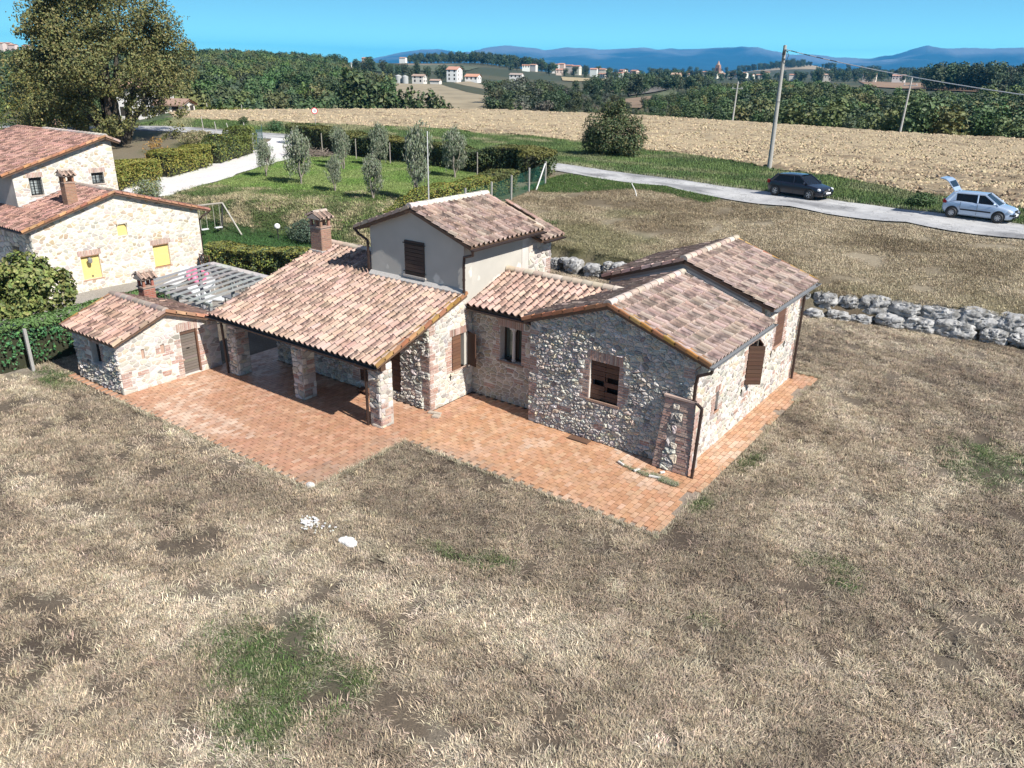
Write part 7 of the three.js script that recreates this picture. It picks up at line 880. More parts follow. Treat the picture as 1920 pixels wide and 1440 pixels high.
bushy('low_shrub', 'grey green shrub with a yellow top at the gable end of the cream house roof', -44.5, -13.4, 1.2, 1.3, OLIVE.concat(LAUREL.slice(2, 4)), 2600, 0.15);
bushy('orange_tree', 'small tree with thin orange autumn leaves behind the drive hedges', -56, -21.2, 1.2, 2.9, [[0.3, 0.15, 0.03], [0.34, 0.2, 0.05], [0.22, 0.13, 0.03]], 1100, 0.18, { cat: 'tree', gap: 0.47 });
bushy('verge_bush', 'dark green weedy bush in the verge behind the silver car', 4.2, -37.6, 0.9, 0.9, [[0.045, 0.09, 0.025], [0.06, 0.11, 0.03]], 2200, 0.14);
bushy('verge_bush', 'round green bush on the road bank above the leaning posts', -73.5, -48, 1.3, 1.4, [[0.04, 0.09, 0.03], [0.05, 0.11, 0.035]], 2200, 0.16);
bushy('verge_bush', 'small dark bush on the field edge above the leaning posts', -82, -49.4, 0.7, 1.0, DARK, 1200, 0.15);
bushy('dry_scrub', 'dry straw coloured scrub by the road right of the oak', -71.5, -35.5, 2.4, 1.5, [[0.26, 0.22, 0.12], [0.2, 0.18, 0.09], [0.15, 0.15, 0.06]], 4200, 0.2);
{ const m = new MB(); for (let i = 0; i < 120; i++) { const c = V(-52.4 + rr(-1.8, 1.8), 0, -36.2 + rr(-0.8, 0.8)), y = hgt(c.x, c.z) + rr(0, 0.5), d = V(rr(-1, 1), rr(-0.15, 0.2), rr(-0.5, 0.5)).normalize().multiplyScalar(rr(0.4, 1.2)); c.y = y; m.cyl(c.clone().sub(d), c.clone().add(d), 0.025, 0.02, 5, jit([0.26, 0.21, 0.17], 0.25)); } top('brushwood_pile', m, M.bark, 'heap of dry brushwood at the foot of the long dark hedge', 'brushwood', null, 'stuff'); }
// left background trees
R = rngOf(838);
const tall = (name, label, x, z, y, r, h, pal, n, size, o) => { const t = bushy(name, label, x, z, r, h, pal, n, size, { cat: 'tree', freq: 0.9, wide: 0.6, ...o }); t.position.y = y; return t; };
tall('broad_tree', 'light green broad tree at the left edge left of the oak', -93, -21, 1.2, 4.2, 8, FIG, 5200, 0.34); tall('broad_tree', 'yellow green tree top between the left edge and the cypresses', -106, -34.5, 0.5, 4.5, 10.5, [[0.15, 0.15, 0.03], [0.11, 0.13, 0.03], [0.2, 0.17, 0.04]], 5200, 0.36); tall('broad_tree', 'dark green tree close behind the three cypresses', -124, -50, -1, 5.5, 10, DARK, 4200, 0.4); tall('broad_tree', 'mid green rounded tree above the light green one at the left edge', -113, -28, 0, 4.6, 9, [[0.08, 0.11, 0.03], [0.06, 0.09, 0.03]], 3800, 0.36);
{ const mk = () => leafGeo({ blobs: [[0, 3.6, 0, 0.85, 3.6, 0.85], [0, 5.6, 0, 0.5, 2.2, 0.5]], n: 1500, size: 0.3, wide: 0.4, pal: [[0.03, 0.055, 0.025], [0.04, 0.07, 0.03]], fill: 0.3, rag: 0.12, gap: 0.3 }), p = plant('cypress', 'left one of three slim dark cypresses left of the oak', 'cypress', [-108.2, 0.6, -34.6], mk(), limbs(V(0, -0.5, 0), [[V(0, 6, 0), 0.03]], 0.12, [0.1, 0.08, 0.06]), 'cypresses left of the oak'); copyOf(p, [-106.6, 0.6, -36.0], 1, 0, 'middle one of three slim dark cypresses left of the oak'); copyOf(p, [-105.4, 0.8, -37.6], 2, 1.12, 'right and tallest of three slim dark cypresses left of the oak'); }
{ // saplings and shrubs along the far edge of the ploughed field
  const mk = (sd) => { R = rngOf(sd); return leafGeo({ blobs: [[0, 0.42, 0, 0.2, 0.34, 0.2], [0.05, 0.66, 0, 0.13, 0.28, 0.13], [-0.08, 0.3, 0.05, 0.18, 0.22, 0.18], [0, 0.85, 0, 0.08, 0.14, 0.08]], n: 420, size: 0.085, wide: 0.6, pal: DARK.concat([[0.06, 0.08, 0.025]]), fill: 0.8, freq: 5, gap: 0.36, rag: 0.45 }); };
  const A = plant('sapling', 'slim dark young tree in the row along the far field edge', 'tree', [0, 0, 0], mk(1), limbs(V(0, -0.1, 0), [[V(0, 0.85, 0), 0.005]], 0.02, [0.08, 0.07, 0.05]), 'young trees along the far field edge'), B = copyOf(A, [0, 0, 0]); B.children[0].geometry = mk(2);
  const S = [[-123.5, -106, 11.8], [-119.5, -105.9, 10.8], [-116.6, -106, 9.8], [-114, -105.8, 9.2], [-111.4, -105.6, 8.7], [-110.3, -106.8, 8.1], [-107.7, -106.5, 7.8], [-104.9, -106.4, 8.4], [-101.8, -106.5, 7.7], [-100.5, -107.7, 8], [-98.1, -107.1, 7], [-97.2, -107.9, 6.6], [-96.3, -108.7, 5.5], [-95, -109.8, 4.5], [-90.6, -113.4, 4.6], [-88.9, -114.7, 6.2], [-84.7, -114.1, 6], [-83.2, -115.2, 5.6], [-121.5, -104, 8], [-117.5, -104, 7.4], [-113, -104.4, 6.8], [-108.8, -105, 6.2], [-103.2, -105.4, 5.8]];
  S.forEach(([x, z, h], i) => { const t = i === 0 ? A : i === 1 ? B : copyOf(i % 2 ? B : A, [0, 0, 0], i * 2.1); const y0 = Math.min(hgt(x, z), -2), H = h - 1.5 - y0; t.position.set(x, y0, z); t.scale.set(H * 0.95, H, H * 0.95); t.userData.label = `${nth([...S].sort((p, q) => Math.atan2(13 - q[0], 19 - q[1]) - Math.atan2(13 - p[0], 19 - p[1])).findIndex((p) => p[0] === x && p[1] === z))} slim young tree from the left in the row along the far field edge`; });
  R = rngOf(848); const rt = bushy('round_tree', 'round bushy tree at the right end of the young tree row', -95.6, -114.5, 3.4, 6.2, DARK.concat([[0.06, 0.09, 0.03]]), 2600, 0.34, { cat: 'tree', freq: 0.9 });
}
{ // vineyard: rows of vines with pale stakes
  const rows = new MB(); R = rngOf(858); const P = [], C = []; for (let r = 0; r < 4; r++) for (let i = 0; i < 4200; i++) { const u = R(), x = lerp(-121, -106.5, u) - r * 2.2 * 0.9, z = lerp(-47, -93, u) - r * 2.2 * 0.35, y = hgt(x, z) + 0.35 + 1.5 * Math.sqrt(R()) * (0.8 + 0.4 * vn(u * 90, r)), p = V(x + rr(-0.35, 0.35), y, z + rr(-0.35, 0.35)), n = V(rr(-1, 1), rr(-0.3, 1), rr(-1, 1)).normalize(), t = V(rr(-1, 1), rr(-1, 1), rr(-1, 1)).cross(n).normalize(), w = n.clone().cross(t), L = rr(0.2, 0.42), k = jit(pick([[0.12, 0.15, 0.03], [0.09, 0.12, 0.03], [0.16, 0.16, 0.035]]), 0.2); for (const v of [p.clone().addScaledVector(t, -L), p.clone().addScaledVector(w, L * 0.7), p.clone().addScaledVector(t, L)]) { P.push(v.x, v.y, v.z); C.push(...k); } }
  const g = new THREE.BufferGeometry(); g.setAttribute('position', new THREE.BufferAttribute(new Float32Array(P), 3)); g.setAttribute('color', new THREE.BufferAttribute(new Float32Array(C), 3)); g.computeVertexNormals(); const vg = top('vineyard', g, M.leaf, 'green vine rows along the far left edge of the ploughed field', 'vineyard', null, 'stuff');
  for (let i = 0; i < 8; i++) { const u = (i + 0.3) / 8, x = lerp(-121, -106.5, u), z = lerp(-47, -93, u), m = new MB(); m.cyl(V(0, 0, 0), V(0, 2.6, 0), 0.07, 0.06, 6, [0.5, 0.47, 0.42]); const o = top('vine_stake', m, M.plain, `${nth(i)} pale stake from the left in the front vine row`, 'stake', 'stakes of the front vine row'); o.position.set(x, hgt(x, z), z); }
}
// woods: many trees that read as one mass
const treeKinds = [0, 1, 2].map((s) => { R = rngOf(70 + s); const bl = []; for (let i = 0; i < 9; i++) { const a = rr(0, 6.28), r = rr(0, 0.26); bl.push([Math.cos(a) * r, rr(0.34, 0.85), Math.sin(a) * r * (s ? 1 : 0.8), rr(0.12, 0.2), rr(0.12, 0.2), rr(0.14, 0.22)]); } const c = leafGeo({ blobs: bl, n: 950, size: 0.07, wide: 0.7, pal: [[1, 1, 1]], fill: 0.7, freq: 7, gap: 0.37, rag: 0.45 }), t = limbs(V(0, 0, 0), [[V(0, 0.6, 0), 0.01]], 0.025, [0.6, 0.5, 0.4]).geo(); for (const k of Object.keys(t.attributes)) if (!c.attributes[k]) t.deleteAttribute(k); return mergeGeometries([c, t]); });
function wood(name, label, poly, step, h, pal, kind, o = {}) {
  R = rngOf(Math.round(Math.abs(poly[0][0] * 7 + poly[0][1]))); const B = poly.reduce((a, p) => [Math.min(a[0], p[0]), Math.min(a[1], p[1]), Math.max(a[2], p[0]), Math.max(a[3], p[1])], [1e9, 1e9, -1e9, -1e9]), S = [];
  for (let x = B[0]; x < B[2]; x += step) for (let z = B[1]; z < B[3]; z += step) { const a = x + rr(-0.45, 0.45) * step, b = z + rr(-0.45, 0.45) * step; if (inPoly(poly, a, b) && R() < (o.keep ?? 1)) S.push([a, b]); }
  const im = new THREE.InstancedMesh(treeKinds[kind], M.leaf, S.length), ob = new THREE.Object3D(), col = new THREE.Color();
  S.forEach(([x, z], i) => { const s = h * rr(0.62, 1.28) * (o.grow ? o.grow(x, z) : 1), wd = s * rr(0.85, 1.15) * (o.wide || 1); ob.position.set(x, hgt(x, z) - s * (o.sink ?? 0.12), z); ob.rotation.y = rr(0, 6.28); ob.scale.set(wd, s, wd); ob.updateMatrix(); im.setMatrixAt(i, ob.matrix); im.setColorAt(i, col.setRGB(...jit(pick(pal), 0.36, 0.14))); });
  im.name = numbered(name); tag(im, label, 'wood', null, 'stuff'); shadows(im); scene.add(im);
}
const WOODC = [[0.054, 0.101, 0.0297], [0.0675, 0.115, 0.0338], [0.0473, 0.0837, 0.027], [0.0945, 0.135, 0.0378], [0.115, 0.135, 0.0405], [0.0607, 0.0945, 0.0405]], FARW = [[0.0473, 0.081, 0.0338], [0.0607, 0.0945, 0.0405], [0.0405, 0.0675, 0.0297]];
wood('dark_wood', 'dense green wood filling the right side behind the ploughed field', [[-70, -140], [-54, -124], [-33, -121], [-12, -119], [20, -121], [50, -150], [40, -330], [-24.5, -309], [-51, -290], [-104.9, -363], [-150, -368], [-125, -248]], 4.6, 8.6, WOODC, 0, { wide: 1.0, grow: (x, z) => lerp(0.42, 1, ss(0.475, 0.33, Math.atan2(13 - x, 19 - z))) });
wood('wooded_hill', 'wooded hill left of the valley behind the vineyard', [[-156, -58], [-134, -66], [-130, -84], [-126, -100], [-150, -150], [-273, -262], [-446, -400], [-600, -470], [-700, -330], [-440, -150]], 7.4, 10.5, WOODC.concat([[0.09, 0.105, 0.035]]), 1, { wide: 1.15 });
wood('valley_thicket', 'grey green thicket of trees in the valley behind the lone bush', [[-134, -172], [-103, -158], [-80, -152], [-86, -200], [-109, -212], [-137, -250], [-190, -275], [-192, -246]], 5, 7.2, FARW.concat([[0.1, 0.115, 0.075], [0.12, 0.13, 0.09], [0.08, 0.1, 0.04]]), 2, { keep: 0.8, grow: (x, z) => lerp(0.5, 1.15, ss(0.5, 0.64, Math.atan2(13 - x, 19 - z))) });
wood('dark_trees', 'dark trees at the left edge behind the cypresses', [[-174, -45], [-160, -72], [-330, -180], [-390, -129]], 8, 10, FARW, 0);
wood('skyline_trees', 'belt of dark trees on the hill skyline left of the town', [[-905, -950], [-640, -880], [-640, -960], [-767, -1085], [-972, -1045]], 13, 17, FARW, 1, { keep: 0.8 });
wood('town_trees', 'trees standing among the distant town houses', [[-640, -800], [-380, -700], [-180, -800], [-240, -1100], [-560, -1300], [-700, -950]], 22, 13, FARW, 2, { keep: 0.34 });
wood('tree_belt', 'dark tree belt along the upper red field on the right', [[-80, -520], [-10, -490], [40, -500], [40, -590], [-100, -620]], 9, 15, FARW, 0);
wood('tree_belt', 'tree belts on the low hills right of the bell tower', [[-330, -1120], [-140, -850], [-60, -1000], [-260, -1600], [-480, -1700]], 26, 17, FARW, 1, { keep: 0.7 });
wood('hilltop_wood', 'wooded hilltop right of the bell tower', [[-880, -2260], [-700, -2230], [-700, -2420], [-900, -2440]], 17, 18, FARW, 2);
wood('hedgerow', 'hedgerow of dark trees in the valley left of the white farmhouse', [[-441, -370], [-372, -440], [-390, -470], [-510, -505], [-520, -440]], 12, 11, FARW, 0, { keep: 0.45 });
wood('slope_trees', 'dark trees on the slope between the pale tan strip field and the town', [[-205, -405], [-178, -435], [-236, -590], [-320, -590], [-300, -560]], 11, 11, FARW, 1, { keep: 0.7 });
wood('grove', 'small grove of trees below the grey brown strip field', [[-178, -288], [-150, -296], [-172, -342], [-204, -330]], 7, 9, FARW, 0, { keep: 0.8 });
wood('far_trees', 'scattered far tree lines on the plain below the mountains', [[-1500, -2300], [-100, -2100], [60, -3000], [-1700, -3200]], 60, 22, FARW, 2, { keep: 0.4 });
wood('far_trees', 'dark tree lines under the far right mountain', [[-420, -1700], [120, -1300], [140, -1900], [-400, -2100]], 34, 20, FARW, 0, { keep: 0.6 });
// ---------------------------------------------------------------- far buildings
R = rngOf(909);
function farHouse(name, label, x, y, z, w, d, h, turn, wallC, roofC, group, wins = 0, hip = 0.3) {
  w *= 0.8; d *= 0.8; h *= 0.72; const t = thing(name, label, 'house', [x, y, z], group); t.rotation.y = turn; const add = (n, mb, m, p = t) => { const o = shadows(new THREE.Mesh(mb.geo(), m)); o.name = n; p.add(o); return o; }, X = w / 2, Z = d / 2, rise = Z * hip, wl = new MB();
  wl.box(-X, -6, -Z, X, h, Z, wallC); for (const s of [-1, 1]) wl.tri(V(s * X, h, -Z), V(s * X, h, Z), V(s * X, h + rise, 0), wallC); const W = add('wall', wl, M.far); const rf = new MB(), e = 0.4; for (const s of [-1, 1]) { const q = (a, b, up) => V(a, b + up, 0), A = V(-X - e, h - 0.1, s * (Z + e)), B = V(X + e, h - 0.1, s * (Z + e)), C = V(X + e, h + rise + 0.15, 0), D = V(-X - e, h + rise + 0.15, 0), u = V(0, 0.25, 0); rf.quad(A, B, C, D, roofC); rf.quad(A.clone().add(u), B.clone().add(u), C.clone().add(u), D.clone().add(u), roofC); rf.quad(A, B, B.clone().add(u), A.clone().add(u), roofC); } add('roof', rf, std({ roughness: 1, side: THREE.DoubleSide }));
  if (wins) for (const [face, len] of [[0, w], [1, d]]) for (let f = 0; f < wins; f++) for (let i = 0; i < Math.max(2, Math.round(len / 3.6)); i++) { const n = Math.max(2, Math.round(len / 3.6)), u = ((i + 0.5) / n - 0.5) * len, yy = 1 + f * (h / wins), mb = new MB(), k = [0.04, 0.035, 0.03]; face ? mb.box(X - 0.1, yy, -u - 0.55, X + 0.04, yy + 1.4, -u + 0.55, k) : mb.box(u - 0.55, yy, Z - 0.1, u + 0.55, yy + 1.4, Z + 0.04, k); add('window', mb, M.far); }
  return t;
}
const CREAM = [0.66, 0.62, 0.54], ROOFR = [0.42, 0.22, 0.15];
farHouse('farmhouse', 'tall white three storey farmhouse with a red roof in the valley', -366, 1.6, -430, 10, 11, 10.5, 0.25, [0.8, 0.79, 0.76], [0.45, 0.24, 0.17], null, 3, 0.4);
farHouse('farm_annex', 'low white annex with an orange roof right of the tall white farmhouse', -355, 2.2, -437, 12, 8, 3.8, 0.25, [0.78, 0.76, 0.72], [0.5, 0.26, 0.17], null, 1, 0.45);
farHouse('farmhouse', 'pale two storey farmhouse with a grey brown roof beside the two silos', -355, 0.6, -382, 10, 7, 6.2, 0.3, [0.7, 0.66, 0.6], [0.36, 0.26, 0.2], null, 2); farHouse('farm_shed', 'low pale sheds right of the farmhouse with the silos', -341, 0.6, -382, 8, 5, 2.8, 0.3, [0.7, 0.66, 0.6], [0.4, 0.28, 0.22], null, 0);
{ const p = thing('silo', 'left one of two round grey silos beside the farmhouse', 'silo', [-366, 0.4, -374], 'farm silos'), m = new MB(); m.cyl(V(0, -2, 0), V(0, 4.6, 0), 2.1, 2.1, 16, [0.4, 0.41, 0.4]); const b = shadows(new THREE.Mesh(m.geo(), M.far)); b.name = 'tank'; p.add(b); const c = new MB(); c.cyl(V(0, 4.6, 0), V(0, 5.3, 0), 2.15, 0.3, 16, [0.45, 0.45, 0.44]); const l = shadows(new THREE.Mesh(c.geo(), M.far)); l.name = 'lid'; p.add(l); copyOf(p, [-361, 0.4, -375], 0, 0.95, 'right one of two round grey silos beside the farmhouse'); }
{ const x = -378, z = -345, y = 0, t = thing('pylon', 'thin white pole standing at the left end of the tan stubble field', 'pole', [x, y, z]), m = new MB(); m.cyl(V(x, y - 2, z), V(x, y + 12.5, z), 0.35, 0.22, 8, [0.6, 0.6, 0.58]); part('pole', m, M.far, t); const c = new MB(); c.box(x - 0.9, y + 11.6, z - 0.1, x + 0.9, y + 11.9, z + 0.1, [0.6, 0.6, 0.58]); part('cross_arm', c, M.far, t); }
const TOWN = [[-594, -838, 11.4], [-603, -868, 12.2], [-569, -867, 12.1], [-595, -922, 13.6], [-575, -910, 12.4], [-541, -873, 10.7], [-521, -803, 6.3], [-523, -884, 8], [-518, -898, 7.5], [-522, -919, 6.9], [-471, -856, 4.5], [-489, -903, 5.6], [-479, -909, 7], [-516, -946, 7.9], [-505, -1119, 4.1], [-535, -1215, 5.4], [-521, -1221, 8], [-496, -1177, 4.5], [-487, -1181, 5.4], [-520, -1276, 9.1], [-496, -1232, 6.2], [-486, -1236, 7.2], [-458, -1193, 5.3], [-465, -1243, 6.8], [-438, -1200, 4.9], [-421, -1185, 4.5], [-452, -1302, 8.9], [-476, -1131, 2.6], [-338, -1076, 5.9], [-468, -812, 2.7]];
TOWN.sort((p, q) => Math.atan2(13 - q[0], 19 - q[1]) - Math.atan2(13 - p[0], 19 - p[1]));
TOWN.forEach(([x, z, y], i) => farHouse('town_house', `${nth(i)} small pale house from the left in the distant red roofed town`, x, y, z, rr(8, 12), rr(7, 9.5), rr(4, 6), rr(-0.5, 0.6), jit(pick([CREAM, [0.72, 0.66, 0.56], [0.6, 0.5, 0.4], [0.7, 0.69, 0.66]]), 0.1), jit(ROOFR, 0.15), 'houses of the distant town', i % 3 ? 0 : 2));
farHouse('villa', 'pale villa left of the lone cypress row right of the concrete pole', -284, 6.3, -1040, 16, 9, 5.5, 0.2, [0.7, 0.62, 0.52], [0.42, 0.28, 0.2], null, 1); farHouse('villa', 'long pale farmhouse left of the right hand cross arm pole', -226, 8, -1004, 18, 8, 5, 0.1, [0.7, 0.63, 0.55], [0.4, 0.24, 0.17], null, 1); farHouse('villa', 'white house with a pink roof just behind the top of the dark wood', -186, 6.5, -961, 16, 9, 6, 0.1, [0.74, 0.7, 0.65], [0.5, 0.3, 0.23], null, 2);
farHouse('valley_house', 'grey roofed white house among the valley trees below the town', -366, 3.6, -504, 12, 8, 3.6, 0.3, [0.74, 0.73, 0.7], [0.34, 0.28, 0.24], null, 1); farHouse('barn', 'small ochre brick barn at the left end of the dark wood', -284.7, 2.3, -614.6, 9, 9, 8.5, 0.2, [0.45, 0.34, 0.22], [0.4, 0.28, 0.2], null, 1);
farHouse('ridge_house', 'brown house on the skyline left of the blue mountains', -815, 15, -779, 12, 9, 7, 0.3, [0.5, 0.38, 0.28], [0.4, 0.25, 0.18], null, 2); farHouse('ridge_house', 'low white house under the lone skyline tree', -849, 19, -886, 12, 8, 4.5, 0.3, [0.74, 0.73, 0.7], [0.4, 0.25, 0.18]);
for (const [i, [x, z, y]] of [[-1094, -445, 24.4], [-1118, -463, 25], [-1107, -464, 23.1], [-1128, -490, 23.2]].entries()) farHouse('hill_house', `${nth(i)} pale house from the left in the hamlet on the far left hill`, x, y, z, 12, 8, 5, 0.4, jit([0.6, 0.48, 0.4], 0.1), ROOFR, 'hamlet on the far left hill');
farHouse('white_house', 'white house half hidden behind the oak crown', -118.5, 1.2, -56.5, 9, 8, 7.5, 0.5, [0.74, 0.72, 0.7], [0.4, 0.25, 0.18], null, 2); farHouse('garage', 'low white outbuilding with a tiled eave right of the oak', -112, 1.6, -58, 6, 5, 3.4, 0.5, [0.7, 0.66, 0.6], [0.3, 0.2, 0.15], null, 1); farHouse('roadside_shed', 'low white shed with a tiled roof beside the road left of the oak', -107.5, 0.9, -35.4, 5, 2.4, 1.7, 0.55, [0.72, 0.71, 0.68], [0.48, 0.3, 0.22]);
{ const x = -503.8, z = -1228, y = 6, t = thing('bell_tower', 'brick bell tower with a pointed spire rising above the distant town', 'bell tower', [x, y, z]), m = new MB(); m.box(x - 3.6, y - 8, z - 3.6, x + 3.6, y + 12, z + 3.6, [0.34, 0.2, 0.15]); part('shaft', m, M.far, t); const b = new MB(); b.box(x - 3.2, y + 12, z - 3.2, x + 3.2, y + 15.5, z + 3.2, [0.36, 0.22, 0.16]); part('belfry', b, M.far, t); const o = new MB(); for (const s of [0, 1]) s ? o.box(x - 1.1, y + 7, z + 3.5, x + 1.1, y + 11, z + 3.7, [0.05, 0.04, 0.035]) : o.box(x + 3.5, y + 7, z - 1.1, x + 3.7, y + 11, z + 1.1, [0.05, 0.04, 0.035]); part('opening', o, M.far, t); const s = new MB(); s.cyl(V(x, y + 15.5, z), V(x, y + 22, z), 3.4, 0.1, 8, [0.4, 0.27, 0.2]); part('spire', s, M.far, t); }
{ const x = -87.6, z = -22.3, y = hgt(x, z), t = thing('red_cover', 'bright red covered garden object at the left edge behind the cream house roof', 'garden object', [x, y, z]), m = new MB(); m.add(new THREE.SphereGeometry(1, 14, 8), new THREE.Matrix4().makeScale(1.6, 1.0, 1.0).setPosition(x, y + 0.4, z), [0.62, 0.03, 0.015]); m.add(new THREE.SphereGeometry(1, 12, 8), new THREE.Matrix4().makeScale(0.9, 0.7, 0.9).setPosition(x + 1.3, y + 0.5, z + 0.8), [0.5, 0.02, 0.02]); part('cover', m, M.plain, t); }
{ const x = -84.5, z = -24.4, y = hgt(x, z), t = thing('covered_stack', 'grey tarpaulin covered stack beside the red cover', 'stack', [x, y, z]), m = new MB(); m.add(new RoundedBoxGeometry(3.6, 1.3, 1.8, 3, 0.35), new THREE.Matrix4().makeRotationY(0.9).setPosition(x, y + 0.6, z), [0.3, 0.31, 0.32]); part('tarpaulin', m, M.stone, t); }
// ---------------------------------------------------------------- grass
function clump(n, len, wid, lie, spread, fan) { const P = [], C = []; for (let i = 0; i < n; i++) { const a = fan ? rr(-fan, fan) + (R() < 0.4 ? Math.PI : 0) : rr(0, 6.28), b = V(rr(-1, 1) * spread, 0, rr(-1, 1) * spread), el = rr(lie[0], lie[1]), L = rr(0.5, 1.15) * len, d = V(Math.cos(a) * Math.cos(el), Math.sin(el), Math.sin(a) * Math.cos(el)), w = V(-Math.sin(a), 0, Math.cos(a)).multiplyScalar(wid * rr(0.6, 1.2)), m = b.clone().addScaledVector(d, L * 0.55).add(V(0, L * 0.08, 0)), t = b.clone().addScaledVector(d, L).add(V(0, -L * 0.06, 0)), k = rr(0.45, 1.45); for (const v of [b.clone().sub(w), b.clone().add(w), m.clone().addScaledVector(w, 0.8), b.clone().sub(w), m.clone().addScaledVector(w, 0.8), m.clone().addScaledVector(w, -0.8), m.clone().addScaledVector(w, -0.8), m.clone().addScaledVector(w, 0.8), t]) { P.push(v.x, v.y, v.z); C.push(k, k * rr(0.97, 1.02), k * rr(0.92, 1.04)); } } const g = new THREE.BufferGeometry(); g.setAttribute('position', new THREE.BufferAttribute(new Float32Array(P), 3)); g.setAttribute('color', new THREE.BufferAttribute(new Float32Array(C), 3)); g.computeVertexNormals(); return g; }
function sow(name, label, geo, N, place, colour, size, along) {
  const im = new THREE.InstancedMesh(geo, M.blade, N), o = new THREE.Object3D(), col = new THREE.Color(); let i = 0, guard = 0;
  while (i < N && guard++ < N * 30) { const q = place(); if (!q) continue; const [x, z] = q; o.position.set(x, hgt(x, z) + (q[2] || 0), z); o.rotation.y = along && R() < 0.75 ? mow(x, z)[2] + rr(-0.5, 0.5) + (R() < 0.5 ? Math.PI : 0) : rr(0, 6.28); const s = rr(size[0], size[1]); o.scale.set(s, s * rr(0.8, 1.3), s); o.updateMatrix(); im.setMatrixAt(i, o.matrix); im.setColorAt(i, col.setRGB(...colour(x, z))); i++; }
  im.count = i; im.name = numbered(name); tag(im, label, 'grass', null, 'stuff'); shadows(im); scene.add(im);
}
R = rngOf(1010);
const bare = (x, z) => inHouse(x, z) || onTerrace(x, z);
const lawnSpot = () => { const a = rr(-0.22, 1.5), r = 6 + 38 * Math.pow(R(), 0.75), x = CX - Math.sin(a) * r, z = CZ - Math.cos(a) * r; if (z < interp(FOOT, x) - 0.2 || x < -17.4 || bare(x, z) || (z < 7.2 && z > -17 && x < -11 && x > -30 && z < 3)) return null; if (vn(x * 1.3, z * 1.3) * 0.5 + vn(x * 4, z * 4) * 0.5 < 0.3 + 0.36 * R()) return null; return [x, z]; };
const strawC = (x, z) => { const c = lawnCol(x, z), g = greenness(x, z); return R() < g * 0.75 ? jit([0.075, 0.12, 0.035], 0.4, 0.1) : jit(mixc(c, [0.56, 0.48, 0.36], 0.3), 0.42, 0.06); };
sow('dry_grass', 'flattened dry straw of the mown lawn around the house', clump(30, 0.15, 0.006, [0.03, 0.55], 0.19, 0.8), 62000, lawnSpot, strawC, [0.7, 1.3], true);
sow('dry_grass', 'loose upright tufts of dry stalks on the mown lawn', clump(14, 0.13, 0.0058, [0.35, 1.25], 0.07), 40000, lawnSpot, (x, z) => jit(mixc(strawC(x, z), [0.16, 0.12, 0.08], 0.35), 0.35), [0.6, 1.3]);
{ const fringe = []; for (const [a, b, s] of [[[-2.1, 3.52], [6.4, 3.52], 0.12], [[-12, 7.2], [-2.1, 7.2], 0.1], [[-2.07, 3.5], [-2.07, 7.1], 0.12], [[6.3, 3.4], [6.25, -9.8], 0.22], [[5.45, -9.95], [6.3, -9.95], 0.15]]) fringe.push([a, b, s]); sow('edge_grass', 'tufts of grass creeping over the edges of the terrace', clump(16, 0.2, 0.005, [0.2, 1.1], 0.1), 1000, () => { const [a, b, s] = pick(fringe), u = R(); return [lerp(a[0], b[0], u) + rr(-s * 0.2, s), lerp(a[1], b[1], u) + rr(-s * 0.2, s) * (a[1] === b[1] ? 1 : 0), 0.03]; }, (x, z) => jit(mixc(PALE, GREEN, R() * 0.5), 0.3), [0.4, 0.9]); }
sow('meadow_grass', 'short golden grass between the boulder wall and the road', clump(24, 0.13, 0.008, [0.1, 0.9], 0.35), 40000, () => { const x = rr(-21, 16), z = -18 - 18 * R(); if (z > interp(FOOT, x) - 0.6 || roadSide(x, z, ROAD_NEAR) > -0.3) return null; if (vn(x * 0.8, z * 0.8) < 0.25) return null; return [x, z]; }, (x, z) => jit(mixc(upperCol(x, z), [0.46, 0.385, 0.26], 0.25), 0.34), [0.6, 1.2]);
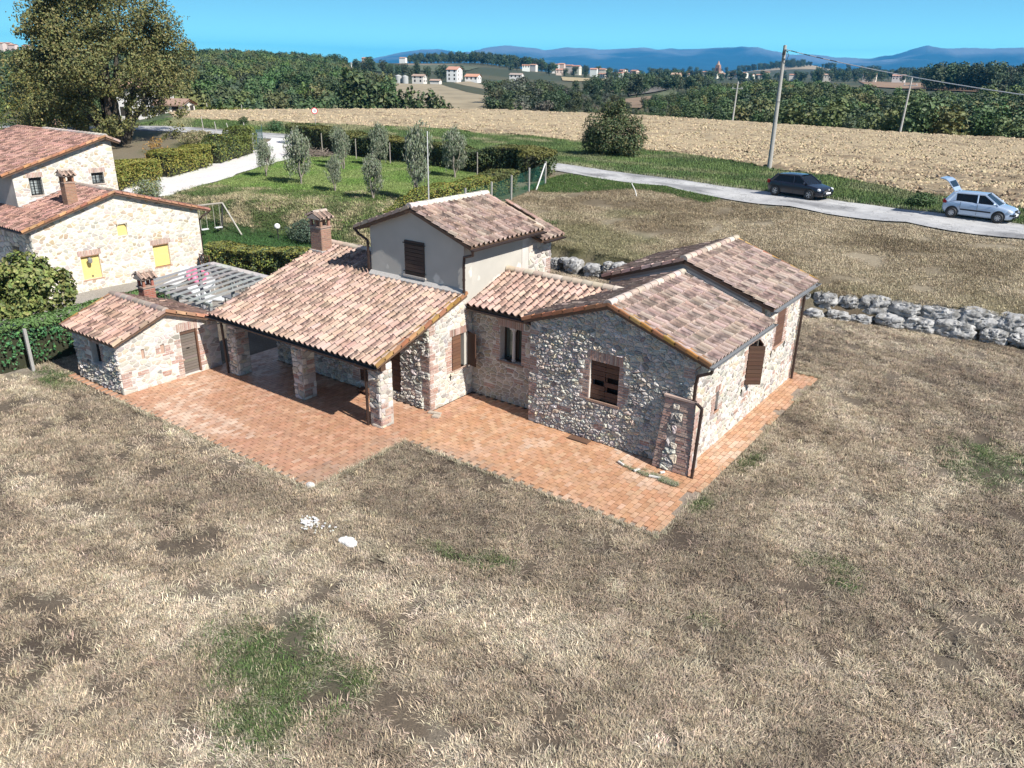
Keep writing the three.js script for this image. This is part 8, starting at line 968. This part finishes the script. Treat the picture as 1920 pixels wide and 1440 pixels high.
sow('orchard_grass', 'short bright green grass under the olive trees', clump(22, 0.13, 0.012, [0.4, 1.4], 0.4), 18000, () => { const x = rr(-55, -22), z = rr(-39, -14); return inPoly(ORCHARD, x, z) ? [x, z] : null; }, (x, z) => jit(mixc(groundCol(x, z), [0.15, 0.27, 0.055], 0.3), 0.3), [0.6, 1.3]);
sow('verge_grass', 'rank green grass on the verge between road and field', clump(24, 0.26, 0.014, [0.4, 1.4], 0.4), 26000, () => { const x = rr(-96, 16), z = rr(-68, -30); if (roadSide(x, z, ROAD_FAR) < 0.2 || inPoly(FIELD, x, z) || inPoly(ORCHARD, x, z)) return null; if (x < -70 && R() < 0.4) return null; return [x, z]; }, (x, z) => jit(mixc(groundCol(x, z), [0.1, 0.18, 0.045], 0.35), 0.3), [0.5, 1.25]);
sow('verge_grass', 'green grass strip along the near side of the road by the mesh fence', clump(24, 0.2, 0.012, [0.4, 1.3], 0.35), 4500, () => { const x = rr(-22, -8), z = rr(-36.5, -28); const s = roadSide(x, z, ROAD_NEAR); return s < -0.2 && s > -1.6 - 5 * ss(-14, -20, x) ? [x, z] : null; }, () => jit([0.085, 0.15, 0.035], 0.3), [0.5, 1.1]);
sow('bank_grass', 'rough tufted grass, green and straw, on the bank below the olive trees', clump(22, 0.17, 0.013, [0.2, 1.3], 0.4), 12000, () => { const x = rr(-46, -14), z = rr(-23, -8.6); const s = interp(FOOT, x) - z; return s > -2.5 && s < 9 && !(inPoly(SWING_LAWN, x, z)) && !inPoly(DRIVE, x, z) && !(x < -40 && z > -13) ? [x, z] : null; }, (x, z) => jit(mixc([0.085, 0.13, 0.035], [0.42, 0.36, 0.22], ss(0.4, 0.62, fbm(x * 0.7, z * 0.9, 4))), 0.3), [0.6, 1.3]);
sow('lawn_grass', 'lush green lawn grass around the swing set', clump(20, 0.14, 0.012, [0.4, 1.4], 0.4), 7000, () => { const x = rr(-41, -22), z = rr(-15.6, -5.6); return inPoly(SWING_LAWN, x, z) && !(x < -27.4 && z > -6.7) && !(x > -27 && z > -8.4) ? [x, z] : null; }, () => jit([0.05, 0.125, 0.03], 0.25), [0.6, 1.2]);

renderer.render(scene, camera);
